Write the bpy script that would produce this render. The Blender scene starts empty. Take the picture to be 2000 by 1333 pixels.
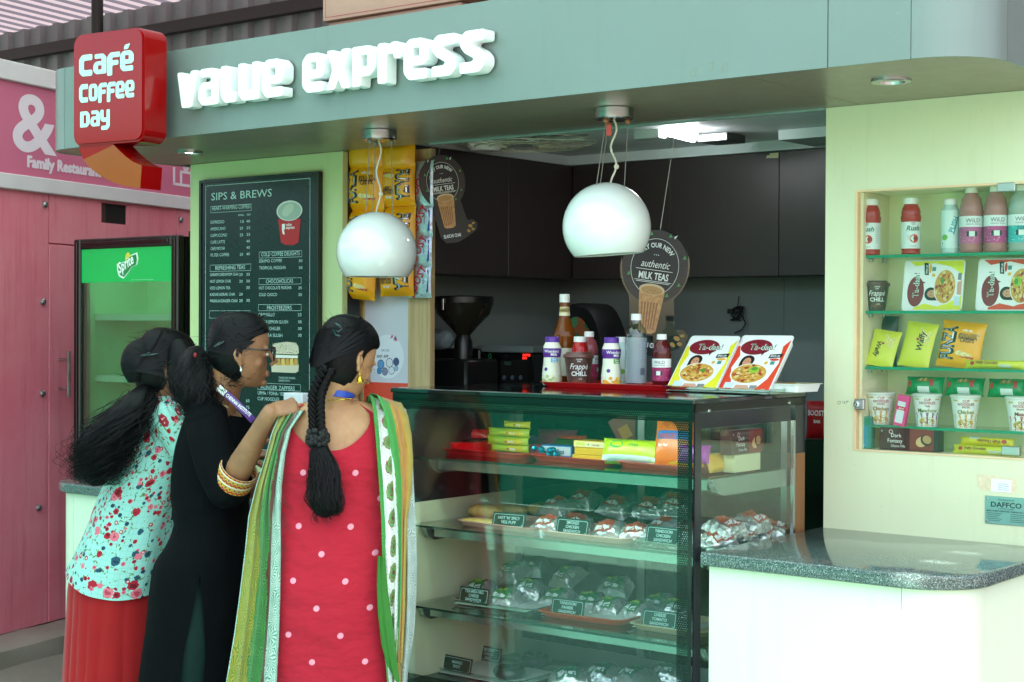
import bpy, bmesh, math, random
from mathutils import Vector as V, Matrix as MX, noise as NZ
S = bpy.context.scene
COL = S.collection
rnd = random.Random(7)
PI = math.pi
R = math.radians

# ------------------------------------------------------------------ camera
CAM_H = 1.55
FPX, YAW, PIT, ROL = 3103.86, 0.6702, 0.010557, 0.004763
FW = V((-math.sin(YAW) * math.cos(PIT), math.cos(YAW) * math.cos(PIT), -math.sin(PIT)))
_r = V((math.cos(YAW), math.sin(YAW), 0)); _u = _r.cross(FW)
RT = _r * math.cos(ROL) + _u * math.sin(ROL)
UP = _u * math.cos(ROL) - _r * math.sin(ROL)
CP = V((0, 0, CAM_H))
cd = bpy.data.cameras.new('camera'); cam = bpy.data.objects.new('camera', cd); COL.objects.link(cam)
cd.sensor_width = 36; cd.lens = FPX / 2000 * 36; cd.clip_end = 400; cd.clip_start = .05
m3 = MX((RT, UP, -FW)).transposed()
cam.matrix_world = MX.Translation(CP) @ m3.to_4x4()
S.camera = cam

# ------------------------------------------------------------------ light
SUN_DIR = V((-.38, .35, -.86)).normalized()
w = bpy.data.worlds.new('World'); S.world = w; w.use_nodes = True
nt = w.node_tree; nt.nodes.clear()
sky = nt.nodes.new('ShaderNodeTexSky'); sky.sky_type = 'NISHITA'; sky.sun_disc = False
sky.sun_elevation = math.asin(-SUN_DIR.z); sky.sun_rotation = math.atan2(-SUN_DIR.x, -SUN_DIR.y)
sky.air_density = 1.2; sky.dust_density = 2.5
bg = nt.nodes.new('ShaderNodeBackground'); bg.inputs['Strength'].default_value = .15
wo = nt.nodes.new('ShaderNodeOutputWorld')
nt.links.new(sky.outputs[0], bg.inputs[0]); nt.links.new(bg.outputs[0], wo.inputs[0])
ld = bpy.data.lights.new('sun', 'SUN'); ld.energy = 4.5; ld.angle = R(.53); ld.color = (1, .95, .88)
sun = bpy.data.objects.new('sun', ld); COL.objects.link(sun)
sun.rotation_euler = (-SUN_DIR).to_track_quat('Z', 'Y').to_euler(); sun.location = (3, -3, 9)
S.view_settings.view_transform = 'Standard'; S.view_settings.look = 'None'
S.view_settings.exposure = 1.85; S.view_settings.gamma = 1
S.cycles.use_denoising = True
S.cycles.max_bounces = 10; S.cycles.diffuse_bounces = 5; S.cycles.glossy_bounces = 4
S.cycles.transmission_bounces = 6; S.cycles.transparent_max_bounces = 40
S.cycles.caustics_reflective = False; S.cycles.caustics_refractive = False
S.cycles.sample_clamp_indirect = 6

# ------------------------------------------------------------------ pixel rays of the photograph (2000 x 1333)
def ray(x, y): return FW + RT * ((x - 1000) / FPX) + UP * ((666.5 - y) / FPX)
def onY(x, y, Y): r = ray(x, y); return CP + r * (Y / r.y)
def onX(x, y, X): r = ray(x, y); return CP + r * (X / r.x)
def onZ(x, y, Z): r = ray(x, y); return CP + r * ((Z - CAM_H) / r.z)
def atD(x, y, d): return CP + ray(x, y) * d
def mpp(d): return d / FPX

# ------------------------------------------------------------------ materials
def lin(c):
    if isinstance(c, str):
        c = c.lstrip('#'); c = [int(c[i:i + 2], 16) / 255 for i in (0, 2, 4)]
        c = [x / 12.92 if x <= .04045 else ((x + .055) / 1.055) ** 2.4 for x in c]
    return (c[0], c[1], c[2], 1)
class NT:
    def __init__(s, name):
        s.m = bpy.data.materials.new(name); s.m.use_nodes = True; s.t = s.m.node_tree
        s.t.nodes.clear(); s.out = s.n('ShaderNodeOutputMaterial')
    def n(s, ty, **kw):
        x = s.t.nodes.new(ty)
        for k, v in kw.items():
            if k.startswith('i_'):
                x.inputs[k[2:].replace('_', ' ')].default_value = v
            else: setattr(x, k, v)
        return x
    def l(s, a, b): s.t.links.new(a, b)
    def inp(s, sock, v):
        if hasattr(v, 'is_output') or isinstance(v, bpy.types.NodeSocket): s.l(v, sock)
        else: sock.default_value = v
    def math(s, op, a, b=0., c=None):
        x = s.n('ShaderNodeMath', operation=op); s.inp(x.inputs[0], a); s.inp(x.inputs[1], b)
        if c is not None: s.inp(x.inputs[2], c)
        return x.outputs[0]
    def mix(s, f, a, b, bt='MIX'):
        x = s.n('ShaderNodeMix', data_type='RGBA', blend_type=bt); s.inp(x.inputs[0], f)
        s.inp(x.inputs[6], a); s.inp(x.inputs[7], b); return x.outputs[2]
    def co(s, kind='Object', scale=None, rot=None):
        c = s.n('ShaderNodeTexCoord').outputs[kind]
        if scale is not None or rot is not None:
            mp = s.n('ShaderNodeMapping'); s.l(c, mp.inputs[0])
            if scale is not None: mp.inputs['Scale'].default_value = scale
            if rot is not None: mp.inputs['Rotation'].default_value = rot
            c = mp.outputs[0]
        return c
    def noise(s, co, sc, det=3, rough=.5):
        x = s.n('ShaderNodeTexNoise'); s.l(co, x.inputs['Vector']); x.inputs['Scale'].default_value = sc
        x.inputs['Detail'].default_value = det; x.inputs['Roughness'].default_value = rough; return x.outputs[0]
    def voro(s, co, sc, feat='F1', rand=1):
        x = s.n('ShaderNodeTexVoronoi', feature=feat); s.l(co, x.inputs['Vector']); x.inputs['Scale'].default_value = sc
        x.inputs['Randomness'].default_value = rand; return x
    def ramp(s, f, stops, interp='LINEAR'):
        x = s.n('ShaderNodeValToRGB'); s.l(f, x.inputs[0]); cr = x.color_ramp; cr.interpolation = interp
        while len(cr.elements) < len(stops): cr.elements.new(.5)
        for e, (p, c) in zip(cr.elements, stops): e.position = p; e.color = lin(c) if not isinstance(c, (int, float)) else (c, c, c, 1)
        return x.outputs[0]
    def bump(s, h, st, d=.01):
        x = s.n('ShaderNodeBump'); s.l(h, x.inputs['Height']); x.inputs['Strength'].default_value = st
        x.inputs['Distance'].default_value = d; return x.outputs[0]
    def bsdf(s, col, rough=.5, metal=0, normal=None, **kw):
        b = s.n('ShaderNodeBsdfPrincipled'); s.inp(b.inputs['Base Color'], col); s.inp(b.inputs['Roughness'], rough)
        b.inputs['Metallic'].default_value = metal
        if normal is not None: s.l(normal, b.inputs['Normal'])
        for k, v in kw.items(): s.inp(b.inputs[k], v)
        s.l(b.outputs[0], s.out.inputs[0]); return b
_mc = {}
def mat(name, col, rough=.5, metal=0, var=.06, vs=6, bump=0, bs=60, coat=0, spec=.5, emis=0, aniso=0, sheen=0):
    """plain procedural paint / plastic / metal with a little tone and gloss unevenness"""
    if name in _mc: return _mc[name]
    t = NT(name); c = lin(col); co = t.co()
    n = t.noise(co, vs, 4, .6)
    f = t.n('ShaderNodeMapRange'); t.l(n, f.inputs[0]); f.inputs[1].default_value = .3; f.inputs[2].default_value = .7
    f.inputs[3].default_value = 1 - var; f.inputs[4].default_value = 1 + var
    hs = t.n('ShaderNodeHueSaturation'); hs.inputs['Color'].default_value = c; t.l(f.outputs[0], hs.inputs['Value'])
    rg = t.math('MULTIPLY_ADD', n, .12, rough - .06)
    kw = {'Specular IOR Level': spec}
    if coat: kw['Coat Weight'] = coat; kw['Coat Roughness'] = .06
    if emis: kw['Emission Color'] = c; kw['Emission Strength'] = emis
    if sheen: kw['Sheen Weight'] = sheen
    nm = None
    if bump: nm = t.bump(t.noise(co, bs, 4, .6), bump, .004)
    t.bsdf(hs.outputs[0], rg, metal, nm, **kw)
    _mc[name] = t.m; return t.m
def worn(name, col, rough, metal=0., dirt='#6f6a5c', amt=.16, bump=.05):
    """laminate or cladding with soft blotches, run marks, scuffs and specks"""
    t = NT(name); co = t.co(); n = t.noise(co, 1.7, 5, .6); st = t.noise(t.co(scale=(9, 9, .7)), 2.4, 5, .65); sp = t.voro(co, 34); n2 = t.noise(co, 11, 5, .7); sc = t.noise(t.co(scale=(3, 3, 40), rot=(0, .5, 0)), 3, 4, .7)
    c = t.mix(t.math('MULTIPLY', t.ramp(n, [(.3, 0), (.75, 1)]), amt * .6), lin(col), lin(dirt))
    c = t.mix(t.math('MULTIPLY', t.ramp(st, [(.56, 0), (.8, 1)]), amt * .8), c, lin(dirt))
    q = t.n('ShaderNodeSeparateColor'); t.l(sp.outputs['Color'], q.inputs[0]); s_ = t.math('MULTIPLY', t.math('LESS_THAN', sp.outputs['Distance'], .045), t.math('GREATER_THAN', q.outputs[0], .8))
    c = t.mix(t.math('MULTIPLY', s_, .45), c, lin('#3a3a34')); c = t.mix(t.math('MULTIPLY', t.ramp(sc, [(.7, 0), (.74, 1)]), amt * .9), c, lin('#e4e6dd'))
    t.bsdf(c, t.math('MULTIPLY_ADD', n2, .22, rough - .1), metal, t.bump(t.math('ADD', t.math('MULTIPLY', n, 2.), t.noise(co, 320, 2)), bump, .003)); return t.m
def glass(name, tint, refl=1.0, rough=0.0):
    """thin clear sheet: tinted straight-through light plus fresnel reflection"""
    if name in _mc: return _mc[name]
    t = NT(name); tr = t.n('ShaderNodeBsdfTransparent'); tr.inputs[0].default_value = lin(tint)
    gl = t.n('ShaderNodeBsdfAnisotropic'); gl.inputs['Roughness'].default_value = rough
    lw = t.n('ShaderNodeLayerWeight'); lw.inputs[0].default_value = .5
    fr = t.math('MULTIPLY_ADD', t.math('POWER', lw.outputs['Facing'], 5.), .96, .04)
    mx = t.n('ShaderNodeMixShader'); t.l(t.math('MINIMUM', t.math('MULTIPLY', fr, refl), 1.), mx.inputs[0]); t.l(tr.outputs[0], mx.inputs[1]); t.l(gl.outputs[0], mx.inputs[2])
    t.l(mx.outputs[0], t.out.inputs[0]); _mc[name] = t.m; return t.m
def liquid(name, col, refl=1.0, dens=.75):
    """tinted bottle body: part see-through, part diffuse, glossy skin"""
    if name in _mc: return _mc[name]
    t = NT(name); c = lin(col)
    tr = t.n('ShaderNodeBsdfTransparent'); tr.inputs[0].default_value = c
    b = t.n('ShaderNodeBsdfPrincipled'); b.inputs['Base Color'].default_value = c; b.inputs['Roughness'].default_value = .08
    mx = t.n('ShaderNodeMixShader'); mx.inputs[0].default_value = dens
    t.l(tr.outputs[0], mx.inputs[1]); t.l(b.outputs[0], mx.inputs[2]); t.l(mx.outputs[0], t.out.inputs[0])
    _mc[name] = t.m; return t.m

# ------------------------------------------------------------------ glyph cache (built-in font, each glyph converted once)
_G = {}
def _glyphs():
    chars = "ABCDEFGHIJKLMNOPQRSTUVWXYZabcdefghijklmnopqrstuvwxyz0123456789&/-.,'!()+*é"
    tmp = []
    for bold in (0, 1):
        for ch in chars + '|':
            pair = []
            for body in (ch, '|' + ch + '|'):
                c = bpy.data.curves.new('t', 'FONT'); c.body = body; c.resolution_u = 6 if ch == '&' else 2; c.offset = .022 if bold else 0
                o = bpy.data.objects.new('t', c); COL.objects.link(o); pair.append(o)
            tmp.append((bold, ch, pair))
    dg = bpy.context.evaluated_depsgraph_get(); dg.update()
    wd = {}
    for bold, ch, pair in tmp:
        e = pair[1].evaluated_get(dg); me = e.to_mesh()
        xs = [v.co.x for v in me.vertices]; wd[(bold, ch)] = max(xs) - min(xs); e.to_mesh_clear()
    c = bpy.data.curves.new('t', 'FONT'); c.body = '||'; o = bpy.data.objects.new('t', c); COL.objects.link(o); dg.update()
    dg = bpy.context.evaluated_depsgraph_get(); me = o.evaluated_get(dg).to_mesh(); xs = [v.co.x for v in me.vertices]; base = max(xs) - min(xs)
    for bold, ch, pair in tmp:
        e = pair[0].evaluated_get(dg); me = e.to_mesh()
        _G[(bold, ch)] = ([(v.co.x, v.co.y) for v in me.vertices], [tuple(p.vertices) for p in me.polygons], max(.1, wd[(bold, ch)] - base - (.044 if bold else 0)))
        e.to_mesh_clear()
    for _, _, pair in tmp:
        for q in pair: d = q.data; bpy.data.objects.remove(q); bpy.data.curves.remove(d)
    d = o.data; bpy.data.objects.remove(o); bpy.data.curves.remove(d)
_glyphs()
def text_geo(s, size, bold=0, sx=1., align='L', track=0., shear=0.):
    vs, fs, x = [], [], 0.
    for ch in s:
        if ch == ' ': x += .3 * sx; continue
        g = _G.get((bold, ch)) or _G[(bold, 'o')]
        k = len(vs)
        vs += [(x + a * sx + shear * b, b) for a, b in g[0]]; fs += [tuple(i + k for i in f) for f in g[1]]
        x += (g[2] + track) * sx
    off = {'L': 0, 'C': -x / 2, 'R': -x}[align]
    return [((a + off) * size, b * size) for a, b in vs], fs

# ------------------------------------------------------------------ mesh builder
class MB:
    def __init__(s): s.v = []; s.f = []; s.mi = []; s.mats = []; s.uv = {}
    def slot(s, m):
        if m not in s.mats: s.mats.append(m)
        return s.mats.index(m)
    def add(s, vs, fs, m, T=None, uv=None):
        k = len(s.v); i = s.slot(m)
        s.v += [tuple(T @ V(p)) if T is not None else tuple(p) for p in vs]
        for n, f in enumerate(fs):
            s.f.append(tuple(a + k for a in f)); s.mi.append(i)
            if uv is not None: s.uv[len(s.f) - 1] = [uv[a] for a in f]
        return s
    def box(s, x0, x1, y0, y1, z0, z1, m, T=None, bev=0, seg=1):
        if bev:
            bm = bmesh.new(); bmesh.ops.create_cube(bm, size=1)
            for v in bm.verts: v.co = V(((x0 + x1) / 2 + v.co.x * (x1 - x0), (y0 + y1) / 2 + v.co.y * (y1 - y0), (z0 + z1) / 2 + v.co.z * (z1 - z0)))
            bmesh.ops.bevel(bm, geom=bm.edges[:], offset=bev, segments=seg, affect='EDGES', profile=.6)
            s.bm(bm, m, T); return s
        vs = [(x, y, z) for x in (x0, x1) for y in (y0, y1) for z in (z0, z1)]
        return s.add(vs, [(0, 1, 3, 2), (4, 6, 7, 5), (0, 4, 5, 1), (2, 3, 7, 6), (0, 2, 6, 4), (1, 5, 7, 3)], m, T)
    def bm(s, bm, m, T=None):
        bm.verts.index_update(); s.add([v.co[:] for v in bm.verts], [[v.index for v in f.verts] for f in bm.faces], m, T); bm.free(); return s
    def prism(s, poly, z0, z1, m, T=None, m2=None, top_off=0):
        n = len(poly)
        vs = [(p[0], p[1], z0) for p in poly] + [(p[0], p[1], z1) for p in poly]
        s.add(vs, [tuple(range(n))[::-1], tuple(range(n, 2 * n))] + [(i, (i + 1) % n, n + (i + 1) % n, n + i) for i in range(n)], m, T); return s
    def poly(s, pts, m, T=None): return s.add([(p[0], p[1], p[2] if len(p) > 2 else 0) for p in pts], [tuple(range(len(pts)))], m, T)
    def ell(s, cx, cy, rx, ry, m, T=None, n=24, z=0, a0=0, a1=2 * PI, rot=0):
        full = abs(a1 - a0 - 2 * PI) < 1e-6; k = n if full else n + 1; ps = []
        for i in range(k):
            a = a0 + (a1 - a0) * i / n; x, y = rx * math.cos(a), ry * math.sin(a)
            ps.append((cx + x * math.cos(rot) - y * math.sin(rot), cy + x * math.sin(rot) + y * math.cos(rot), z))
        if not full: ps.append((cx, cy, z))
        return s.poly(ps, m, T)
    def ring(s, cx, cy, rx, ry, wd, m, T=None, n=32, z=0, a0=0, a1=2 * PI):
        vs = []
        for i in range(n + 1):
            a = a0 + (a1 - a0) * i / n; c, q = math.cos(a), math.sin(a)
            vs += [(cx + rx * c, cy + ry * q, z), (cx + (rx - wd) * c, cy + (ry - wd) * q, z)]
        return s.add(vs, [(2 * i, 2 * i + 2, 2 * i + 3, 2 * i + 1) for i in range(n)], m, T)
    def rect(s, x0, y0, x1, y1, m, T=None, z=0): return s.poly([(x0, y0, z), (x1, y0, z), (x1, y1, z), (x0, y1, z)], m, T)
    def frame(s, x0, y0, x1, y1, wd, m, T=None, z=0):
        s.rect(x0, y0, x1, y0 + wd, m, T, z); s.rect(x0, y1 - wd, x1, y1, m, T, z)
        s.rect(x0, y0 + wd, x0 + wd, y1 - wd, m, T, z); return s.rect(x1 - wd, y0 + wd, x1, y1 - wd, m, T, z)
    def text(s, st, x, y, size, m, T=None, z=0, fn=None, **kw):
        vs, fs = text_geo(st, size, **kw)
        vs = [(a + x, b + y, z) for a, b in vs]
        if fn: vs = [fn(*p) for p in vs]
        return s.add(vs, fs, m, T)
    def lathe(s, prof, m, T=None, n=24, sx=1, sy=1, mats=None):
        k = len(s.v); vs = []
        for r, z in prof:
            for i in range(n): a = 2 * PI * i / n; vs.append((r * sx * math.cos(a), r * sy * math.sin(a), z))
        for j in range(len(prof) - 1):
            mm = mats[j] if mats else m
            idx = [(j * n + i, j * n + (i + 1) % n, (j + 1) * n + (i + 1) % n, (j + 1) * n + i) for i in range(n)]
            s.add([vs[a] for a in range(j * n, (j + 2) * n)], [tuple(a - j * n for a in q) for q in idx], mm, T)
        return s
    def tube(s, pts, rad, m, n=6, T=None, caps=True, uv=None):
        pts = [V(p) for p in pts]; L = len(pts); rr = rad if isinstance(rad, (list, tuple)) else [rad] * L
        vs = []; up = None
        for i, p in enumerate(pts):
            t = (pts[min(i + 1, L - 1)] - pts[max(i - 1, 0)]); t = t.normalized() if t.length > 1e-9 else V((0, 0, 1))
            if up is None: up = t.orthogonal().normalized()
            up = (up - t * up.dot(t)); up = up.normalized() if up.length > 1e-6 else t.orthogonal().normalized()
            b = t.cross(up)
            for j in range(n): a = 2 * PI * j / n; vs.append(p + (up * math.cos(a) + b * math.sin(a)) * rr[i])
        fs = [(i * n + j, i * n + (j + 1) % n, (i + 1) * n + (j + 1) % n, (i + 1) * n + j) for i in range(L - 1) for j in range(n)]
        if caps: fs += [tuple(range(n))[::-1], tuple((L - 1) * n + j for j in range(n))]
        k0 = len(s.f); s.add(vs, fs, m, T)
        if uv:
            for i in range(L - 1):
                for j in range(n): s.uv[k0 + i * n + j] = [(uv[0] * a / n, uv[1] * b_ / (L - 1)) for a, b_ in ((j, i), (j + 1, i), (j + 1, i + 1), (j, i + 1))]
        return s
    def loft(s, rings, m, T=None, closed=True, caps=(True, True), uv=None):
        n = len(rings[0]); L = len(rings); vs = [p for r in rings for p in r]
        e = n if closed else n - 1
        fs = [(i * n + j, i * n + (j + 1) % n, (i + 1) * n + (j + 1) % n, (i + 1) * n + j) for i in range(L - 1) for j in range(e)]
        k0 = len(s.f)
        s.add(vs, fs, m, T)
        if uv:
            q = k0
            for i in range(L - 1):
                for j in range(e):
                    s.uv[q] = [(uv[0] * j / e, uv[1] * i / (L - 1)), (uv[0] * (j + 1) / e, uv[1] * i / (L - 1)), (uv[0] * (j + 1) / e, uv[1] * (i + 1) / (L - 1)), (uv[0] * j / e, uv[1] * (i + 1) / (L - 1))]; q += 1
        if closed and caps[0]: s.add(rings[0], [tuple(range(n))[::-1]], m, T)
        if closed and caps[1]: s.add(rings[-1], [tuple(range(n))], m, T)
        return s
    def ball(s, c, r, m, T=None, n=12, k=8):
        r = r if isinstance(r, (tuple, list)) else (r, r, r); vs = []; fs = []
        for i in range(k + 1):
            ph = PI * i / k
            for j in range(n): a = 2 * PI * j / n; vs.append((c[0] + r[0] * math.sin(ph) * math.cos(a), c[1] + r[1] * math.sin(ph) * math.sin(a), c[2] + r[2] * math.cos(ph)))
        for i in range(k):
            for j in range(n): fs.append((i * n + j, (i + 1) * n + j, (i + 1) * n + (j + 1) % n, i * n + (j + 1) % n))
        return s.add(vs, fs, m, T)
    def build(s, name, parent=None, world=True, smooth=35, fix=True):
        me = bpy.data.meshes.new(name)
        vs = s.v
        if parent is not None and world:
            I = WM[parent.name].inverted(); vs = [tuple(I @ V(p)) for p in vs]
        me.from_pydata(vs, [], s.f)
        for m in s.mats: me.materials.append(m)
        me.polygons.foreach_set('material_index', s.mi)
        if s.uv:
            ul = me.uv_layers.new(name='UVMap')
            for p in me.polygons:
                q = s.uv.get(p.index)
                if q:
                    for li, c in zip(p.loop_indices, q): ul.data[li].uv = c
        if fix:
            b = bmesh.new(); b.from_mesh(me); bmesh.ops.remove_doubles(b, verts=b.verts[:], dist=1e-6)
            if fix != 'flat': bmesh.ops.recalc_face_normals(b, faces=b.faces[:])
            b.to_mesh(me); b.free()
        if smooth:
            me.polygons.foreach_set('use_smooth', [True] * len(me.polygons)); me.set_sharp_from_angle(angle=R(smooth))
        me.update()
        o = bpy.data.objects.new(name, me); COL.objects.link(o)
        if parent is not None: o.parent = parent; WM[o.name] = WM[parent.name]
        else: WM[o.name] = MX.Identity(4)
        return o
WM = {}
def thing(name, label, cat, loc=(0, 0, 0), rz=0, group=None):
    o = bpy.data.objects.new(name, None); COL.objects.link(o); o.empty_display_size = .1
    o.location = loc; o.rotation_euler = (0, 0, rz); o['label'] = label; o['category'] = cat
    if group: o['group'] = group
    WM[o.name] = MX.Translation(V(loc)) @ MX.Rotation(rz, 4, 'Z'); return o
def tag(o, label, cat, group=None):
    o['label'] = label; o['category'] = cat
    if group: o['group'] = group
    return o
def struct(o): o['kind'] = 'structure'; return o
def dup(root, loc, rz=0, label=None, group=None, mtx=None):
    def cp(o, par):
        c = o.copy(); COL.objects.link(c)
        if par is not None: c.parent = par
        for ch in [x for x in o.children]: cp(ch, c)
        return c
    r = cp(root, None)
    if mtx is not None: r.matrix_world = mtx
    else: r.location = loc; r.rotation_euler = (0, 0, rz)
    if label: r['label'] = label
    if group: r['group'] = group
    WM[r.name] = mtx.copy() if mtx is not None else MX.Translation(V(loc)) @ MX.Rotation(rz, 4, 'Z')
    return r
def put(o, M):
    o.matrix_world = M; WM[o.name] = M.copy(); return o
def basis(o, ex, ey, ez=None):
    """frame matrix with origin o and axes ex, ey, ez"""
    ex = V(ex).normalized(); ey = V(ey).normalized(); ez = ex.cross(ey) if ez is None else V(ez)
    m = MX((ex, ey, ez)).transposed().to_4x4(); m.translation = V(o); return m
def FACE(x, y, z): return basis((x, y, z), (1, 0, 0), (0, 0, 1))          # wall drawing plane seen from -Y: local x right, y up, z towards the viewer
def rrect(x0, y0, x1, y1, r, n=5):
    ps = []
    for cx, cy, a in ((x1 - r, y1 - r, 0), (x0 + r, y1 - r, 90), (x0 + r, y0 + r, 180), (x1 - r, y0 + r, 270)):
        for i in range(n + 1): t = R(a + 90 * i / n); ps.append((cx + r * math.cos(t), cy + r * math.sin(t)))
    return ps
# ================================================================== materials of the place
def m_pink():
    t = NT('pink_paint'); co = t.co()
    n = t.noise(co, 1.3, 5, .6); st = t.noise(t.co(scale=(6, 6, .5)), 3, 5, .65); sp = t.noise(co, 26, 4, .7)
    c = t.mix(t.ramp(n, [(.3, 0), (.7, 1)]), lin('#db6679'), lin('#e8909e'))
    c = t.mix(t.math('MULTIPLY', t.ramp(st, [(.5, 0), (.75, 1)]), .45), c, lin('#b8485f'))
    c = t.mix(t.math('MULTIPLY', t.ramp(sp, [(.66, 0), (.74, 1)]), .5), c, lin('#8f3a50'))
    t.bsdf(c, .55, 0, t.bump(sp, .15, .003)); return t.m
def m_granite():
    t = NT('granite'); co = t.co(); v = t.voro(co, 420); n = t.noise(co, 900, 2)
    c = t.ramp(t.math('ADD', t.math('MULTIPLY', v.outputs['Color'], .8), t.math('MULTIPLY', n, .2)), [(.0, '#1c2624'), (.45, '#42524f'), (.68, '#647571'), (.84, '#93a5a1'), (1, '#c6d2cf')])
    t.bsdf(c, .09, 0, **{'Specular IOR Level': .6}); return t.m
def m_corr(name, a, b):
    t = NT(name); co = t.co(); c = t.mix(t.noise(co, 2, 5, .7), lin(a), lin(b)); t.bsdf(c, .5, .2); return t.m
def m_translucent(name, col, mixf=.85):
    t = NT(name); d = t.n('ShaderNodeBsdfDiffuse'); d.inputs[0].default_value = lin(col)
    tr = t.n('ShaderNodeBsdfTranslucent'); tr.inputs[0].default_value = lin(col)
    x = t.n('ShaderNodeMixShader'); x.inputs[0].default_value = mixf; t.l(d.outputs[0], x.inputs[1]); t.l(tr.outputs[0], x.inputs[2]); t.l(x.outputs[0], t.out.inputs[0]); return t.m
def m_paving():
    t = NT('paving'); co = t.co(); n = t.noise(co, 1.2, 6, .65); n2 = t.noise(co, 40, 4, .7)
    c = t.mix(n, lin('#6f645c'), lin('#978b82')); c = t.mix(t.math('MULTIPLY', n2, .5), c, lin('#574d47')); t.bsdf(c, .8, 0, t.bump(n2, .4, .006)); return t.m
def m_bounce_floor():
    t = NT('bounce_green'); co = t.co(); n = t.noise(co, 3, 5, .7); c = t.mix(n, lin('#6fb096'), lin('#9cccb6')); t.bsdf(c, .9); return t.m
def m_wood(name, a, b, sc=1.):
    t = NT(name); co = t.co(scale=(14 * sc, 14 * sc, .9 * sc)); n = t.noise(co, 3.5, 5, .6); n2 = t.noise(t.co(scale=(60, 60, 1.5)), 4, 3)
    c = t.mix(t.ramp(n, [(.3, 0), (.72, 1)]), lin(a), lin(b)); c = t.mix(t.math('MULTIPLY', n2, .25), c, lin(a)); t.bsdf(c, .42, 0, t.bump(n2, .05, .002)); return t.m
PINK = m_pink(); GRANITE = m_granite(); PAVING = m_paving(); BOUNCE = m_bounce_floor()
LIME = worn('lime_laminate', '#c6d79c', .4)
WALLC = worn('cream_green_laminate', '#d8e0bc', .4)
MINT = worn('mint_laminate', '#d6e5cd', .4)
ACP = worn('silver_cladding', '#788783', .36, .2, '#565f57', .22)
ACPS = worn('soffit_cladding', '#877d6d', .32, .15, '#565040', .2)
DARK = mat('seam_black', '#0a0c0c', .7)
BLACK = mat('black_plastic', '#0b0d0d', .35)
BLACKG = mat('black_gloss', '#08090a', .12)
CUPB = mat('dark_laminate', '#322b2a', .45, var=.05, vs=8, bump=.05, bs=200)
SPLASH = mat('grey_laminate', '#86918d', .4, var=.05)
WHITE = mat('white_paint', '#e6e8e4', .45, var=.02)
CREAM = mat('cream_laminate', '#f0e6c2', .4, var=.03)
STEEL = mat('brushed_steel', '#b9bdbd', .25, metal=1, var=.05, vs=20)
ALU = mat('aluminium', '#a9adad', .35, metal=.9, var=.05)
WOOD = m_wood('pale_wood', '#a98f60', '#cbb384')
BROWN = m_wood('brown_wood', '#7d5534', '#95683f')
RED = mat('red_acrylic', '#8f0608', .14, var=.03, coat=.1, spec=.35)
LETTER = mat('white_acrylic', '#f2f6f6', .3, var=.01)
PRINTW = mat('print_white', '#e9efec', .5, var=.01)
PRINTM = mat('print_mint', '#b5d8d2', .5, var=.01)
def P(col, rough=.45): return mat('print_' + col.strip('#'), col, rough, var=.02)
GLASS = glass('clear_glass', '#f6fbf9'); GLASSG = glass('green_glass', '#f0f9f5', 1.2)

GZ = -.10
# ================================================================== ground
b = MB(); b.box(-60, 60, -60, 60, GZ - .3, GZ, PAVING); struct(b.build('ground', smooth=0))
b = MB(); b.box(-13, -1.2, -7, 3.6, GZ + .004, GZ + .012, BOUNCE); struct(b.build('bounce_floor', smooth=0))  # unseen pale green floor, added to bounce light onto case and soffit

# ================================================================== pink shop front
PW0 = atD(0, 620, 7.9); PW0.z = 0
pa = math.atan2(2300 - 1000, FPX); _f = V((FW.x, FW.y, 0)).normalized(); _rt = V((RT.x, RT.y, 0)).normalized()
PEX = (_f * math.cos(pa) + _rt * math.sin(pa)).normalized(); PNO = V((PEX.y, -PEX.x, 0))
if PNO.dot(CP - PW0) < 0: PNO = -PNO
PWM = basis(PW0, PEX, (0, 0, 1), PNO)
def pw(x, y, off=0):
    r = ray(x, y); t = (PW0 + PNO * off - CP).dot(PNO) / r.dot(PNO); q = PWM.inverted() @ (CP + r * t); return q.x, q.y
shop = thing('pink_shop', 'pink painted shop front with white bands beside the café kiosk', 'shop', PW0, math.atan2(PEX.y, PEX.x))
sx0, sx1 = -.55, pw(470, 700)[0] + 1.2
z_b0, z_b1 = pw(0, 368)[1], pw(0, 338)[1]; z_t0, z_t1 = pw(0, 155)[1], pw(0, 117)[1]
zf = -.01
xs1, xs2 = pw(95, 700)[0], pw(346, 420)[0]; zd = pw(110, 477)[1]
vx0, vz1 = pw(198, 396); vx1, vz0 = pw(250, 440)
b = MB(); b.box(sx0, sx1, zf, z_t1 - .02, -1.2, -.02, PINK); b.build('wall', shop, world=False)
# cladding boards with open joints (local x along, y up, z outwards -> mapped by PWM axes via SHOPM)
SH = MX(((1, 0, 0, 0), (0, 0, -1, 0), (0, 1, 0, 0), (0, 0, 0, 1)))          # drawing plane x,y,z(out) -> thing local x, -z, y
def shop_part(bb, name, par=None, **k):
    bb.v = [tuple(SH @ V(p)) for p in bb.v]; return bb.build(name, par or shop, world=False, **k)
for o in [c for c in shop.children]:
    o.data.transform(SH)
g = .004
def board(x0, x1, y0, y1, hole=None):
    q = MB()
    if hole:
        a0, a1, c0, c1 = hole
        for r in ((x0, a0, y0, y1), (a1, x1, y0, y1), (a0, a1, y0, c0), (a0, a1, c1, y1)): q.box(r[0], r[1], r[2], r[3], -.016, 0, PINK)
    else: q.box(x0, x1, y0, y1, -.016, 0, PINK, bev=.002)
    return shop_part(q, 'panel', smooth=0)
board(sx0, xs1 - g, zf, z_b0)
board(xs1 + g, xs2 - g, zd + g, z_b0, (vx0, vx1, vz0, vz1)); board(xs1 + g, xs2 - g, zf, zd - g); board(xs2 + g, sx1, zf, z_b0)
SIGNP = mat('pink_sign', '#cc6d8b', .35, var=.05, vs=2)
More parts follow.
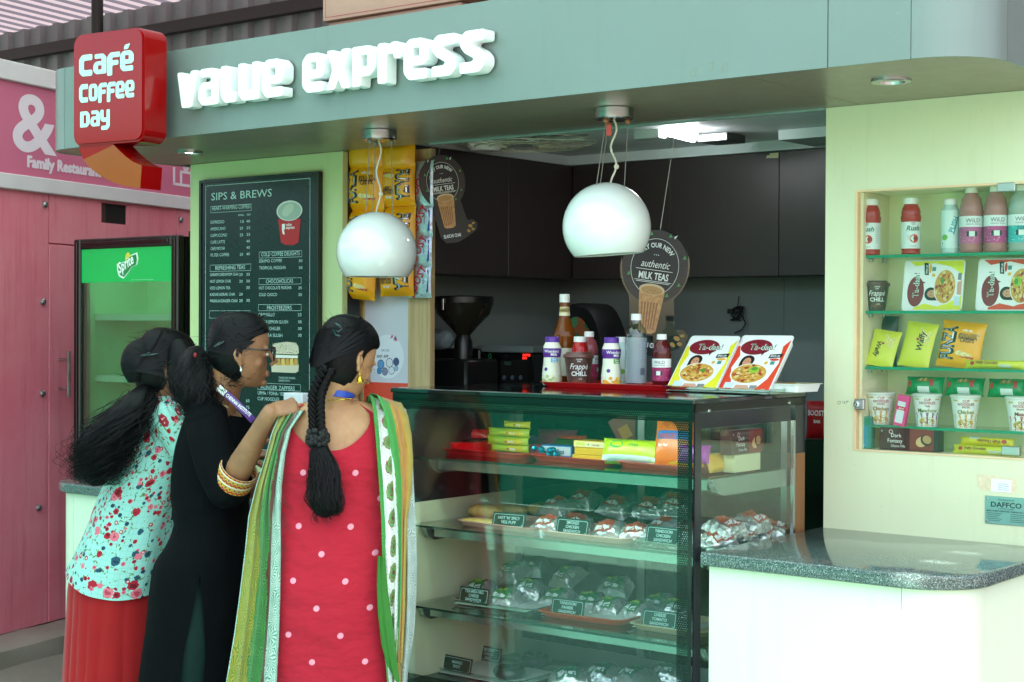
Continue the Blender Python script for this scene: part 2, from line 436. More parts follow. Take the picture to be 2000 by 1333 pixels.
q = MB(); q.box(sx0, sx1, z_b1, z_t0, -.016, .004, SIGNP); sgn = shop_part(q, 'sign_panel', smooth=0)
BAND = mat('white_band', '#d9d2d6', .5, var=.05)
for (z0, z1) in ((z_b0, z_b1), (z_t0, z_t1)):
    q = MB(); q.box(sx0, sx1, z0, z1, -.02, .03, BAND, bev=.004); shop_part(q, 'band', smooth=0)
q = MB(); q.box(vx0 - .01, vx1 + .01, vz0 - .01, vz1 + .01, -.019, -.0165, DARK); q.box(vx0 + .01, vx0 + .05, vz0, vz1, -.0165, -.01, mat('rust', '#4a2c26', .8)); shop_part(q, 'vent', smooth=0)
for (x, y) in ((87, 400), (83, 590), (82, 769), (75, 992), (352, 430)):
    a, c = pw(x, y); q = MB(); q.lathe([(0.0, .016), (.012, .015), (.018, .01), (.02, 0)], STEEL, MX.Translation((a, c, 0)), 14); shop_part(q, 'bolt')
q = MB(); hx, h0 = pw(116, 776); h1 = pw(116, 686)[1]
q.tube([(hx, h0, .06), (hx, h1, .06)], .011, STEEL, 10)
for zz in (h0 + .045, h1 - .045): q.tube([(hx, zz, 0), (hx, zz, .06)], .008, STEEL, 8)
shop_part(q, 'handle')
SGNW = mat('sign_white', '#e6d7e2', .45, var=.02)
q = MB()
a0 = pw(22, 285); a1 = pw(105, 180); hgt = (a1[1] - a0[1])
q.text('&', a0[0], a0[1] - .01, hgt * 1.32, SGNW, z=.006, bold=1, sx=(a1[0] - a0[0]) * 1.14 / (hgt * 1.32) / .72)
a0 = pw(50, 326); a1 = pw(50, 305)
hh = abs(pw(50, 305)[1] - pw(50, 327)[1])
[q.text('Family Restaurant', a0[0] + e_, a0[1] + f_, hh * 1.38, SGNW, z=.006 + .0004 * k_, bold=1, sx=1.05) for k_, (e_, f_) in enumerate(((0, 0), (.006, 0), (.003, .004)))]
c0 = pw(336, 362); c1 = pw(372, 326); cw, ch = c1[0] - c0[0], c1[1] - c0[1]
for r in ((0, 0, .12, .85), (0, 0, 1.05, .13), (.38, .13, .5, .75), (.38, .62, 1.05, .75), (.93, 0, 1.05, .75)):
    q.rect(c0[0] + r[0] * cw, c0[1] + r[1] * ch, c0[0] + r[2] * cw, c0[1] + r[3] * ch, SGNW, z=.006)
q.ring(c0[0] + .7 * cw, c0[1] + .9 * ch, .16 * cw, .16 * ch, .03, SGNW, z=.006)
shop_part(q, 'lettering', sgn, smooth=0, fix='flat')
# low broken kerb in front of the shop
KERB = m_corr('old_concrete', '#7d726b', '#a2978d')
q = MB(); N = 40; rr = random.Random(3); rings = []
for i in range(N + 1):
    x = sx0 + (sx1 - sx0) * i / N; o = .27 + .03 * NZ.noise(V((x * 3, 0, 0))); h = -.012 + .012 * NZ.noise(V((x * 4, 5, 0)))
    rings.append([tuple(PWM @ V(p)) for p in ((x, GZ, .005), (x, h, .005), (x, h + .004, o - .05), (x, h - .012, o - .012), (x, GZ + .04, o + .01 * NZ.noise(V((x * 9, 2, 0)))), (x, GZ, o + .006))])
q.loft(rings, KERB); struct(q.build('kerb', smooth=25))

# ================================================================== shed behind: ribbed metal wall, beams, post, translucent roof
shed = thing('metal_shed', 'grey ribbed metal shed wall behind the shops with a translucent roof', 'shed', (-8, 9.0, 0))
CORR = m_corr('shed_sheet', '#75747a', '#8f8e93')
def ribbed(x0, x1, pitch=.26, d=.05):
    ps = []; x = x0
    while x < x1:
        ps += [(x, 0), (x + pitch * .5, 0), (x + pitch * .58, -d), (x + pitch * .86, -d)]; x += pitch
        ps += [(x - pitch * .06, 0)]
    return ps
prof = ribbed(-20, 6)
k = 0; step = 65
while k < len(prof) - 1:
    seg = prof[k:k + step + 1]; q = MB(); q.loft([[(p[0], 9.0 + p[1], GZ) for p in seg], [(p[0], 9.0 + p[1], 4.33) for p in seg]], CORR, closed=False)
    q.build('wall_sheet', shed, smooth=0, fix=False); k += step
PURL = mat('purlin', '#2d2426', .6)
z1 = onY(60, 104, 8.93).z
q = MB(); q.box(-20, 6, 8.86, 8.94, z1 - .05, z1 + .05, PURL); q.build('beam', shed)
q = MB(); q.box(-20, 6, 8.86, 8.94, z1 - 1.5, z1 - 1.42, PURL); q.build('beam', shed)
pp = onY(190, 40, 8.4); q = MB(); q.tube([(pp.x, 8.4, GZ), (pp.x, 8.4, 4.6)], .05, mat('post_black', '#171516', .5), 12); q.build('post', shed)
ROOF = m_translucent('roof_sheet', '#7a6f71', .7)
ROOFG = m_translucent('green_roof_sheet', '#b2cec5', .8)
def roof_z(y): return 4.36 + (9.0 - y) * .055
def roof_sheet(x0, x1, y0, y1, m):
    q = MB(); ps = []; x = x0
    while x < x1 - 1e-6:
        ps += [(x, 0), (x + .1, .0), (x + .125, .035), (x + .175, .035)]; x += .2
    ps.append((x1, 0))
    q.loft([[(p[0], y0, roof_z(y0) + p[1]) for p in ps], [(p[0], y1, roof_z(y1) + p[1]) for p in ps]], m, closed=False)
    q.build('roof_sheet', shed, smooth=0, fix=False)
XE, YF, XH = -.13, 2.40, -.45
x = -16.0
while x < XH - .1:
    x1 = min(x + 2, XH); roof_sheet(x, x1, -3.0, 4.6, ROOFG if x > -9 else ROOF); roof_sheet(x, x1, 4.5, 9.15, ROOF); x += 2
roof_sheet(XH, XE, -3.0, YF, ROOFG)
# holes added to the sheet over the right counter, placed for sun flecks
from mathutils.geometry import tessellate_polygon
def roof_hit(px, py):
    g_ = onZ(px, py, .885); t = 0.
    for _ in range(6): t = (roof_z(g_.y - SUN_DIR.y * t) - g_.z) / -SUN_DIR.z
    return g_ - SUN_DIR * t
loops = [[V((XH, YF, 0)), V((XE + 4, YF, 0)), V((XE + 4, 9.15, 0)), V((XH, 9.15, 0))]]
for px, py, ra, rb in ((1884, 1080, .05, .028), (1832, 1098, .055, .028), (1772, 1124, .05, .05), (1935, 1066, .05, .02)):
    h_ = roof_hit(px, py); loops.append([V((h_.x + ra * math.cos(2 * PI * i / 14), h_.y + rb * math.sin(2 * PI * i / 14), 0)) for i in range(14)])
flat = [p for q_ in loops for p in q_]; q = MB(); q.add([(p.x, p.y, roof_z(p.y)) for p in flat], [tuple(t) for t in tessellate_polygon(loops)], ROOF); q.build('roof_sheet', shed, smooth=0, fix=False)
# unseen green netting, added for green reflections and to block sky glare
NET = m_translucent('green_netting', '#2c8a70', .55)
net = MB(); rings = []
for z in (GZ + .02, 1.1, 2.2, 3.3):
    rings.append([(-26 + i * .47, -3.4 + .08 * math.sin(i * .9 + z), z) for i in range(46)])
net.loft(rings, NET, closed=False); o = net.build('reflection_net', smooth=60, fix=False); tag(o, 'unseen green netting added to tint reflections and block sky glare', 'netting')
# ================================================================== the kiosk
YF0, YW, ZS, ZT = 4.0, 4.749, 2.266, 2.60
kiosk = thing('cafe_kiosk', 'silver and lime green café kiosk with a dark interior', 'kiosk', (-3.8, 4.75, 0))
XL = onY(126, 200, YF0).x; XR = onY(1780, 60, YF0).x; RC = .19
def arc(cx, cy, r, a0, a1, n=10): return [(cx + r * math.cos(R(a0 + (a1 - a0) * i / n)), cy + r * math.sin(R(a0 + (a1 - a0) * i / n))) for i in range(n + 1)]
outer = arc(XL, YF0 + RC, RC, 180, 270) ; 
def skin(path, z0, z1, th, m, name):
    """a cladding panel that follows a plan path, th thick inwards"""
    q = MB(); n = len(path); inn = []
    for i, p in enumerate(path):
        a = V(path[max(0, i - 1)]); c = V(path[min(n - 1, i + 1)]); d = (c - a).normalized(); nn = V((-d.y, d.x)); inn.append((p[0] + nn.x * th, p[1] + nn.y * th))
    full = list(path) + inn[::-1]; q.prism(full, z0, z1, m); return q.build(name, kiosk, smooth=30)
gp = .002
skin([(XL - RC, YF0 + 1.6), (XL - RC, YF0 + RC + .003)], ZS, ZT, .012, ACP, 'fascia_panel')
skin(arc(XL, YF0 + RC, RC, 180, 270), ZS, ZT, .012, ACP, 'fascia_panel')
xa = onY(1617, 60, YF0).x
skin([(XL + gp, YF0), (xa - .0015, YF0)], ZS, ZT, .012, ACP, 'fascia_panel')
skin([(xa + .0015, YF0), (XR - gp, YF0)], ZS, ZT, .012, ACP, 'fascia_panel')
skin(arc(XR, YF0 + RC, RC, 270, 360), ZS, ZT, .012, ACP, 'fascia_panel')
skin([(XR + RC, YF0 + RC + .003), (XR + RC, YF0 + 2.6)], ZS, ZT, .012, ACP, 'fascia_panel')
body = [(p[0], p[1]) for p in arc(XL, YF0 + RC, RC - .013, 180, 270)] + arc(XR, YF0 + RC, RC - .013, 270, 360) + [(XR + RC - .013, 4.752), (XL - RC + .013, 4.752)]
q = MB(); q.prism(body, ZS + .012, ZT - .1, DARK); q.build('fascia_core', kiosk)
q = MB(); q.box(XL - RC + .02, XR + RC - .02, 4.76, 6.3, 2.42, 2.5, DARK); q.build('roof_deck', kiosk)
# soffit in two sheets with a joint
xj = onZ(1545, 172, ZS).x
o_l = arc(XL, YF0 + RC, RC - .004, 180, 270); o_r = arc(XR, YF0 + RC, RC - .004, 270, 360)
for poly in (o_l + [(xj - .0015, YF0 + .004), (xj - .0015, YW + .004), (XL - RC + .004, YW + .004)], [(xj + .0015, YF0 + .004)] + o_r + [(XR + RC - .004, YW + .004), (xj + .0015, YW + .004)]):
    q = MB(); q.prism(poly, ZS + .002, ZS + .011, ACPS); q.build('soffit_panel', kiosk, smooth=0)
q = MB(); q.box(onY(840, 290, YW).x, onY(1613, 213, YW).x, YW - .004, YW + .006, ZS - .006, ZS + .001, ALU); q.build('soffit_trim', kiosk)
# wall panels (left pillar, right cabinet wall)
xp0, xp1 = onY(371, 600, YW).x, onY(668, 600, YW).x
q = MB(); q.box(xp0, xp1, YW, YW + .1, GZ + .001, ZS + .001, LIME, bev=.0015); q.build('pillar_panel', kiosk, smooth=0)
q = MB(); q.box(xp1 + .001, onY(679, 600, YW + .03).x, YW + .03, YW + .1, GZ + .001, ZS, BLACK); q.build('pillar_edge', kiosk, smooth=0)
q = MB(); q.box(xp0 - .002, xp0 + .04, YW + .101, 6.2, GZ + .001, ZS, LIME); q.build('side_panel', kiosk, smooth=0)
xr0 = onY(1611, 600, YW).x
nx0 = onY(1673, 600, YW).x; nz1 = onY(1673, 376, YW).z; nz0 = onY(1668, 877, YW).z; nx1 = nx0 + .66
XRW = nx1 + .12
LIMER = LIME
q = MB()
for r in ((xr0, nx0, GZ + .001, ZS + .001), (nx1, XRW, GZ + .001, ZS + .001), (nx0, nx1, GZ + .001, nz0), (nx0, nx1, nz1, ZS + .001)): q.box(r[0], r[1], YW, YW + .02, r[2], r[3], WALLC)
q.build('cabinet_wall', kiosk, smooth=0)
ND = .21
q = MB(); q.box(nx0 - .002, nx0 + .012, YW + .021, YW + ND, nz0, nz1, CREAM); q.box(nx1 - .012, nx1 + .002, YW + .021, YW + ND, nz0, nz1, CREAM)
q.box(nx0 - .002, nx1 + .002, YW + ND + .0005, YW + ND + .015, nz0 - .015, nz1 + .015, mat('niche_back', '#ecefbe', .4, var=.03))
q.box(nx0 - .002, nx1 + .002, YW + .021, YW + ND, nz1 + .0005, nz1 + .015, CREAM); q.box(nx0 - .002, nx1 + .002, YW + .021, YW + ND, nz0 - .015, nz0 - .0005, CREAM)
q.build('niche', kiosk, smooth=0)
q = MB(); tr = mat('edge_band', '#e6c79a', .4)
q.box(nx0 - .006, nx0 + .002, YW - .003, YW + .022, nz0 - .004, nz1 + .006, tr); q.box(nx0 + .0021, nx1, YW - .003, YW + .022, nz1 + .001, nz1 + .006, tr); q.box(nx0 + .0021, nx1, YW - .003, YW + .022, nz0 - .005, nz0 - .001, tr)
q.build('niche_edging', kiosk, smooth=0)
q = MB(); q.box(xr0 - .0005, xr0 + .018, YW + .0205, 6.2, GZ + .001, ZS, BLACK); q.box(XRW - .02, XRW, YW + .0205, 6.2, GZ + .001, ZS, MINT); q.build('right_wall', kiosk, smooth=0)
# interior
YB, XI, ZC = 6.0, -4.40, 2.338
q = MB(); q.box(XI - .3, XRW, YB + .3, YB + .34, 0, ZC, SPLASH); q.build('back_wall', kiosk, smooth=0)
q = MB(); q.box(XI - .34, XI - .3, YW + .15, YB + .3, 0, ZC, SPLASH); q.build('inner_wall', kiosk, smooth=0)
q = MB(); q.box(XI - .3, XRW - .02, YW + .01, YB + .3, ZC, ZC + .02, mat('ceiling_board', '#e8ecec', .5)); q.build('ceiling', kiosk, smooth=0)
zc0 = onY(1118, 546, YB).z; zc1 = onY(1118, 325, YB).z
# upper cupboards: doors as separate leaves
def door(x0, x1, y, z0, z1): q = MB(); q.box(x0, x1, y, y + .018, z0, z1, CUPB, bev=.0015); q.build('cupboard_door', kiosk, smooth=0)
cx = [XI] + [onY(x, 450, YB).x for x in (1309, 1521)]; cx.append(cx[-1] + (cx[2] - cx[1])); cx.append(XRW - .03)
for i in range(4): door(cx[i] + .001, cx[i + 1] - .001, YB, zc0, zc1)
cy = [YW + .16] + [onX(993, 450, XI).y]; cy.append(YB - .002)
for i in range(2):
    q = MB(); q.box(XI - .018, XI, cy[i] + .001, cy[i + 1] - .001, zc0, zc1, CUPB, bev=.0015); q.build('cupboard_door', kiosk, smooth=0)
q = MB(); q.box(XI, XRW - .03, YB + .0185, YB + .3, zc0 + .004, zc1 - .002, BLACK); q.box(XI - .298, XI - .0185, YW + .155, YB + .29, zc0 + .004, zc1 - .002, BLACK); q.build('cupboard_carcass', kiosk, smooth=0)
BULK = mat('bulkhead', '#c6d2d0', .45)
q = MB(); q.box(XI - .02, XRW - .03, YB - .004, YB + .28, zc1 + .004, ZC - .001, BULK); q.box(XI - .29, XI - .02, YW + .155, YB + .28, zc1 + .004, ZC - .001, BULK); q.build('bulkhead', kiosk, smooth=0)
xb = onY(1525, 297, YB - .3).x
q = MB(); q.box(xb, xb + .9, YB - .32, YB - .005, zc1 + .006, ZC - .002, BULK); q.build('duct', kiosk, smooth=0)
# lower back panels with a joint, worktop, base units
xs = onY(1531, 650, YB + .28).x
for (a, c) in ((XI - .29, xs - .001), (xs + .001, XRW - .03)):
    q = MB(); q.box(a, c, YB + .28, YB + .299, .9, zc0 + .01, SPLASH); q.build('splash_panel', kiosk, smooth=0)
q = MB(); q.box(XI - .29, XI - .28, YW + .16, YB + .279, .9, zc0 + .01, SPLASH); q.build('splash_panel', kiosk, smooth=0)
q = MB(); q.box(XI - .279, XRW - .03, YB - .3, YB + .279, .86, .9, BLACKG); q.box(XI - .279, XI + .32, YW + .16, YB - .3001, .86, .9, BLACKG); q.build('worktop', kiosk, smooth=0)
q = MB(); q.box(XI - .279, XRW - .03, YB - .25, YB + .279, GZ + .001, .859, BLACK); q.box(XI - .279, XI + .28, YW + .16, YB - .2501, GZ + .001, .859, BLACK); q.build('base_unit', kiosk, smooth=0)
q = MB(); q.box(xp1 + .02, XRW, YW - .02, YB, GZ + .002, GZ + .006, mat('kiosk_floor', '#4a4744', .5)); q.build('floor', kiosk, smooth=0)
# wooden display post beside the pillar (wood stiles, white panel)
YP = YW + .13
px = [onY(x, 600, YP).x for x in (682, 711, 797, 840)]
for i, m in ((0, WOOD), (2, WOOD)):
    q = MB(); q.box(px[i], px[i + 1], YP, YP + .03, .9, ZS, m, bev=.001); q.build('wood_stile', kiosk, smooth=0)
q = MB(); q.box(px[1] + .0005, px[2] - .0005, YP + .006, YP + .02, .9, ZS, mat('white_board', '#c9c9d4', .25, var=.02)); wb = q.build('white_board', kiosk, smooth=0)
zz = onY(760, 748, YP).z
q = MB(); q.box(px[1], px[2], YP + .001, YP + .005, zz - .09, zz, P('#d8452f')); q.build('printed_strip', kiosk, smooth=0)
# ------------------------------------------------------------------ counters
ZG = .8845
def counter(name, label, outl, base, joints):
    t = thing(name, label, 'counter', (outl[0][0], outl[0][1], 0))
    bm = bmesh.new(); vs = [bm.verts.new((p[0], p[1], ZG - .042)) for p in outl]; f = bm.faces.new(vs)
    r = bmesh.ops.extrude_face_region(bm, geom=[f]); up = [v for v in r['geom'] if isinstance(v, bmesh.types.BMVert)]
    for v in up: v.co.z = ZG
    top = [e for e in bm.edges if e.verts[0].co.z > ZG - .001 and e.verts[1].co.z > ZG - .001]
    bot = [e for e in bm.edges if e.verts[0].co.z < ZG - .04 and e.verts[1].co.z < ZG - .04]
    bmesh.ops.bevel(bm, geom=top + bot, offset=.008, segments=3, affect='EDGES', profile=.5)
    q = MB(); q.bm(bm, GRANITE); q.build('granite_top', t, smooth=40)
    for path in base:
        n = len(path); inn = []
        for i, p in enumerate(path):
            a = V(path[max(0, i - 1)]); c = V(path[min(n - 1, i + 1)]); d = (c - a).normalized(); inn.append((p[0] - d.y * .018, p[1] + d.x * .018))
        q = MB(); q.prism(list(path) + inn[::-1], .08, ZG - .0425, MINT); q.build('front_panel', t, smooth=30)
    q = MB(); q.prism(joints, GZ + .001, .0795, mat('plinth', '#4f7565', .4)); q.build('plinth', t, smooth=30)
    return t
xg = onZ(1368, 1078, ZG).x; xj1 = onY(1760, 1250, 4.03).x
rc = .19
outl = [(xg, 4.0)] + arc(xj1, 4.0 + rc, rc, 270, 360, 14) + [(xj1 + rc, YW - .001), (xg, YW - .001)]
base = [[(xg + .012, 4.03), (xj1 - .001, 4.03)], arc(xj1 + .001, 4.03 + rc - .03, rc - .03, 270, 360, 10), [(xj1 + rc - .029, 4.03 + rc - .029), (xj1 + rc - .029, YW - .002)]]
base.insert(0, [(xg + .012, YW - .002), (xg + .012, 4.031)])
pl = [(xg + .03, 4.06)] + arc(xj1, 4.03 + rc - .03, rc - .06, 270, 360, 8) + [(xj1 + rc - .06, YW - .002), (xg + .03, YW - .002)]
counter('service_counter', 'mint counter with a speckled granite top below the product cabinet', outl, base, pl)
xlc = onY(132, 960, 4.0).x; XCL = -3.70
o2 = arc(xlc, 4.0 + rc, rc, 180, 270, 14) + [(XCL, 4.0), (XCL, YW - .001), (xlc - rc, YW - .001)]
base2 = [[(xlc - rc + .03, YW - .002), (xlc - rc + .03, 4.03 + rc - .029)], arc(xlc - .001, 4.03 + rc - .03, rc - .03, 180, 270, 10), [(xlc + .001, 4.03), (XCL - .001, 4.03)]]
pl2 = arc(xlc, 4.03 + rc - .03, rc - .05, 180, 270, 8) + [(XCL - .01, 4.05), (XCL - .01, YW - .002), (xlc - rc + .05, YW - .002)]
counter('service_counter', 'mint counter with a dark granite top where the three women lean', o2, base2, pl2)
# ================================================================== block lettering of the signs (own drawn glyphs, x height 1)
from mathutils.geometry import tessellate_polygon
GL = {
 'v': ([(0, 1), (.29, .98), (.43, .42), (.57, 1), (.86, 1), (.63, 0), (.2, 0)], [], .84),
 'a': ([(.08, 1), (.62, 1), (.82, .82), (.82, 0), (.18, 0), (0, .16), (0, .47), (.16, .63), (.52, .63), (.52, .77), (.08, .77)], [[(.29, .22), (.52, .22), (.52, .43), (.29, .43)]], .86),
 'l': ([(0, 1), (.3, 1), (.3, .28), (.62, .28), (.62, 0), (.18, 0), (0, .18)], [], .66),
 'u': ([(0, 1), (.29, 1), (.29, .26), (.54, .26), (.54, 1), (.83, 1), (.83, 0), (.18, 0), (0, .18)], [], .87),
 'e': ([(.18, 1), (.64, 1), (.83, .82), (.83, .44), (.7, .35), (.3, .35), (.3, .26), (.8, .26), (.8, 0), (.18, 0), (0, .18), (0, .82)], [[(.3, .57), (.53, .57), (.53, .78), (.3, .78)]], .87),
 'x': ([(0, 1), (.31, 1), (.43, .74), (.55, 1), (.86, 1), (.64, .5), (.88, 0), (.57, 0), (.43, .27), (.3, 0), (-.02, 0), (.22, .5)], [], .88),
 'p': ([(0, 1), (.64, 1), (.83, .82), (.83, .42), (.64, .24), (.31, .24), (.31, 0), (0, 0)], [[(.31, .48), (.54, .48), (.54, .78), (.31, .78)]], .86),
 'r': ([(0, 1), (.3, 1), (.36, .9), (.48, 1), (.7, 1), (.84, .85), (.84, .58), (.56, .58), (.56, .72), (.31, .72), (.31, 0), (0, 0)], [], .85),
 's': ([(.2, 1), (.82, 1), (.82, .74), (.44, .74), (.38, .67), (.68, .52), (.82, .37), (.82, .16), (.64, 0), (.02, 0), (.02, .26), (.42, .26), (.48, .33), (.18, .48), (.02, .65), (.02, .84)], [], .87),
 'C': ([(.2, 1), (.84, 1), (.84, .72), (.31, .72), (.31, .28), (.84, .28), (.84, 0), (.2, 0), (0, .2), (0, .8)], [], .9),
 'f': ([(.2, 1), (.8, 1), (.8, .74), (.32, .74), (.32, .6), (.7, .6), (.7, .36), (.32, .36), (.32, -.14), (0, -.14), (0, .8)], [], .8),
 'o': ([(.18, 1), (.65, 1), (.83, .82), (.83, .18), (.65, 0), (.18, 0), (0, .18), (0, .82)], [[(.3, .24), (.53, .24), (.53, .76), (.3, .76)]], .88),
 'D': ([(0, 1), (.62, 1), (.84, .8), (.84, .2), (.62, 0), (0, 0)], [[(.31, .24), (.54, .24), (.54, .76), (.31, .76)]], .9),
 'y': ([(0, 1), (.29, 1), (.29, .5), (.53, .5), (.53, 1), (.82, 1), (.82, -.06), (.62, -.26), (.08, -.26), (.08, 0), (.5, 0), (.53, .24), (.18, .24), (0, .4)], [], .86),
 "'": ([(.1, 0), (.36, 0), (.5, .26), (.16, .2)], [], .4)}
def rnd_poly(p, r, n=2):
    out = []; N = len(p)
    for i in range(N):
        a, b, c = V(p[i - 1]), V(p[i]), V(p[(i + 1) % N]); d1 = a - b; d2 = c - b
        k = min(r, d1.length * .45, d2.length * .45); s, e = b + d1.normalized() * k, b + d2.normalized() * k
        for j in range(n + 1): t = j / n; out.append(tuple(s * (1 - t) ** 2 + b * 2 * t * (1 - t) + e * t ** 2))
    return out
def glyph_solid(mb, ch, x, y, h, wd, z0, z1, m, T, r=.05, mside=None):
    o, holes, adv = GL[ch]
    L = [rnd_poly(o, r)] + [rnd_poly(hh, r * .5) for hh in holes]
    L = [[(x + a * wd, y + c * h) for a, c in q] for q in L]
    tri = tessellate_polygon([[V((a, c, 0)) for a, c in q] for q in L]); flat = [p for q in L for p in q]
    n = len(flat)
    if z1 > z0:
        vs = [(a, c, z1) for a, c in flat] + [(a, c, z0) for a, c in flat]; fs = [tuple(t) for t in tri]
        mb.add(vs, fs, m, T); k = 0; sf = []
        for q in L:
            e = len(q); sf += [(k + i, k + (i + 1) % e, n + k + (i + 1) % e, n + k + i) for i in range(e)]; k += e
        mb.add(vs, sf, mside or m, T)
    else: mb.add([(a, c, z1) for a, c in flat], [tuple(t) for t in tri], m, T)
    return adv * wd
# ---- raised letters on the fascia
let = thing('fascia_lettering', 'raised white letters VALUE EXPRESS on the silver fascia', 'sign', onY(350, 175, 3.995))
YL = 3.985
def fz(x, y): return onY(x, y, YL - .045)
b0 = fz(352, 212); b1 = fz(918, 143); zbase = (b0.z + b1.z) / 2; ztop = (fz(348, 140).z + fz(958, 57).z) / 2; hL = ztop - zbase
for wrd, xa_, xb_ in (('value', 346, 557), ('express', 590, 951)):
    X0, X1 = onY(xa_, 170, YL - .045).x, onY(xb_, 120, YL - .045).x; tot = sum(GL[c][2] for c in wrd) - .03; wd = (X1 - X0) / tot; x = X0
    for c in wrd:
        q = MB(); adv = glyph_solid(q, c, x, zbase, hL, wd * .94, -.005, .045, LETTER, FACE(0, YL, 0), r=.07); q.build('letter', let, smooth=30); x += adv / .94
# ---- red hanging sign with its curled tail
sgc = onY(225, 200, 3.86); sa = R(6.5)
sign = thing('hanging_sign', 'glossy red speech bubble sign with white Café Coffee Day lettering', 'sign', (sgc.x, sgc.y, sgc.z), sa)
SM = MX.Translation(sgc) @ MX.Rotation(sa, 4, 'Z'); SI = SM.inverted(); sny = SM.to_3x3() @ V((0, 1, 0))
SY0 = -.07
def sp(x, y, off=SY0):
    r = ray(x, y); o = sgc + sny * off; t = (o - CP).dot(sny) / r.dot(sny); q = SI @ (CP + r * t); return q.x, q.z
tl, trr, br, bl = sp(137, 69), sp(279, 52), sp(281, 270), sp(146, 262)
wS = ((trr[0] - tl[0]) + (br[0] - bl[0])) / 2; x0s, x1s = (tl[0] + bl[0]) / 2, (trr[0] + br[0]) / 2; zb_s, zt_s = (sp(281, 272)[1] + sp(146, 290)[1]) / 2, (sp(279, 52)[1] + sp(137, 70)[1]) / 2
SD = .13
TZ = MX(((1, 0, 0, 0), (0, 0, 1, 0), (0, 1, 0, 0), (0, 0, 0, 1)))
bm = bmesh.new(); pl_ = rrect(x0s, zb_s, x1s, zt_s, .045, 6); vs = [bm.verts.new((p[0], SY0, p[1])) for p in pl_]; f = bm.faces.new(vs)
r_ = bmesh.ops.extrude_face_region(bm, geom=[f])
for e in r_['geom']:
    if isinstance(e, bmesh.types.BMVert): e.co.y += SD
ed = [e for e in bm.edges if abs(e.verts[0].co.y - e.verts[1].co.y) < 1e-5]
bmesh.ops.bevel(bm, geom=ed, offset=.008, segments=2, affect='EDGES')
q = MB(); q.bm(bm, RED); q.build('sign_box', sign, world=False)
tail = [sp(*p) for p in ((148, 255), (150, 292), (158, 312), (172, 328), (192, 343), (216, 356), (242, 364), (270, 368), (273, 323), (258, 317), (243, 307), (229, 294), (218, 283), (205, 268))]
ORG = mat('sign_orange', '#93400a', .15, coat=.5, var=.03)
q = MB(); fl = [(a, c) for a, c in tail]
tri = tessellate_polygon([[V((a, c, 0)) for a, c in fl]]); n = len(fl)
y0, y1 = SY0 + .012, SY0 + SD - .012
vs = [(a, y0, c) for a, c in fl] + [(a, y1, c) for a, c in fl]
q.add(vs, [tuple(t) for t in tri] + [tuple(n + i for i in t) for t in tri], RED); q.add(vs, [(i, (i + 1) % n, n + (i + 1) % n, n + i) for i in range(n)], RED)
q.build('sign_tail', sign, world=False, smooth=40)
# warm lower face of the tail: a bent sheet on its front
q = MB(); fr = tail[2:9] + tail[9:13]
tri = tessellate_polygon([[V((a, c, 0)) for a, c in fr]])
q.add([(a, y0 - .002, c) for a, c in fr], [tuple(t) for t in tri], ORG); q.build('tail_face', sign, world=False, smooth=0)
q = MB(); T2 = MX(((1, 0, 0, 0), (0, 0, -1, SY0 - .0015), (0, 1, 0, 0), (0, 0, 0, 1)))
def sign_word(wrd, pa, pb, pt):
    a, c, t = sp(*pa), sp(*pb), sp(*pt); h = t[1] - a[1]; tot = sum(GL[k][2] for k in wrd); wd = (c[0] - a[0]) / tot; x = a[0]
    for i, k in enumerate(wrd):
        hh = h * (1 if i == 0 or wrd == 'Day' else .93); glyph_solid(q, k, x, a[1] + (h - hh) * .5, hh, wd, 0, 0, PRINTM, T2, r=.08); x += GL[k][2] * wd
    return x, a[1] + h, wd, h
x, t, wd, h = sign_word('Cafe', (155, 151), (263, 136), (155, 109)); glyph_solid(q, "'", x - .75 * wd, t + .03 * h, h, wd, 0, 0, PRINTM, T2)
sign_word('Coffee', (155, 202), (264, 187), (155, 166)); sign_word('Day', (157, 250), (216, 244), (157, 219))
q.build('lettering', sign, world=False, smooth=0, fix='flat')
# ================================================================== recessed downlights
LED = mat('led_white', '#ffffff', .3, var=0, emis=9)
def downlight(px, py, lit, label):
    p = onZ(px, py, ZS); t = thing('downlight', label, 'downlight', (p.x, p.y, ZS), 0, 'downlights in the soffit')
    q = MB(); q.lathe([(.058, .002), (.058, -.006), (.05, -.009), (.04, -.007), (.036, .0015)], STEEL, None, 28); q.build('trim_ring', t, world=False)
    q = MB(); q.lathe([(.0355, .0015), (.02, -.003), (0, -.004)], LED if lit else mat('lamp_glass', '#cfd4d2', .1), None, 20); q.build('lamp', t, world=False)
downlight(369, 297, True, 'small lit downlight in the soffit above the menu board')
downlight(1741, 157, False, 'unlit chrome downlight in the soffit above the product cabinet')
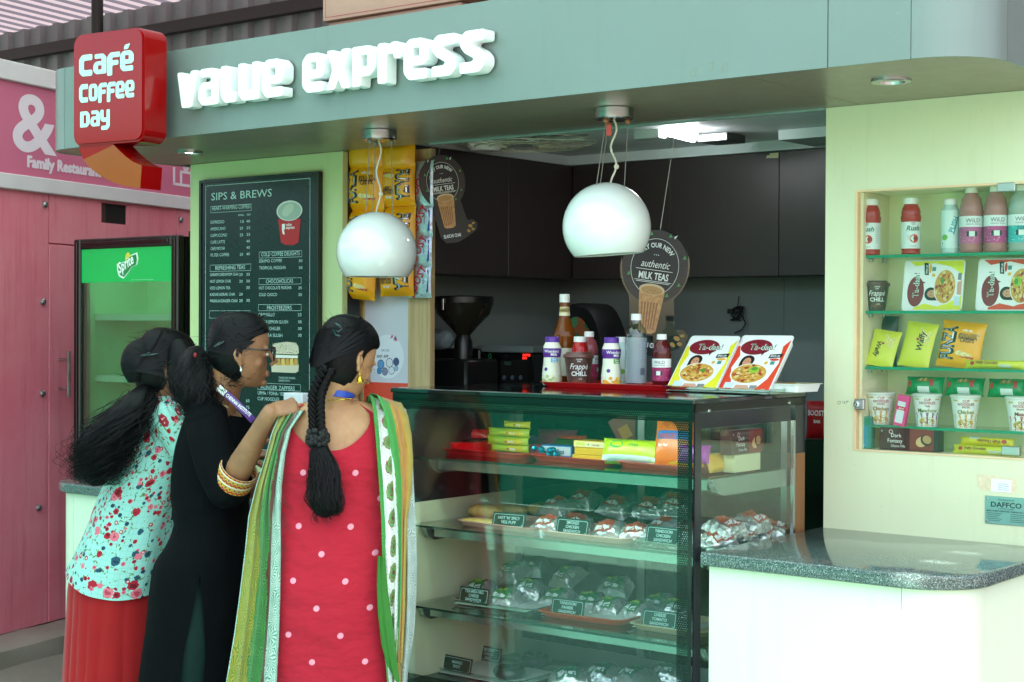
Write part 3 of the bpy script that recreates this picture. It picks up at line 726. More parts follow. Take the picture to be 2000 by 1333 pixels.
# ================================================================== pendant globes
OPAL = mat('opal_white', '#d9e2de', .12, var=.01, coat=.3)
def pendant(pp, gx, gy, gw, gtop, gbot, label, tilt):
    p = onZ(pp[0], pp[1], ZS); t = thing('pendant_lamp', label, 'pendant lamp', (p.x, p.y, ZS), 0, 'globe pendants over the counter')
    d = (p - CP).dot(FW); k = d / FPX; r = gw * k / 2
    c = atD(gx, gy, d); zt, zb = atD(gx, gtop, d).z, atD(gx, gbot, d).z; cz = zt - r; a0 = math.acos(max(-1, min(1, (zb - cz) / r)))
    rp = pp[2] * k / 2
    q = MB(); q.lathe([(0, 0), (rp, -.0005), (rp, -.032), (rp - .004, -.036), (0, -.036)], STEEL, MX.Translation(p), 32); q.build('ceiling_plate', t)
    pr = [(r * math.sin(a0 * i / 26), cz + r * math.cos(a0 * i / 26)) for i in range(27)]
    pr += [((r - .006) * math.sin(a0 * i / 14), cz + (r - .006) * math.cos(a0 * i / 14)) for i in range(14, -1, -1)]
    TM = MX.Translation((c.x, c.y, cz)) @ MX.Rotation(tilt, 4, FW) @ MX.Translation((0, 0, -cz))
    q = MB(); q.lathe(pr, OPAL, TM, 48); q.build('globe', t, smooth=50)
    CB = mat('cable', '#77756c', .5); BD = mat('wood_bead', '#8a5a3a', .5)
    for i in range(3):
        a = i * 2.1 + .5; o = V((math.cos(a) * rp * .72, math.sin(a) * rp * .72, 0)); e = V((c.x, c.y, 0)) + V((o.x * 1.25, o.y * 1.25, cz + math.sqrt(max(0, r * r - (1.25 * rp * .72) ** 2))))
        q = MB(); q.ball((p.x + o.x, p.y + o.y, ZS - .043), .0095, BD if tilt else CB, n=10, k=6); q.build('bead', t)
        q = MB(); q.tube([(p.x + o.x, p.y + o.y, ZS - .05), e], .0016, CB, 5); q.build('cable', t)
    q = MB(); pts = [(p.x + .012 * math.sin(i * .9), p.y, ZS - .036 + (zt - ZS + .036) * i / 12) for i in range(13)]; q.tube(pts, .0035, mat('flex', '#c9c6b2', .4), 6)
    q.ball(pts[9], .009, mat('flex', '#c9c6b2', .4), n=8, k=5); q.build('flex_cord', t)
    if tilt:
        q = MB(); q.box(p.x - .016, p.x + .004, p.y - .02, p.y - .018, ZS - .09, ZS - .055, P('#d8504c')); q.build('red_tape', t, smooth=0)
pendant((740, 256, 70), 736, 467, 157, 414, 541, 'white globe pendant hanging in front of the yellow crisp packets', 0)
pendant((1199, 213, 76), 1185, 430, 173, 357, 498, 'larger white globe pendant on cables with brown beads', R(-4))
# ================================================================== menu board
MB_Y = YW - .03
x0, x1 = onY(388, 500, MB_Y).x, onY(620.5, 500, MB_Y).x; zt_ = (onY(388, 351, MB_Y).z + onY(620, 337, MB_Y).z) / 2; zb_ = .96
menu = thing('menu_board', 'black menu board with white price list on the lime pillar', 'menu board', ((x0 + x1) / 2, MB_Y, zb_))
FR = mat('menu_frame', '#0b1213', .3); PN = mat('menu_black', '#10191a', .28, var=.03)
fw_ = .014
for (a, c, e, f) in ((x0, x0 + fw_, zb_, zt_), (x1 - fw_, x1, zb_, zt_), (x0 + fw_, x1 - fw_, zt_ - fw_, zt_), (x0 + fw_, x1 - fw_, zb_, zb_ + fw_)):
    q = MB(); q.box(a, c, MB_Y, YW - .001, e, f, FR, bev=.001); q.build('frame', menu, smooth=0)
q = MB(); q.box(x0 + fw_, x1 - fw_, MB_Y + .006, YW - .002, zb_ + fw_, zt_ - fw_, PN); panel = q.build('panel', menu, smooth=0)
MY = MB_Y + .0055; TM = FACE(0, MY, 0)
def mp(x, y): r = onY(x, y, MY); return r.x, r.z
q = MB()
a, c = mp(400, 900), mp(604, 900); zl = mp(502, 356)[1]
q.frame(a[0], zb_ + .04, c[0], zl, .0022, PRINTM, TM)
def mt(s, x, y, hpx, x2=None, bold=0, align='L'):
    p = mp(x, y); h = mp(x, y - hpx)[1] - p[1]; size = h / .72
    sx = .8
    if x2 is not None:
        w_ = abs(mp(x2, y)[0] - p[0]); vs, _ = text_geo(s, size, bold=bold); wd = max(v[0] for v in vs) - min(v[0] for v in vs); sx = w_ / wd
    q.text(s, p[0], p[1], size, PRINTM, TM, bold=bold, sx=sx, align=align)
mt('SIPS & BREWS', 412, 392, 15, 530)
def head(s, xa, xb, y0, y1, tx0, tx1):
    p, r = mp(xa, y1), mp(xb, y0); p2 = mp((xa + xb) / 2, (y0 + y1) / 2); h2 = (mp(xa, y0)[1] - mp(xa, y1)[1]) / 2
    q.frame(p[0], p2[1] - h2, r[0], p2[1] + h2, .0013, PRINTM, TM); mt(s, tx0, (y0 + y1) / 2 + 4 + (tx0 + tx1 - xa - xb) * 0, 8, tx1)
head('HEART-WARMING COFFEES', 411.5, 491.5, 401, 414, 414, 489); mt('SMALL', 465, 422.5, 3.6, 477); mt('RED', 482, 421.5, 3.6, 489)
rows = [('ESPRESSO', '15', '40', 438), ('AMERICANO', '20', '35', 451), ('CAPPUCCINO', '25', '35', 464), ('CAFE LATTE', '', '40', 477), ('CAFE MOCHA', '', '40', 489.5), ('FILTER COFFEE', '20', '40', 502)]
wds = [437.5, 440.5, 443, 439, 439, 447]
for (s, p1, p2, y), xe in zip(rows, wds):
    mt(s, 411, y - .3, 6.2, xe)
    if p1: mt(p1, 468, y - 2, 5.6, 474.5)
    mt(p2, 481, y - 2.8, 5.6, 488)
head('REFRESHING TEAS', 410, 490, 517, 530, 420, 478)
rows = [('GARAM/CARDAMOM CHAI', '20', '35', 540, 465), ('HOT LEMON CHAI', '20', '30', 553, 450), ('ICED LEMON TEA', '', '30', 566, 449.5), ('KADAK/ADRAK CHAI', '20', '', 578.5, 458), ('MASALA/GINGER CHAI', '20', '35', 591, 463)]
for s, p1, p2, y, xe in rows:
    mt(s, 410, y, 6, xe)
    if p1: mt(p1, 467, y - .6, 5.6, 473.5)
    if p2: mt(p2, 480.5, y - 1, 5.6, 487.5)
p, r = mp(409, 622), mp(488, 607); q.frame(p[0], p[1], r[0], r[1], .0013, PRINTM, TM)
head('COLD COFFEE DELIGHTS', 506, 589.5, 491, 503.5, 510, 585)
mt('ESKIMO COFFEE', 506, 513.5, 6.4, 550); mt('30', 583, 512.5, 5.6, 590); mt('TROPICAL MOKSHA', 506, 527, 6.4, 558); mt('30', 583, 526, 5.6, 590)
head('CHOCOHOLICAS', 505.5, 588.5, 543.5, 556, 519, 572)
mt('HOT CHOCOLATE MOKSHA', 505.5, 566, 6.4, 569); mt('35', 582, 565.5, 5.6, 589); mt('COLD CHOCO', 505.5, 579, 6.4, 541); mt('35', 582, 578.5, 5.6, 589)
head('FROSTEEZERS', 504.5, 588.5, 595, 607.5, 521, 569)
for s, y, xe, pr_ in (('ORANGILLO', 618, 536, '25'), ('FRESH LEMON SLUSH', 632, 562, '30'), ('GUAVA CHILLER', 645, 547, '30'), ('JALJEERA SLUSH', 658, 552, '30')):
    mt(s, 504.5, y, 6.6, xe); mt(pr_, 581.5, y, 6, 588.5)
mt('TANDOORI PANEER', 544, 740, 4.2, 577); mt('SANDWICH', 544, 745.5, 4.2, 566)
head('HUNGER ZAPPERS', 503, 587, 750, 763, 509, 575)
mt('UPMA / POHA / KESARI BATH', 503, 771, 7, 585); mt('CUP NOODLES', 503, 782, 7, 545); mt('60', 480, 786, 6.4, 487); mt('75', 480, 799, 6.4, 487)
q.build('lettering', panel, smooth=0, fix='flat')
# printed cup and sandwich pictures on the board
q = MB(); CR = P('#b3161f'); cupc = [mp(541, 415), mp(550, 477), mp(583, 477), mp(591, 415)]
q.poly([(*mp(543, 428), 0), (*mp(549, 474), 0), (*mp(558, 479), 0), (*mp(574, 479), 0), (*mp(583, 474), 0), (*mp(588, 428), 0)], CR, FACE(0, MY - .0006, 0))
cc = mp(565.5, 412); rx_ = mp(591, 412)[0] - cc[0]; ry_ = mp(565, 392)[1] - cc[1]
q.ell(cc[0], cc[1], rx_, ry_, P('#cfd8cf'), FACE(0, MY - .001, 0)); q.ell(cc[0], cc[1] - .002, rx_ * .9, ry_ * .88, P('#9db3a4'), FACE(0, MY - .0014, 0)); q.ell(cc[0] - .008, cc[1] + .004, rx_ * .5, ry_ * .5, P('#b5c6b5'), FACE(0, MY - .0016, 0), rot=.5)
a = mp(551, 449); q.rect(a[0], a[1], a[0] + .018, a[1] + .024, PRINTW, FACE(0, MY - .0009, 0))
q.poly([(a[0] + .004, a[1] - .018, 0), (a[0] + .017, a[1] - .022, 0), (a[0] + .012, a[1], 0), (a[0], a[1], 0)], PRINTW, FACE(0, MY - .0009, 0))
q.text('value', a[0] + .024, a[1] + .015, .017, PRINTW, FACE(0, MY - .0009, 0), bold=1); q.text('express', a[0] + .024, a[1] + .002, .017, PRINTW, FACE(0, MY - .0009, 0), bold=1)
q.build('cup_picture', panel, smooth=0, fix='flat')
q = MB(); T = FACE(0, MY - .0006, 0); T3 = FACE(0, MY - .001, 0); rs = random.Random(5)
def mpoly(pts, m, T): q.poly([(*mp(*p), 0) for p in pts], m, T)
mpoly([(531, 680), (536, 671), (560, 668), (578, 670), (583, 677), (584, 690), (578, 694), (531, 692)], P('#c9c0a6'), T)
mpoly([(531, 691), (583, 693), (584, 714), (531, 714)], P('#3d6b46'), T); mpoly([(531, 693), (582, 695), (582, 700), (531, 699)], P('#e8e4da'), T3)
mpoly([(531, 700), (583, 701), (582, 705), (531, 704)], P('#7c2034'), T3)
for i in range(6): mpoly([(533 + i * 8.4, 702), (539 + i * 8.4, 700), (540.5 + i * 8.4, 714), (533 + i * 8.4, 714)], P('#c9963f' if i % 2 else '#dcb863'), FACE(0, MY - .0013, 0))
mpoly([(530, 713), (584, 713), (583, 726), (576, 729), (531, 727)], P('#cfc6ad'), T3)
for i in range(60):
    x, y = rs.uniform(533, 580), rs.uniform(670, 690); c_ = mp(x, y); q.ell(c_[0], c_[1], .003, .0022, P('#8f8468' if i % 2 else '#e6dfc9'), FACE(0, MY - .0009, 0), n=6)
q.build('sandwich_picture', panel, smooth=0, fix='flat')
# ================================================================== drinks fridge
FY = 4.84
fx0, fx1 = onY(143, 700, FY).x, onY(346, 700, FY).x; fzt = onY(240, 464, FY).z
fr = thing('drinks_fridge', 'black glass door drinks fridge with green Sprite header', 'fridge', ((fx0 + fx1) / 2, FY, 0))
FB = mat('fridge_black', '#0c0f0f', .3)
q = MB()
q.box(fx0 + .01, fx0 + .04, FY + .05, FY + .46, GZ + .02, fzt - .005, FB); q.box(fx1 - .04, fx1 - .005, FY + .05, FY + .46, GZ + .02, fzt - .005, FB)
q.box(fx0 + .04, fx1 - .04, FY + .43, FY + .46, GZ + .02, fzt - .005, FB); q.box(fx0 + .04, fx1 - .04, FY + .05, FY + .43, fzt - .06, fzt - .005, FB); q.box(fx0 + .04, fx1 - .04, FY + .05, FY + .43, GZ + .02, .25, FB)
q.build('cabinet', fr, smooth=0)
q = MB(); LN = mat('fridge_liner', '#a3e3c0', .45); q.box(fx0 + .041, fx0 + .05, FY + .06, FY + .429, .251, fzt - .061, LN); q.box(fx1 - .05, fx1 - .041, FY + .06, FY + .429, .251, fzt - .061, LN); q.box(fx0 + .05, fx1 - .05, FY + .415, FY + .429, .251, fzt - .061, LN); q.build('liner', fr, smooth=0)  # green of the door's reflection put into the liner colour
q = MB(); ex = onY(367, 460, FY + .1).x; q.box(fx1 - .004, fx1 + .012, FY + .07, FY + .4, GZ + .02, fzt + .02, FB); q.build('side_rail', fr, smooth=0)
fd = .05
for (a, c, e, f) in ((fx0, fx0 + fd, .2, fzt), (fx1 - fd, fx1, .2, fzt), (fx0 + fd, fx1 - fd, fzt - .05, fzt), (fx0 + fd, fx1 - fd, .2, .25)):
    q = MB(); q.box(a, c, FY, FY + .045, e, f, FB, bev=.006); q.build('door_frame', fr, smooth=0)
    q = MB(); q.box(a + .016, c - .016, FY - .006, FY + .002, e + .016, f - .016, BLACKG, bev=.002); q.build('frame_bead', fr, smooth=0)
hz0 = onY(255, 551, FY + .01).z; hx0, hx1 = fx0 + fd, fx1 - fd
q = MB(); q.box(hx0, hx1, FY + .012, FY + .03, hz0, fzt - .05, mat('sprite_green', '#0a9a4c', .25, var=.02, emis=.12)); hd = q.build('header_panel', fr, smooth=0)
T = FACE(0, FY + .0115, 0); T3 = FACE(0, FY + .0105, 0); q = MB()
def sp2(x, y): r = onY(x, y, FY + .011); return (r.x, r.z, 0)
bad = [(228, 516), (244, 511), (251, 502), (258, 497), (268, 493), (270, 505), (268, 517), (258, 522), (250, 534), (241, 545), (232, 540), (229, 530)]
q.poly([sp2(*p) for p in bad], P('#d9efe2'), T)
cx_, cy_ = 249, 520
q.poly([sp2(cx_ + (x - cx_) * .88, cy_ + (y - cy_) * .86) for x, y in bad], P('#0c7f45'), T3)
c_ = sp2(250, 505); q.ell(c_[0], c_[1], .022, .028, P('#d3cf3c'), FACE(0, FY + .011, 0), n=20, a0=0, a1=2 * PI)
T4 = MX.Translation((sp2(233, 531)[0], FY + .0098, sp2(233, 535)[1])) @ MX.Rotation(R(-24), 4, 'Y') @ MX(((1, 0, 0, 0), (0, 0, -1, 0), (0, 1, 0, 0), (0, 0, 0, 1)))
q.text('Sprite', 0, 0, .072, P('#eef6f0'), T4, bold=1, sx=.72, shear=.2)
q.text('Sprite is the registered trademark of the beverage company', sp2(256, 545)[0], sp2(256, 548)[1], .0085, P('#9fd6b5'), T, sx=.8)
q.build('emblem', hd, smooth=0, fix='flat')
q = MB(); q.box(hx0, hx1, FY + .016, FY + .022, .25, hz0 - .001, glass('fridge_glass', '#d3f0e0', 3.0)); q.build('door_glass', fr, smooth=0)
q = MB(); q.box(hx0 + .08, hx1 - .08, FY + .07, FY + .1, fzt - .075, fzt - .062, mat('added_fridge_glow', '#d8ffe6', .4, var=0, emis=5)); q.build('lamp', fr, smooth=0)  # added glowing strip that brightens the inside, no known lamp
q = MB(); q.box(hx0, hx0 + .03, FY + .024, FY + .04, .25, hz0, ALU); q.build('seal_strip', fr, smooth=0)
for zz in (onY(240, 622, FY + .3).z, onY(240, 738, FY + .3).z, .75, .45):
    q = MB(); q.box(fx0 + .052, fx1 - .052, FY + .1, FY + .41, zz - .004, zz + .004, mat('fridge_shelf', '#d3ebe0', .4)); q.box(fx0 + .052, fx1 - .052, FY + .092, FY + .0995, zz - .012, zz + .02, mat('fridge_shelf', '#d3ebe0', .4)); q.build('shelf', fr, smooth=0)
# ================================================================== cardboard cartons on the kiosk roof
CARD = mat('cardboard', '#bd9384', .75, var=.06, vs=4, bump=.1, bs=40)
def carton(x0, x1, y0, y1, z0, z1, rz, label):
    c = ((x0 + x1) / 2, (y0 + y1) / 2, z0); t = thing('carton', label, 'carton', c, rz, 'cardboard cartons on the kiosk roof'); w_, d_, h_ = (x1 - x0) / 2, (y1 - y0) / 2, z1 - z0
    q = MB(); q.box(-w_, w_, -d_, d_, 0, h_, CARD, bev=.006, seg=2); bx = q.build('box', t, world=False, smooth=40)
    q = MB(); T = FACE(0, -d_ - .0012, 0); RD = P('#a8303a')
    q.frame(-w_ + .015, .012, w_ - .015, h_ - .015, .002, RD, T); q.build('printed_frame', bx, world=False, smooth=0, fix='flat')
    q = MB(); q.box(-w_ + .004, w_ - .004, -.025, .025, h_ + .0003, h_ + .001, mat('packing_tape', '#c7a983', .25)); q.build('tape', bx, world=False, smooth=0)
    q = MB(); T = FACE(0, -d_ - .0012, 0); q.text('FRAGILE', w_ - .16, h_ * .45, .05, P('#2a2030'), T, bold=1, sx=.7); q.build('stamp', bx, world=False, smooth=0, fix='flat')
    return t
cx0, cx1 = onY(638, 20, 4.3).x, onY(936, 5, 4.3).x
carton(cx0 + .01, cx1 - .08, 4.3, 4.72, ZT - .099, onY(640, 45, 4.3).z, 0, 'cardboard carton lying lowest behind the fascia, lid edge just showing')
carton(cx0, cx1, 4.28, 4.74, onY(640, 44, 4.28).z + .004, onY(640, 44, 4.28).z + .3, R(.6), 'cardboard carton with a red printed border, on top of another carton')
# ================================================================== product builders (local space: base at z 0, facing -Y)
CAMROT = YAW                                             # facing the camera
def wrapf(r, off=.0006): return lambda x, y, z: ((r + off) * math.sin(x / r), -(r + off) * math.cos(x / r), y)
def conef(r0, h0, r1, h1, off=.0007):
    def f(x, y, z):
        r = r0 + (r1 - r0) * (y - h0) / (h1 - h0) + off; return (r * math.sin(x / r), -r * math.cos(x / r), y)
    return f
def band(q, r, z0, z1, m, n=28, a0=-PI, a1=PI, off=.0004):
    vs = []
    for i in range(n + 1):
        a = a0 + (a1 - a0) * i / n; vs += [((r + off) * math.sin(a), -(r + off) * math.cos(a), z0), ((r + off) * math.sin(a), -(r + off) * math.cos(a), z1)]
    q.add(vs, [(2 * i, 2 * i + 2, 2 * i + 3, 2 * i + 1) for i in range(n)], m)
def wpoly(q, pts, m, f): q.add([f(p[0], p[1], 0) for p in pts], [tuple(range(len(pts)))], m)
def wrect(q, x0, y0, x1, y1, m, f, n=4):
    for i in range(n):
        a, b_ = x0 + (x1 - x0) * i / n, x0 + (x1 - x0) * (i + 1) / n; wpoly(q, [(a, y0), (b_, y0), (b_, y1), (a, y1)], m, f)
def well(q, cx, cy, rx, ry, m, f, n=14): wpoly(q, [(cx + rx * math.cos(2 * PI * i / n), cy + ry * math.sin(2 * PI * i / n)) for i in range(n)], m, f)
CAPW = mat('cap_white', '#e4e8e2', .4)
def bottle(name, label, loc, rz, prof, body, cap, caph, capr, group, deco=None, neck=None):
    t = thing(name, label, 'bottle', loc, rz, group)
    q = MB(); q.lathe(prof, body, None, 28); q.build('body', t, world=False, smooth=50)
    zt = prof[-1][1]
    q = MB(); q.lathe([(capr, zt - .002), (capr, zt - .002 + caph - .002), (capr - .002, zt - .002 + caph), (0, zt - .002 + caph)], cap, None, 28); q.build('cap', t, world=False, smooth=40)
    if deco:
        q = MB(); deco(q); q.build('label_sleeve', t, world=False, smooth=40, fix='flat')
    return t
GB = 'drink bottles on display'
def wild(label, loc, rz, liq, c2, c3, zero=False):
    r = .037
    pr = [(0, 0), (.03, 0), (.035, .004), (r, .012), (r - .002, .022), (r, .028), (r, .115), (r - .001, .122), (r + .0005, .128), (r - .003, .15), (.029, .172), (.02, .183), (.019, .192)]
    def deco(q):
        band(q, r, .03, .082, P(c2)); band(q, r, .082, .116, P('#dfe9e6')); f = wrapf(r, .0012)
        q.text('WiLD', 0, .096, .018, P('#3c3c46'), fn=f, align='C'); q.text('vitamin drink', 0, .088, .0085, P('#6f757c'), fn=f, align='C')
        if zero: q.text('zero', 0, .070, .019, P('#2c5d63'), fn=f, align='C')
        wrect(q, -.02, .052, .012, .068, P('#d8e6dd'), f); wrect(q, -.02, .052, -.012, .068, P('#23303a'), wrapf(r, .0016), 2); wrect(q, .005, .052, .012, .068, P('#23303a'), wrapf(r, .0016), 2)
        rs = random.Random(hash(c2) % 999 if False else 4)
        for i in range(26): well(q, rs.uniform(-.05, .05), rs.uniform(.033, .08), .0022, .0022, P(c3), wrapf(r, .001), 6)
    return bottle('vitamin_drink_bottle', label, loc, rz, pr, liq, CAPW, .021, .0195, GB, deco)
def rush(label, loc, rz):
    r = .031
    pr = [(0, 0), (.027, 0), (.031, .005), (r - .002, .014), (r, .02), (r, .108), (.0325, .118), (.0325, .124), (.03, .13), (.031, .138), (.027, .152), (.0225, .16), (.022, .166)]
    def deco(q):
        band(q, r, .02, .106, P('#dfe8e4')); f = wrapf(r, .0012)
        q.text('Rush', 0, .078, .022, P('#1c6b4d'), fn=f, align='C', bold=1, shear=.25); well(q, .004, .052, .014, .014, P('#c9352f'), f); well(q, .008, .052, .007, .007, P('#8f1f22'), wrapf(r, .0016)); well(q, -.012, .056, .008, .009, P('#cfd9cf'), wrapf(r, .0009))
        q.text('COFFEE', 0, .101, .004, P('#333'.replace('#333', '#333333')), fn=f, align='C', bold=1); q.text('DAY', 0, .0965, .004, P('#333333'), fn=f, align='C', bold=1)
        q.text('STRAWBERRY', 0, .026, .004, P('#555555'), fn=f, align='C')
        for i in range(8): wrect(q, .028, .04 + i * .007, .042, .0415 + i * .007, P('#9aa8a4'), f, 2)
    return bottle('juice_bottle', label, loc, rz, pr, liquid('liq_red', '#c01b1b', 1, .8), CAPW, .021, .0235, GB, deco)
def push(label, loc, rz):
    r = .029
    pr = [(0, 0), (.026, 0), (r, .004), (r - .002, .012), (r, .018), (r, .13), (.027, .142), (.02, .15), (.019, .158)]
    def deco(q):
        band(q, r, .018, .138, P('#cfe6df')); f = wrapf(r, .0012)
        vs, fs = text_geo('PUSH', .022, bold=1); q.add([f(-b_ + .01, a + .055, 0) if False else f(a * .35 - b_ * .94 + .004, a * .94 + b_ * .35 + .065, 0) for a, b_ in vs], fs, P('#3f9fb0'))
        wpoly(q, [(-.03, .02), (.03, .02), (.03, .05), (0, .034), (-.03, .032)], P('#5fb0d0'), f); wpoly(q, [(-.03, .03), (.03, .048), (.03, .056), (-.03, .036)], P('#23466b'), wrapf(r, .0016)); well(q, -.022, .052, .01, .009, P('#6fae3c'), f)
        for i in range(14): wpoly(q, [(.004 + .001 * i, .06 + i * .004), (.01 + .0012 * i, .064 + i * .004), (.006 + .001 * i, .066 + i * .004)], P('#2f7f8a'), wrapf(r, .0014))
    return bottle('juice_bottle', label, loc, rz, pr, mat('push_body', '#b9d5cf', .2), CAPW, .019, .0205, GB, deco)
def milk(label, loc, rz, flavour, c1, c2, c3):
    r = .03
    pr = [(0, 0), (.028, 0), (.031, .006), (.032, .03), (.0275, .07), (.026, .085), (.03, .11), (.029, .122), (.024, .134), (.022, .14)]
    def rad(z):
        for (r0, z0), (r1, z1) in zip(pr[1:], pr[2:]):
            if z0 <= z <= z1: return r0 + (r1 - r0) * (z - z0) / max(1e-6, z1 - z0)
        return .03
    def f(x, y, z): rr = rad(y) + .0012; return (rr * math.sin(x / .029), -rr * math.cos(x / .029), y)
    def deco(q):
        for z0, z1, c in ((.004, .088, '#dfe6cf'), (.09, .119, '#5b2a8c')):
            n = 5
            for i in range(n):
                a, b_ = z0 + (z1 - z0) * i / n, z0 + (z1 - z0) * (i + 1) / n; k = [];
                for j in range(25): an = -PI + 2 * PI * j / 24; k += [((rad(a) + .0005) * math.sin(an), -(rad(a) + .0005) * math.cos(an), a), ((rad(b_) + .0005) * math.sin(an), -(rad(b_) + .0005) * math.cos(an), b_)]
                q.add(k, [(2 * j, 2 * j + 2, 2 * j + 3, 2 * j + 1) for j in range(24)], P(c))
        q.text('Wonderz', 0, .105, .0125, PRINTW, fn=f, align='C', bold=1); q.text('Milk', .008, .095, .0125, PRINTW, fn=f, align='C', bold=1)
        wrect(q, -.002, .074, .024, .088, P(c1), f); q.text(flavour[0], .011, .0825, .0065, PRINTW, fn=lambda x, y, z: V(f(x, y, z)) * 1.0 + V((0, -.0006, 0)), align='C', bold=1); q.text(flavour[1], .011, .0757, .0065, PRINTW, fn=lambda x, y, z: V(f(x, y, z)) + V((0, -.0006, 0)), align='C', bold=1)
        rs = random.Random(9)
        for i in range(16): well(q, rs.uniform(-.03, .035), rs.uniform(.008, .034), rs.uniform(.004, .01), rs.uniform(.003, .006), P((c2, c3)[i % 2]), lambda x, y, z, k=i: V(f(x, y, z)) - V((0, .0002 + k * .00003, 0)), 8)
        well(q, -.018, .052, .006, .006, P('#5b2a8c'), f)
    return bottle('milk_bottle', label, loc, rz, pr, mat('milk_body', '#e2e4cf', .2), mat('cap_purple', '#5a2f96', .35), .018, .0235, GB, deco)
def cup_pack(name, label, loc, rz, r0, r1, h, body, lid, deco, group, cat='cup'):
    t = thing(name, label, cat, loc, rz, group)
    q = MB(); q.lathe([(0, 0), (r0, 0), (r1, h)], body, None, 32); q.build('cup_body', t, world=False, smooth=40)
    q = MB(); q.lathe([(r1 - .001, h - .003), (r1 + .003, h - .002), (r1 + .003, h + .004), (r1 - .002, h + .006), (0, h + .006)] if lid[1] < .01 else [(r1 + .002, h - .004), (r1 + .004, h), (r1 + .002, h + lid[1] * .55), (r1 - .004, h + lid[1] * .6), (r1 - .006, h + lid[1]), (0, h + lid[1])], lid[0], None, 32); q.build('lid', t, world=False, smooth=35)
    q = MB(); deco(q); q.build('label_print', t, world=False, smooth=40, fix='flat'); return t
def frappe(label, loc, rz):
    f = conef(.03, 0, .042, .085)
    def deco(q):
        q.text('Frappé', -.002, .05, .024, PRINTW, fn=f, align='C', bold=0, shear=.3, sx=.85); q.text('CHILL', 0, .031, .018, PRINTW, fn=f, align='C', bold=1)
        q.text('COFFEE', 0, .077, .0055, PRINTW, fn=f, align='C', bold=1); q.text('DAY', 0, .071, .0055, PRINTW, fn=f, align='C', bold=1); q.text('LITE', .004, .02, .006, PRINTW, fn=f, align='C')
        wpoly(q, [(-.022, .002), (.026, .002), (.026, .006), (-.008, .014), (-.022, .011)], P('#4aa9c8'), f)
        for i in range(30): wrect(q, -.06 + i * .004, .0815, -.058 + i * .004, .083, P('#bfe0dc'), f, 1)
        for i in range(7): well(q, -.018 + i * .006, .018 - abs(i - 3) * .001, .002, .006, P('#7d4a35'), conef(.03, 0, .042, .085, .0004), 8)
    return cup_pack('frappe_cup', label, loc, rz, .03, .042, .085, mat('frappe_brown', '#4b332b', .35), (mat('frappe_lid', '#5f3a30', .3), .014), deco, 'frappe cups')
NOOD = ['#c9a24a', '#d9c27a', '#a8442e', '#5f8a3c', '#e3d8b0']
def bowl_art(q, cx, cy, rx, ry, f, seed=1, n=40, rim='#e8ebe6', eps=None, pal=NOOD):
    rs = random.Random(seed); well(q, cx, cy, rx * 1.07, ry * 1.07, P(rim), f(0), 20); well(q, cx, cy, rx, ry, P(pal[0]), f(1), 20)
    for i in range(n):
        a, d = rs.uniform(0, 2 * PI), math.sqrt(rs.random()) * .85; well(q, cx + rx * d * math.cos(a), cy + ry * d * math.sin(a), rx * rs.uniform(.06, .15), ry * rs.uniform(.06, .16), P(rs.choice(pal)), f(2 + i * .05), 6)
def noodle_cup(label, loc, rz, word, wc, c2):
    F0 = lambda k: conef(.032, 0, .045, .1, .0007 + .00025 * k)
    f = F0(0)
    def deco(q):
        for a in (-.045, .026): wrect(q, a, .086, a + .018, .091, P('#cdb56a'), f, 2)
        q.text('CUP', 0, .083, .0115, P('#a81f2c'), fn=f, align='C', bold=1); q.text('NOODLES', 0, .073, .0115, P('#a81f2c'), fn=f, align='C', bold=1)
        q.text(word[0], 0, .065, .008, P('#8a3a22'), fn=f, align='C', bold=1); q.text(word[1], 0, .047, .0165, P('#3a2a1c'), fn=f, align='C', bold=1); q.text(word[1], .0007, .0478, .0158, P(wc), fn=F0(1), align='C', bold=0)
        wrect(q, -.04, .038, .04, .045, P(c2), f); q.text(word[2], 0, .0395, .0048, PRINTW, fn=F0(1), align='C')
        wrect(q, -.036, .002, .036, .038, P(c2), conef(.032, 0, .045, .1, .0004)); bowl_art(q, 0, .018, .026, .014, lambda k: F0(1 + k), seed=len(word[1]))
    return cup_pack('noodle_cup', label, loc, rz, .032, .045, .1, mat('cup_white', '#e5e9e2', .4), (mat('cup_lid', '#d9dcd2', .35), .005), deco, 'noodle cups in the cabinet')
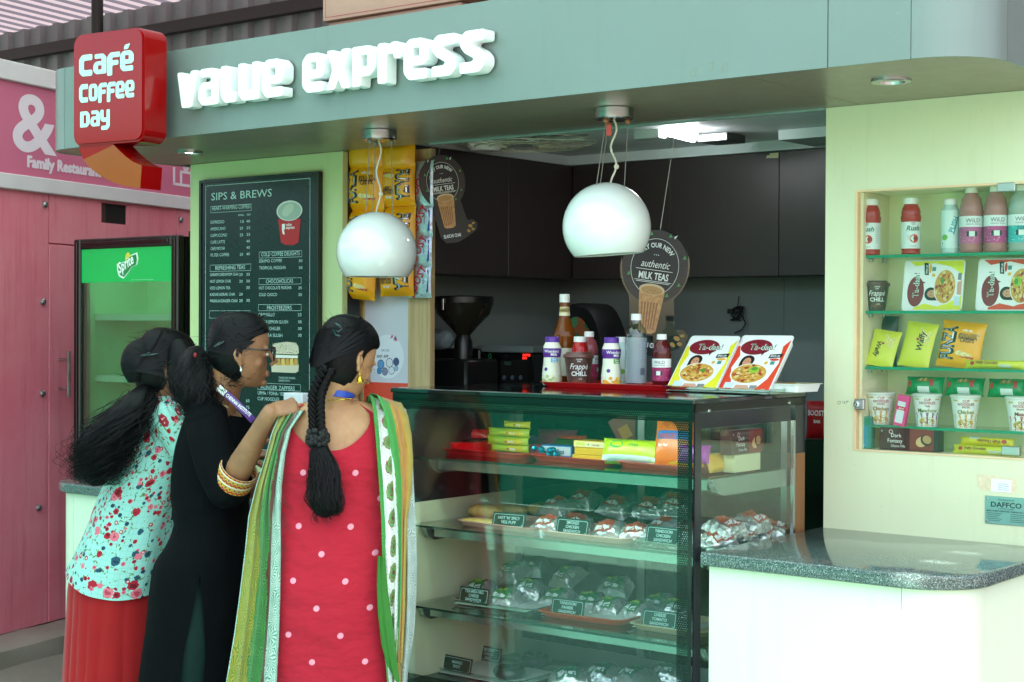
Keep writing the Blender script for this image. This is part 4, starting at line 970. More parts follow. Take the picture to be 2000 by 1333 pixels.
def pouch_obj(name, label, cat, M_, w, h, th, m, deco=None, group=None, crimp=.06, nu=14, nv=18, seed=0, m2=None, wav=.0):
    """sealed bag; drawing plane x across, y up, z out"""
    t = thing(name, label, cat, group=group); put(t, M_)
    def bul(x, y):
        u, v = abs(2 * x / w), abs(2 * y / h)
        if v > 1 - crimp: return .0006
        v2 = v / (1 - crimp); k = max(0, 1 - u ** 2.6) ** .6 * max(0, 1 - v2 ** 3.2) ** .65
        return th * .5 * k + .0006 + wav * th * k * NZ.noise(V((x * 40 + seed, y * 40, seed * 3.1))) + .0012 * k * NZ.noise(V((x * 130, y * 130, seed)))
    def edge(y): v = abs(2 * y / h); return 1 - .055 * max(0, 1 - v ** 4)
    q = MB(); vs = []
    for sgn in (1, -1):
        for j in range(nv + 1):
            y = -h / 2 + h * j / nv
            for i in range(nu + 1):
                x = (-w / 2 + w * i / nu); vs.append((x * edge(y), y, sgn * bul(x, y)))
    N = (nu + 1) * (nv + 1)
    fs = []
    for s_ in (0, 1):
        for j in range(nv):
            for i in range(nu):
                a = s_ * N + j * (nu + 1) + i; c = (a, a + 1, a + nu + 2, a + nu + 1); fs.append(c if s_ == 0 else c[::-1])
    q.add(vs, fs, m)
    q.build('bag', t, world=False, smooth=60)
    if deco:
        q = MB(); f = lambda x, y, z=0, e=0: (x * edge(y), y, bul(x, y) + .0012 + e); deco(q, lambda k=0: (lambda x, y, z=0: f(x, y, z, k * .0006)), w, h); q.build('print', t, world=False, smooth=0, fix='flat')
    return t
def wgrid(q, x0, y0, x1, y1, m, f, nx=8, ny=8):
    vs = [f(x0 + (x1 - x0) * i / nx, y0 + (y1 - y0) * j / ny, 0) for j in range(ny + 1) for i in range(nx + 1)]
    q.add(vs, [(j * (nx + 1) + i, j * (nx + 1) + i + 1, (j + 1) * (nx + 1) + i + 1, (j + 1) * (nx + 1) + i) for j in range(ny) for i in range(nx)], m)
FUNZA = mat('crisp_yellow', '#e8a313', .24, var=.04, bump=.12, bs=90); SILV = mat('print_silver', '#cfd3d6', .2, metal=.6)
def rot_text(q, s, cx, cy, size, ang, m, f, **k):
    vs, fs = text_geo(s, size, align='C', **k); c, n = math.cos(ang), math.sin(ang)
    q.add([f(cx + a * c - (b_ - size * .36) * n, cy + a * n + (b_ - size * .36) * c, 0) for a, b_ in vs], fs, m)
def funza_deco(flip):
    def d(q, F, w, h):
        s = -1 if flip else 1; a = PI if flip else 0
        [rot_text(q, 'FUNZA', -s * w * (.265 + .022 * e1), h * .008 * e2, w * .44, a + PI / 2, P('#1c130d'), F(.1 * k_), bold=1, sx=h * .64 / (w * .44) / 2.95) for k_, (e1, e2) in enumerate(((-1, -1), (1, -1), (-1, 1), (1, 1)))]; rot_text(q, 'FUNZA', -s * w * .275, s * .0, w * .37, a + PI / 2, SILV, F(1), bold=0, sx=h * .60 / (w * .37) / 2.75)
        rot_text(q, 'MASALA TWIST', s * w * .18, s * h * .21, w * .062, a, P('#2c1a10'), F(0), bold=1, sx=.9); rot_text(q, 'BANANA', s * w * .18, s * h * .15, w * .125, a, P('#3a120c'), F(0), bold=1, sx=.82); rot_text(q, 'CRISPS', s * w * .18, s * h * .085, w * .125, a, P('#3a120c'), F(0), bold=1, sx=.86)
        rot_text(q, 'coffee day', s * w * .15, s * h * .3, w * .07, a, PRINTW, F(0), bold=1, sx=.8)
        for i in range(4): well(q, s * w * (.04 + .075 * i), -s * h * (.2 + .012 * i), w * .085, h * .05, P('#dcc47c' if i % 2 else '#e6d69a'), F(.3 + i * .3), 12)
        for i in range(3): wpoly(q, [(s * w * (.05 + .1 * i), -s * h * .27), (s * w * (.16 + .1 * i), -s * h * (.29 + .01 * i)), (s * w * (.28 + .06 * i), -s * h * .25), (s * w * (.16 + .1 * i), -s * h * .265)], P('#b3201a'), F(2))
        wrect(q, s * w * .38, s * h * .2, s * w * .42, s * h * .225, P('#3f9fb0'), F(0), 1)
    return d
# ================================================================== refrigerated display case
CX0, CX1, CY0, CY1, CZ = -3.694, -2.486, 4.0, 4.69, 1.3315
Z1, Z2, Z3, Z0 = onY(1332, 926, 4.17).z, onY(1332, 1075, 4.15).z, onY(1332, 1252, 4.13).z, .318
case = thing('display_case', 'glass fronted food display case with black dotted border and glass shelves', 'display case', ((CX0 + CX1) / 2, (CY0 + CY1) / 2, GZ))
STL = mat('case_steel', '#9fb0aa', .22, metal=.85, var=.04)
q = MB(); q.box(CX0 + .02, CX1 - .005, CY0 + .03, CY1 - .01, GZ + .002, Z0 - .02, BLACK); q.build('base', case, smooth=0)
q = MB(); q.box(CX0 + .001, CX1 - .001, CY0 + .01, CY1 - .002, Z0 - .0195, Z0, mat('deck_steel', '#6f7f7a', .3, metal=.7)); q.build('deck', case, smooth=0)
q = MB(); q.box(CX0 - .004, CX1 + .004, CY0 - .004, CY1 + .004, CZ - .016, CZ, mat('top_glass_black', '#14191a', .07, var=.02, spec=.9), bev=.003); q.build('top', case, smooth=0)
q = MB(); q.box(CX0, CX1, CY0 + .012, CY1, CZ - .04, CZ - .0165, BLACK); q.box(CX0 + .02, CX1 - .02, CY0 + .02, CY0 + .026, CZ - .058, CZ - .0401, mat('lamp_lip', '#7fa898', .4)); q.build('top_rail', case, smooth=0)
q = MB(); q.box(CX0 + .07, CX1 - .07, CY0 + .034, CY0 + .074, CZ - .054, CZ - .041, mat('lamp_strip', '#e6fff4', .4, var=0, emis=7), bev=.002); q.build('lamp_strip', case, smooth=0)
def m_dots():
    t = NT('dotted_border'); c = t.co(scale=(1 / .0075, 1, 1 / .0065)); s = t.n('ShaderNodeSeparateXYZ'); t.l(c, s.inputs[0])
    row = t.math('FLOOR', s.outputs[2]); sh = t.math('MULTIPLY', t.math('MODULO', t.math('ABSOLUTE', row), 2.), .5)
    fx = t.math('SUBTRACT', t.math('FRACT', t.math('ADD', s.outputs[0], sh)), .5); fz_ = t.math('SUBTRACT', t.math('FRACT', s.outputs[2]), .5)
    d = t.math('SQRT', t.math('ADD', t.math('POWER', fx, 2.), t.math('POWER', fz_, 2.)))
    hole = t.math('LESS_THAN', d, .3)
    b_ = t.n('ShaderNodeBsdfPrincipled'); b_.inputs['Base Color'].default_value = lin('#0a1412'); b_.inputs['Roughness'].default_value = .15
    tr = t.n('ShaderNodeBsdfTransparent'); tr.inputs[0].default_value = lin('#cfe8de'); mx = t.n('ShaderNodeMixShader'); t.l(hole, mx.inputs[0]); t.l(b_.outputs[0], mx.inputs[1]); t.l(tr.outputs[0], mx.inputs[2]); t.l(mx.outputs[0], t.out.inputs[0]); return t.m
DOTS = m_dots()
gx0, gx1, gz0, gz1 = CX0 + .004, CX1 - .004, Z0 + .002, CZ - .017
q = MB(); q.box(gx0, gx1, CY0 + .002, CY0 + .008, gz0, gz1, glass('case_glass', '#f8fcfa', 1.5)); q.build('front_glass', case, smooth=0)
bw = .052
q = MB(); T = FACE(0, CY0 + .0012, 0); inner = rrect(gx0 + bw, gz0 + bw * .9, gx1 - bw, gz1 - bw, .03, 5); outp = []
tri = tessellate_polygon([[V((gx0, gz0, 0)), V((gx1, gz0, 0)), V((gx1, gz1, 0)), V((gx0, gz1, 0))], [V((a, c, 0)) for a, c in inner]])
vs = [(gx0, gz0, 0), (gx1, gz0, 0), (gx1, gz1, 0), (gx0, gz1, 0)] + [(a, c, 0) for a, c in inner]
q.add(vs, [tuple(t) for t in tri], DOTS, T); q.build('dotted_border', case, smooth=0, fix='flat')
q = MB(); T = FACE(0, CY0 + .0006, 0); e_ = .014; q.frame(gx0, gz0, gx1, gz1, e_, mat('border_black', '#0a1210', .12), T); q.build('solid_border', case, smooth=0, fix='flat')
# right side: corner strip, clear pane, brown back post
SX = CX1
TS = basis((SX + .0008, 0, 0), (0, 1, 0), (0, 0, 1))
sy0, sy1 = CY0 + .045, onX(1552, 870, SX).y; szt = onX(1372, 838, SX).z
DGR = mat('case_grey', '#23262b', .18)
q = MB(); q.box(SX - .006, SX, CY0 + .0095, sy0, Z0 + .002, CZ - .041, DGR); q.build('corner_strip', case, smooth=0)
q = MB(); q.box(SX - .006, SX, sy0 + .0005, CY1 - .1, szt, CZ - .041, DGR); q.build('header_strip', case, smooth=0)
q = MB(); q.box(SX - .006, SX - .001, sy0 + .0005, sy1, Z0 + .002, szt - .0005, glass('side_glass', '#f8fcfa', 1.5)); q.build('side_glass', case, smooth=0)
q = MB(); q.box(SX - .01, SX + .001, sy1 - .008, sy1 + .004, Z0 + .002, szt, STEEL); q.build('pane_trim', case, smooth=0)
zbk = onX(1563, 885, SX).z
q = MB(); q.box(SX - .03, SX, sy1 + .0045, CY1, GZ + .002, zbk, BROWN); q.build('brown_post', case, smooth=0)
q = MB(); q.box(SX - .03, SX, sy1 + .0045, CY1, zbk + .0005, CZ - .041, DGR); q.build('black_post', case, smooth=0)
for yy, zz in ((onX(1385, 803, SX).y, onX(1385, 803, SX).z), (onX(1541, 787, SX).y, onX(1541, 787, SX).z)):
    q = MB(); q.lathe([(.006, 0), (.005, .003), (0, .0035)], STEEL, basis((SX, yy, zz), (0, 1, 0), (0, 0, 1)), 12); q.build('screw', case)
# left inside panel and back sliding doors
q = MB(); zsp = .93; q.box(CX0, CX0 + .012, CY0 + .01, CY1 - .01, Z0 + .001, zsp, mat('case_cream', '#d9d6b5', .3, var=.04)); q.box(CX0, CX0 + .012, CY0 + .01, CY1 - .01, zsp + .0005, CZ - .041, mat('case_dark', '#2a2a2c', .2)); q.build('side_panel', case, smooth=0)
bx = [onY(x, 900, CY1 - .02).x for x in (945, 1260)] 
for (a, c, yy) in ((CX0 + .013, bx[1] + .02, CY1 - .012), (bx[1] - .02, CX1 - .04, CY1 - .03)):
    for r in ((a, a + .028, Z0 + .001, CZ - .041), (c - .028, c, Z0 + .001, CZ - .041), (a + .028, c - .028, Z0 + .001, Z0 + .06), (a + .028, c - .028, CZ - .08, CZ - .041)):
        q = MB(); q.box(r[0], r[1], yy - .008, yy + .008, r[2], r[3], ALU); q.build('door_frame', case, smooth=0)
    q = MB(); q.box(a + .028, c - .028, yy - .002, yy + .002, Z0 + .06, CZ - .08, glass('back_glass', '#8fc2b2', 1.0)); q.build('door_pane', case, smooth=0)
for zz in (Z1, Z2, Z3):
    dy = {Z1: 4.10, Z2: 4.08, Z3: 4.06}[zz]; gl_ = mat('shelf_edge', '#0c3a30', .1)
    q = MB(); q.box(CX0 + .014, CX1 - .012, dy + .002, CY1 - .05, zz - .006, zz, GLASSG); sh_ = q.build('glass_shelf', case, smooth=0)
    q = MB(); q.box(CX0 + .014, CX1 - .012, dy, dy + .0018, zz - .0065, zz + .0003, gl_); q.build('shelf_edge', case, smooth=0)
    q = MB(); q.box(CX0 + .06, CX1 - .06, dy + .075, dy + .08, zz - .046, zz - .007, STL); q.box(CX0 + .06, CX1 - .06, dy + .0805, CY1 - .06, zz - .009, zz - .0065, STL) if zz != Z3 else None; q.build('shelf_rail', case, smooth=0)
    for xx in (CX0 + .02, CX1 - .04):
        q = MB(); q.prism([(dy + .04, zz - .007), (dy + .07, zz - .05), (dy + .1, zz - .062), (CY1 - .07, zz - .062), (CY1 - .07, zz - .007)], 0, .022, STL, MX(((0, 0, 1, xx), (1, 0, 0, 0), (0, 1, 0, 0), (0, 0, 0, 1)))); q.build('bracket', case, smooth=0)
# ------------------------------------------------------------------ trays
def tray_geo(w, d, h, m, lip=.012, th=.0025, r=.04):
    q = MB(); L = lambda s, z: [(p[0], p[1], z) for p in rrect(-w / 2 + s, -d / 2 + s, w / 2 - s, d / 2 - s, r, 6)]
    q.loft([L(.016, 0), L(lip * .6, h * .6), L(lip * .45, h - .002), L(0, h - .001), L(0, h), L(lip * .6, h + .001), L(lip * .75, h * .55), L(.018, th)], m, caps=(True, True)); return q
def tray(label, c, w, d, rz, m, h=.02, group='serving trays', lip=.014):
    o = tray_geo(w, d, h, m, lip).build('tray', smooth=40); tag(o, label, 'tray', group); o.location = c; o.rotation_euler = (0, 0, rz); return o
def span(pa, pb, z): a, b_ = onZ(*pa, z), onZ(*pb, z); return a, b_
RTRAY = mat('tray_red', '#c8141a', .3); PTRAY = mat('tray_pink', '#c99a8c', .4); OTRAY = mat('tray_orange', '#c0481c', .35); BTRAY = mat('tray_beige', '#c2b48e', .4)
CTRAY = glass('tray_clear', '#dfeee8', 2.5, .05); PAPER = mat('tray_paper', '#d5ddd6', .7)
def tray_px(label, pa, pb, z, m, d=.26, h=.02, back=0., **k):
    a, b_ = span(pa, pb, z); v = b_ - a; v.z = 0; rz = math.atan2(v.y, v.x); n = V((-v.y, v.x, 0)).normalized(); c = (a + b_) / 2 + n * (d / 2 + back); c.z = z + .0003
    return tray(label, c, v.length, d, rz, m, h, **k), c, rz, v.length
# on the case top
xa_, xb_ = onY(1046, 750, 4.43).x, onY(1335, 755, 4.43).x
tray('red plastic tray with drink bottles on top of the display case', ((xa_ + xb_) / 2, 4.43 + .125, CZ + .0003), xb_ - xa_, .25, 0, RTRAY, .017)
def ontop(x, Y): p = onY(x, 745, Y); return (p.x, Y, CZ + .004)
def sized(o, k): o.scale = (k, k, k); return o
sized(milk('vanilla milk bottle with purple cap and blue flavour tag', ontop(1078, 4.49), YAW - .1, ('Classic', 'Vanilla'), '#5aaed0', '#a9c07a', '#cfdcb0'), 1.1)
sized(milk('mango milk bottle with purple cap and green flavour tag', ontop(1194, 4.48), YAW + .25, ('Mango', 'Shake'), '#5f9f3c', '#e0a02a', '#e8c24a'), 1.1)
sized(frappe('brown frappé cup standing on the red tray', ontop(1130, 4.48), YAW), 1.2)
sized(rush('red juice bottle just behind the brown frappé cup on the red tray', ontop(1132, 4.575), YAW + .6), .93)
sized(wild('dusky pink vitamin drink bottle behind the frappé cup on the red tray', ontop(1150, 4.635), YAW + 1.2, liquid('liq_pink', '#a8565c', 1, .7), '#a8325c', '#c9688c'), .9)
sized(push('small white capped bottle behind the clear water bottle on the red tray', ontop(1212, 4.62), YAW + .9), .98)
sized(wild('dark red vitamin drink bottle beside the tilted noodle packs', ontop(1292, 4.52), YAW - .35, liquid('liq_dark', '#5a1418', 1, .85), '#96255a', '#c9688c'), .87)
# syrup bottle
def syrup():
    k = .0016; p = ontop(1102, 4.61); r = .041
    pr = [(0, 0), (.036, 0), (r, .006), (r, .15), (r - .002, .165), (.041, .172), (.034, .195), (.024, .225), (.0185, .25), (.017, .285), (.0165, .296)]
    def deco(q):
        for z0, z1, c in ((.246, .287, '#d8d3ae'), (.258, .275, '#e3c860')):
            f = lambda z: .0202 - (z - .246) * .09; k_ = []
            for j in range(25): an = -PI + 2 * PI * j / 24; k_ += [(f(z0) * math.sin(an), -f(z0) * math.cos(an), z0), (f(z1) * math.sin(an), -f(z1) * math.cos(an), z1)]
            q.add(k_, [(2 * j, 2 * j + 2, 2 * j + 3, 2 * j + 1) for j in range(24)], P(c))
            if c == '#d8d3ae': continue
        q.text('VANILLA', 0, .261, .0125, P('#2c3a2a'), fn=wrapf(.0205, .001), align='C', sx=.85)
        band(q, r, .03, .13, P('#cfd6c2'), a0=-.2, a1=2.4)
    bottle('syrup_bottle', 'tall amber vanilla syrup bottle with white cap on the red tray', p, YAW - .2, pr, liquid('liq_amber', '#8a4a10', 1, .6), CAPW, .03, .0185, GB, deco)
syrup()
def water():
    p = ontop(1242, 4.49); r = .037
    pr = [(0, 0), (.032, 0), (r, .008), (r, .165), (r - .001, .18), (.033, .2), (.022, .212), (.0165, .22), (.0165, .232)]
    def deco(q):
        band(q, r, .018, .172, liquid('sheer_label', '#dbe6ee', 1, .28)); f = wrapf(r, .0012)
        for i in range(9): wrect(q, .012 + i * .002, .045, .0132 + i * .002, .068, P('#3a4a55'), f, 1)
        for i in range(12): wrect(q, .012, .1 + i * .005, .03, .1015 + i * .005, P('#8fa0b0'), f, 1)
    bottle('water_bottle', 'clear water bottle with white cap and sheer label on the red tray', p, YAW, pr, glass('pet_clear', '#dcebe8', 2.2), CAPW, .022, .018, GB, deco)
water()
# ------------------------------------------------------------------ noodle meal packs
PEOPLE_HAIR = P('#1c1210'); SKINP = P('#c98f6e')
def meal_art(q, w, h, accent, lime, F):
    f = F(0)
    wgrid(q, -w / 2 + .004, -h / 2 + .004, w / 2 - .004, h / 2 - .004, P('#e6e9e6'), f, 1, 1)
    A = P(accent)
    wpoly(q, [(-w * .48, -h * .48), (-w * .2, -h * .48), (-w * .3, -h * .35), (-w * .42, -h * .1), (-w * .36, h * .12), (-w * .44, h * .3), (-w * .48, h * .3)], A, F(1)); wpoly(q, [(w * .2, -h * .48), (w * .48, -h * .48), (w * .48, h * .42), (w * .38, h * .3), (w * .44, 0), (w * .36, -h * .28)], A, F(1))
    well(q, -w * .12, h * .28, w * .3, h * .14, P('#7c1226'), F(2), 22); wpoly(q, [(w * .02, h * .2), (w * .12, h * .24), (w * .05, h * .12)], P('#7c1226'), F(2))
    q.text('Ta-daa!', -w * .24, h * .23, w * .17, PRINTW, fn=F(3), bold=1, sx=.95); q.text('Ta-daa!', -w * .237, h * .233, w * .163, P('#1e6b3c'), fn=F(4), bold=0, sx=1.02)
    well(q, -w * .17, h * .03, w * .13, h * .1, PEOPLE_HAIR, F(2), 16); wrect(q, -w * .3, -h * .1, -w * .05, h * .02, PEOPLE_HAIR, F(2), 1); well(q, -w * .17, -h * .0, w * .078, h * .085, SKINP, F(3), 16)
    for s in (-1, 1): well(q, -w * .17 + s * w * .03, h * .02, w * .012, h * .007, PEOPLE_HAIR, F(4), 8)
    bowl_art(q, -w * .03, -h * .2, w * .33, h * .17, lambda k: F(4 + k), seed=3 if lime else 8, n=90, pal=['#c99a3c', '#d9b860', '#b5562c', '#8a2f1c', '#dcc88a', '#a8742c'])
    if lime: well(q, w * .05, -h * .14, w * .1, h * .06, P('#8fb832'), F(12), 16); well(q, w * .05, -h * .12, w * .06, h * .03, P('#4f8a2c'), F(13), 10)
    else: well(q, w * .08, -h * .16, w * .06, h * .03, P('#4f8a2c'), F(12), 8)
    q.poly([(w * .2, h * .08), (w * .44, h * .1), (w * .45, h * .17), (w * .21, h * .15)], P('#15140f'), None) if False else wpoly(q, [(w * .2, h * .08), (w * .44, h * .1), (w * .45, h * .17), (w * .21, h * .15)], P('#15140f'), F(2))
    q.text('SPICE UP!', w * .23, h * .105, w * .052, PRINTW, fn=F(3), bold=1, sx=.8); well(q, w * .33, h * .06, w * .09, h * .022, P('#c8361f' if lime else '#e0a62a'), F(2), 12)
    well(q, w * .2, -h * .0, w * .035, h * .03, P('#dcae3c'), F(2), 10); wrect(q, w * .28, -h * .03, w * .36, h * .03, P('#4a8a80'), F(2), 1)
    wrect(q, -w * .4, -h * .46, -w * .22, -h * .36, P('#c3d6e0'), F(3), 1)
    for i in range(7): wrect(q, w * (.1 + i * .02), -h * .46, w * (.112 + i * .02), -h * .4, P('#2f3336'), F(3), 1)
    wpoly(q, [(-w * .2, -h * .47), (w * .1, -h * .47), (w * .05, -h * .4), (-w * .18, -h * .4)], P('#c99a84'), F(2))
def meal(label, M_, w, h, accent, lime, group='noodle meal packs'):
    t = thing('meal_pack', label, 'meal pack', group=group); put(t, M_)
    q = MB(); TZF = MX.Identity(4)
    L = lambda s, z: [(p[0], p[1], z) for p in rrect(-w / 2 + s, -h / 2 + s, w / 2 - s, h / 2 - s, .012, 4)]
    q.loft([L(.012, -.026), L(.006, -.004), L(.006, -.003), L(0, -.002), L(0, 0)], mat('pack_white', '#dfe4e1', .35)); q.build('tub', t, world=False, smooth=30)
    q = MB(); meal_art(q, w, h, accent, lime, lambda k=0: (lambda x, y, z=0: (x, y, .0006 + .0003 * k))); q.build('film_print', t, world=False, smooth=0, fix='flat'); return t
ctray_h = .018
A_, B_ = onY(1284, 757, 4.40), onY(1496, 772, 4.36); A_.z = B_.z = CZ
ve = B_ - A_; rzc = math.atan2(ve.y, ve.x); nC = V((-ve.y, ve.x, 0)).normalized(); dC = .29; cc_ = (A_ + B_) / 2 + nC * dC / 2
tray('clear plastic tray with paper liner under the tilted noodle packs', (cc_.x, cc_.y, CZ + .0003), ve.length, dC, rzc, CTRAY, ctray_h)
q = MB(); q.box(-ve.length / 2 + .02, ve.length / 2 - .02, -dC / 2 + .02, dC / 2 - .02, .0035, .0045, PAPER); o = q.build('tray_paper', smooth=0); o.location = (cc_.x, cc_.y, CZ); o.rotation_euler = (0, 0, rzc); tag(o, 'white paper liner lying in the clear tray under the noodle packs', 'paper')
def lean(pbl, pbr, ptl, z):
    a, b_ = onY(*pbl, 4.47), onY(*pbr, 4.45); a.z = b_.z = z; ex = (b_ - a); w_ = ex.length; ex.normalize()
    hn = V((-ex.y, ex.x, 0)); r = ray(*ptl)
    # the top corner lies in the plane through a spanned by hn and up
    nrm = ex; t = (a - CP).dot(nrm) / r.dot(nrm); p = CP + r * t; ey = p - a; h_ = ey.length; return basis((a + ex * w_ / 2 + ey / 2)[:], ex, ey.normalized()), w_, h_
for lab, pts, acc, lime in (('noodle meal pack with yellow edges leaning on the clear tray', ((1301, 748), (1398, 750), (1351, 656)), '#dfd626', False), ('noodle meal pack with red edges and lime slice leaning on the clear tray', ((1400, 751), (1502, 753), (1451, 655)), '#d8401f', True)):
    M_, w_, h_ = lean(*pts, CZ + .008); meal(lab, M_, w_, h_, acc, lime)
p = onY(1528, 745, 4.52); meal('noodle meal pack lying flat at the back of the clear tray', basis((p.x, 4.545, CZ + .034), (math.cos(rzc), math.sin(rzc), 0), (-math.sin(rzc), math.cos(rzc), 0)), .19, .15, '#dfd626', False)
# ------------------------------------------------------------------ shelf contents
def pouch_flat(name, label, cat, x, y, z, w, d, th, rz, m, deco=None, group=None, seed=0, tilt=0):
    p = onZ(x, y, z); M_ = MX.Translation((p.x, p.y, z + th * .5)) @ MX.Rotation(rz, 4, 'Z') @ MX.Rotation(tilt, 4, 'X'); return pouch_obj(name, label, cat, M_, w, d, th, m, deco, group, seed=seed, crimp=.08, nu=12, nv=10)
h1 = .019
R1 = [tray_px('red tray with yellow wafer packs at the far end of the top shelf', (850, 885), (1018, 899), Z1, RTRAY, .3, h1), tray_px('red tray with sweets and yellow boxes in the middle of the top shelf', (1026, 899), (1186, 912), Z1, RTRAY, .3, h1), tray_px('red tray with crisp bags behind the dotted corner of the top shelf', (1192, 912), (1368, 927), Z1, RTRAY, .34, h1)]
zt1 = Z1 + .004
WAF = mat('wafer_yellow', '#d3d022', .3, var=.05, bump=.15, bs=80); WAFG = mat('wafer_green', '#b4cf2a', .3, var=.05, bump=.15, bs=80)
def waf_deco(q, F, w, h):
    wgrid(q, w * .0, -h * .38, w * .44, h * .38, P('#dcc926'), F(0), 6, 4); q.text('Waffy', w * .06, -h * .12, h * .5, PRINTW, fn=F(1), bold=1, sx=.75, shear=.2); well(q, w * .02, h * .05, h * .14, h * .12, P('#b3242a'), F(2), 12)
def box_pack(name, label, M_, w, d, h, m, deco=None, group=None, cat='box'):
    t = thing(name, label, cat, group=group); put(t, M_)
    q = MB(); q.box(-w / 2, w / 2, -d / 2, d / 2, 0, h, m, bev=.0015); q.build('carton_body', t, world=False, smooth=0)
    if deco: q = MB(); deco(q, FACE(0, -d / 2 - .0008, 0), w, h); q.build('print', t, world=False, smooth=0, fix='flat')
    return t
wl = ['lowest yellow wafer pack in the stack on the far red tray', 'second yellow wafer pack from the bottom of the far stack', 'yellow wafer pack near the top of the far stack', 'narrow yellow wafer pack on top of the far stack']
def waf_box(lab, px, py, z, w_, h_, dz, rz, M2=WAFG):
    p = onZ(px, py, z); M_ = MX.Translation((p.x, p.y, z + h_ / 2 + dz)) @ MX.Rotation(rz, 4, 'Z') @ MX.Rotation(R(90), 4, 'X')
    def d(q, F, w, h): wgrid(q, w * .02, -h * .34, w * .42, h * .34, P('#d8c81e'), F(0), 6, 3); q.text('Waffy', w * .1, -h * .16, h * .42, PRINTW, fn=F(1), bold=1, sx=.8, shear=.2); well(q, w * .06, 0, h * .13, h * .13, P('#b3242a'), F(2), 12)
    return pouch_obj('wafer_pack', lab, 'wafer pack', M_, w_, h_, .05, M2, d, 'yellow wafer packs in the display case', crimp=.04, nu=12, nv=6)
for i, (px, py, dz, w_, rz) in enumerate(((996, 884, 0, .17, .05), (992, 884, .026, .19, .02), (994, 884, .056, .185, .06))): waf_box(wl[i], px, py, zt1, w_, .03, dz, rz)
waf_box(wl[3], 1010, 884, zt1, .12, .024, .087, .03, WAF)
for i, (px, py, c_, w_, dz, rz, lab) in enumerate(((1050, 886, '#c22c6a', .12, .0, .3, 'pink snack bar right of the yellow wafer stack'), (1040, 880, '#7a2a8c', .12, .022, -.2, 'purple snack bar on top of the pink bar'), (1068, 880, '#d8a020', .12, .0, .5, 'golden snack bar behind the blue sweets'), (1105, 884, '#c8382a', .12, .03, .2, 'red snack bar lying above the blue and white mint pack'), (918, 880, '#c22c2a', .1, .045, .4, 'red snack bar lying on the far red tubs'), (888, 876, '#d8c030', .1, .045, -.3, 'yellow snack bar lying on the far red tubs'))):
    p = onZ(px, py, zt1); pouch_obj('snack_bar', lab, 'snack bar', MX.Translation((p.x, p.y + .03, zt1 + .014 + dz)) @ MX.Rotation(rz, 4, 'Z') @ MX.Rotation(R(60), 4, 'X'), w_, .035, .022, mat('bar_' + c_[1:], c_, .28, bump=.1, bs=80), None, 'loose snack bars on the top shelf', crimp=.1, nu=10, nv=6, seed=i)
# red snack boxes at the far end
for i, (px, lab) in enumerate(((870, 'red snack tub at the very end of the top shelf'), (906, 'red snack tub beside the yellow wafer packs'))):
    p = onZ(px, 882, zt1); t = thing('snack_tub', lab, 'tub', (p.x, p.y + .05, zt1), 0, 'red snack tubs'); q = MB(); L = lambda s, z: [(a, c, z) for a, c in rrect(-.058 + s, -.06 + s, .058 - s, .06 - s, .012, 3)]
    q.loft([L(.008, 0), L(.003, .03), L(0, .031), L(0, .034)], RTRAY); q.build('tub_body', t, world=False, smooth=30); q = MB(); q.rect(-.054, -.056, .054, .056, mat('tub_film', '#a3683c', .3), None, .0346); q.build('film', t, world=False, smooth=0)
# blue wrapped sweets
BLU = mat('blue_foil', '#1c93b8', .15, metal=.5)
rs = random.Random(2); p0 = onZ(1062, 893, zt1)
sweet = None
for i in range(16):
    a, d = rs.uniform(0, 2 * PI), rs.uniform(0, .045); zz = zt1 + .010 + (.016 if i > 9 else 0)
    if i == 0:
        q = MB(); q.ball((0, 0, 0), (.0125, .011, .0105), BLU, n=10, k=6); q.add([(-.012, 0, 0), (-.02, .006, .003), (-.02, -.006, -.002), (.012, 0, 0), (.02, .006, -.002), (.02, -.006, .003)], [(0, 1, 2), (3, 4, 5)], BLU); o = q.build('wrapped_sweet', smooth=30); sweet = o; tag(o, 'blue foil wrapped sweet in the heap on the middle red tray', 'sweet', 'blue foil sweets heaped on the red tray')
    else: o = sweet.copy(); COL.objects.link(o)
    o.location = (p0.x + d * math.cos(a) * 1.2, p0.y + d * math.sin(a) * .8 + .01, zz); o.rotation_euler = (rs.uniform(-1, 1), rs.uniform(-1, 1), rs.uniform(0, 6))
# mint roll box
p = onZ(1085, 893, zt1); box_pack('mint_pack', 'blue and white mint pack between blue sweets and yellow boxes', MX.Translation((p.x, p.y + .03, zt1)) @ MX.Rotation(.15, 4, 'Z'), .12, .06, .04, mat('mint_blue', '#3d7fc0', .3), lambda q, T, w, h: (q.rect(-w * .45, h * .15, w * .45, h * .9, P('#cfdbe8'), T), q.text('mentos', -w * .3, h * .3, h * .55, P('#12306f'), T, z=.0003, bold=1)))
YBX = mat('yellow_box', '#d8ae28', .35)
for i, (px, dz, rz) in enumerate(((1150, 0, .02), (1154, .0235, .01), (1152, .047, .03))):
    p = onZ(px, 903, zt1); box_pack('sweet_box', ['yellow sweet box at the bottom of its stack on the middle red tray', 'yellow sweet box between two others on the middle red tray', 'yellow sweet box with mirrored lettering on top of its stack'][i], MX.Translation((p.x, p.y + .035, zt1 + dz)) @ MX.Rotation(rz, 4, 'Z'), .135, .07, .023, YBX, (lambda q, T, w, h: (q.rect(-w * .47, h * .1, w * .47, h * .9, P('#e3d7a0'), T), q.text('Fruit-tella', w * .05, h * .3, h * .42, P('#8a2f6c'), MX.Rotation(0, 4, 'X') @ T, z=.0004, bold=1, sx=.8), q.ell(-w * .05, h * .5, h * .16, h * .16, P('#3f9f8a'), T, z=.0004), q.rect(-w * .42, h * .25, -w * .15, h * .75, P('#c9c45a'), T, z=.0004))) if i == 2 else None, 'yellow sweet boxes')
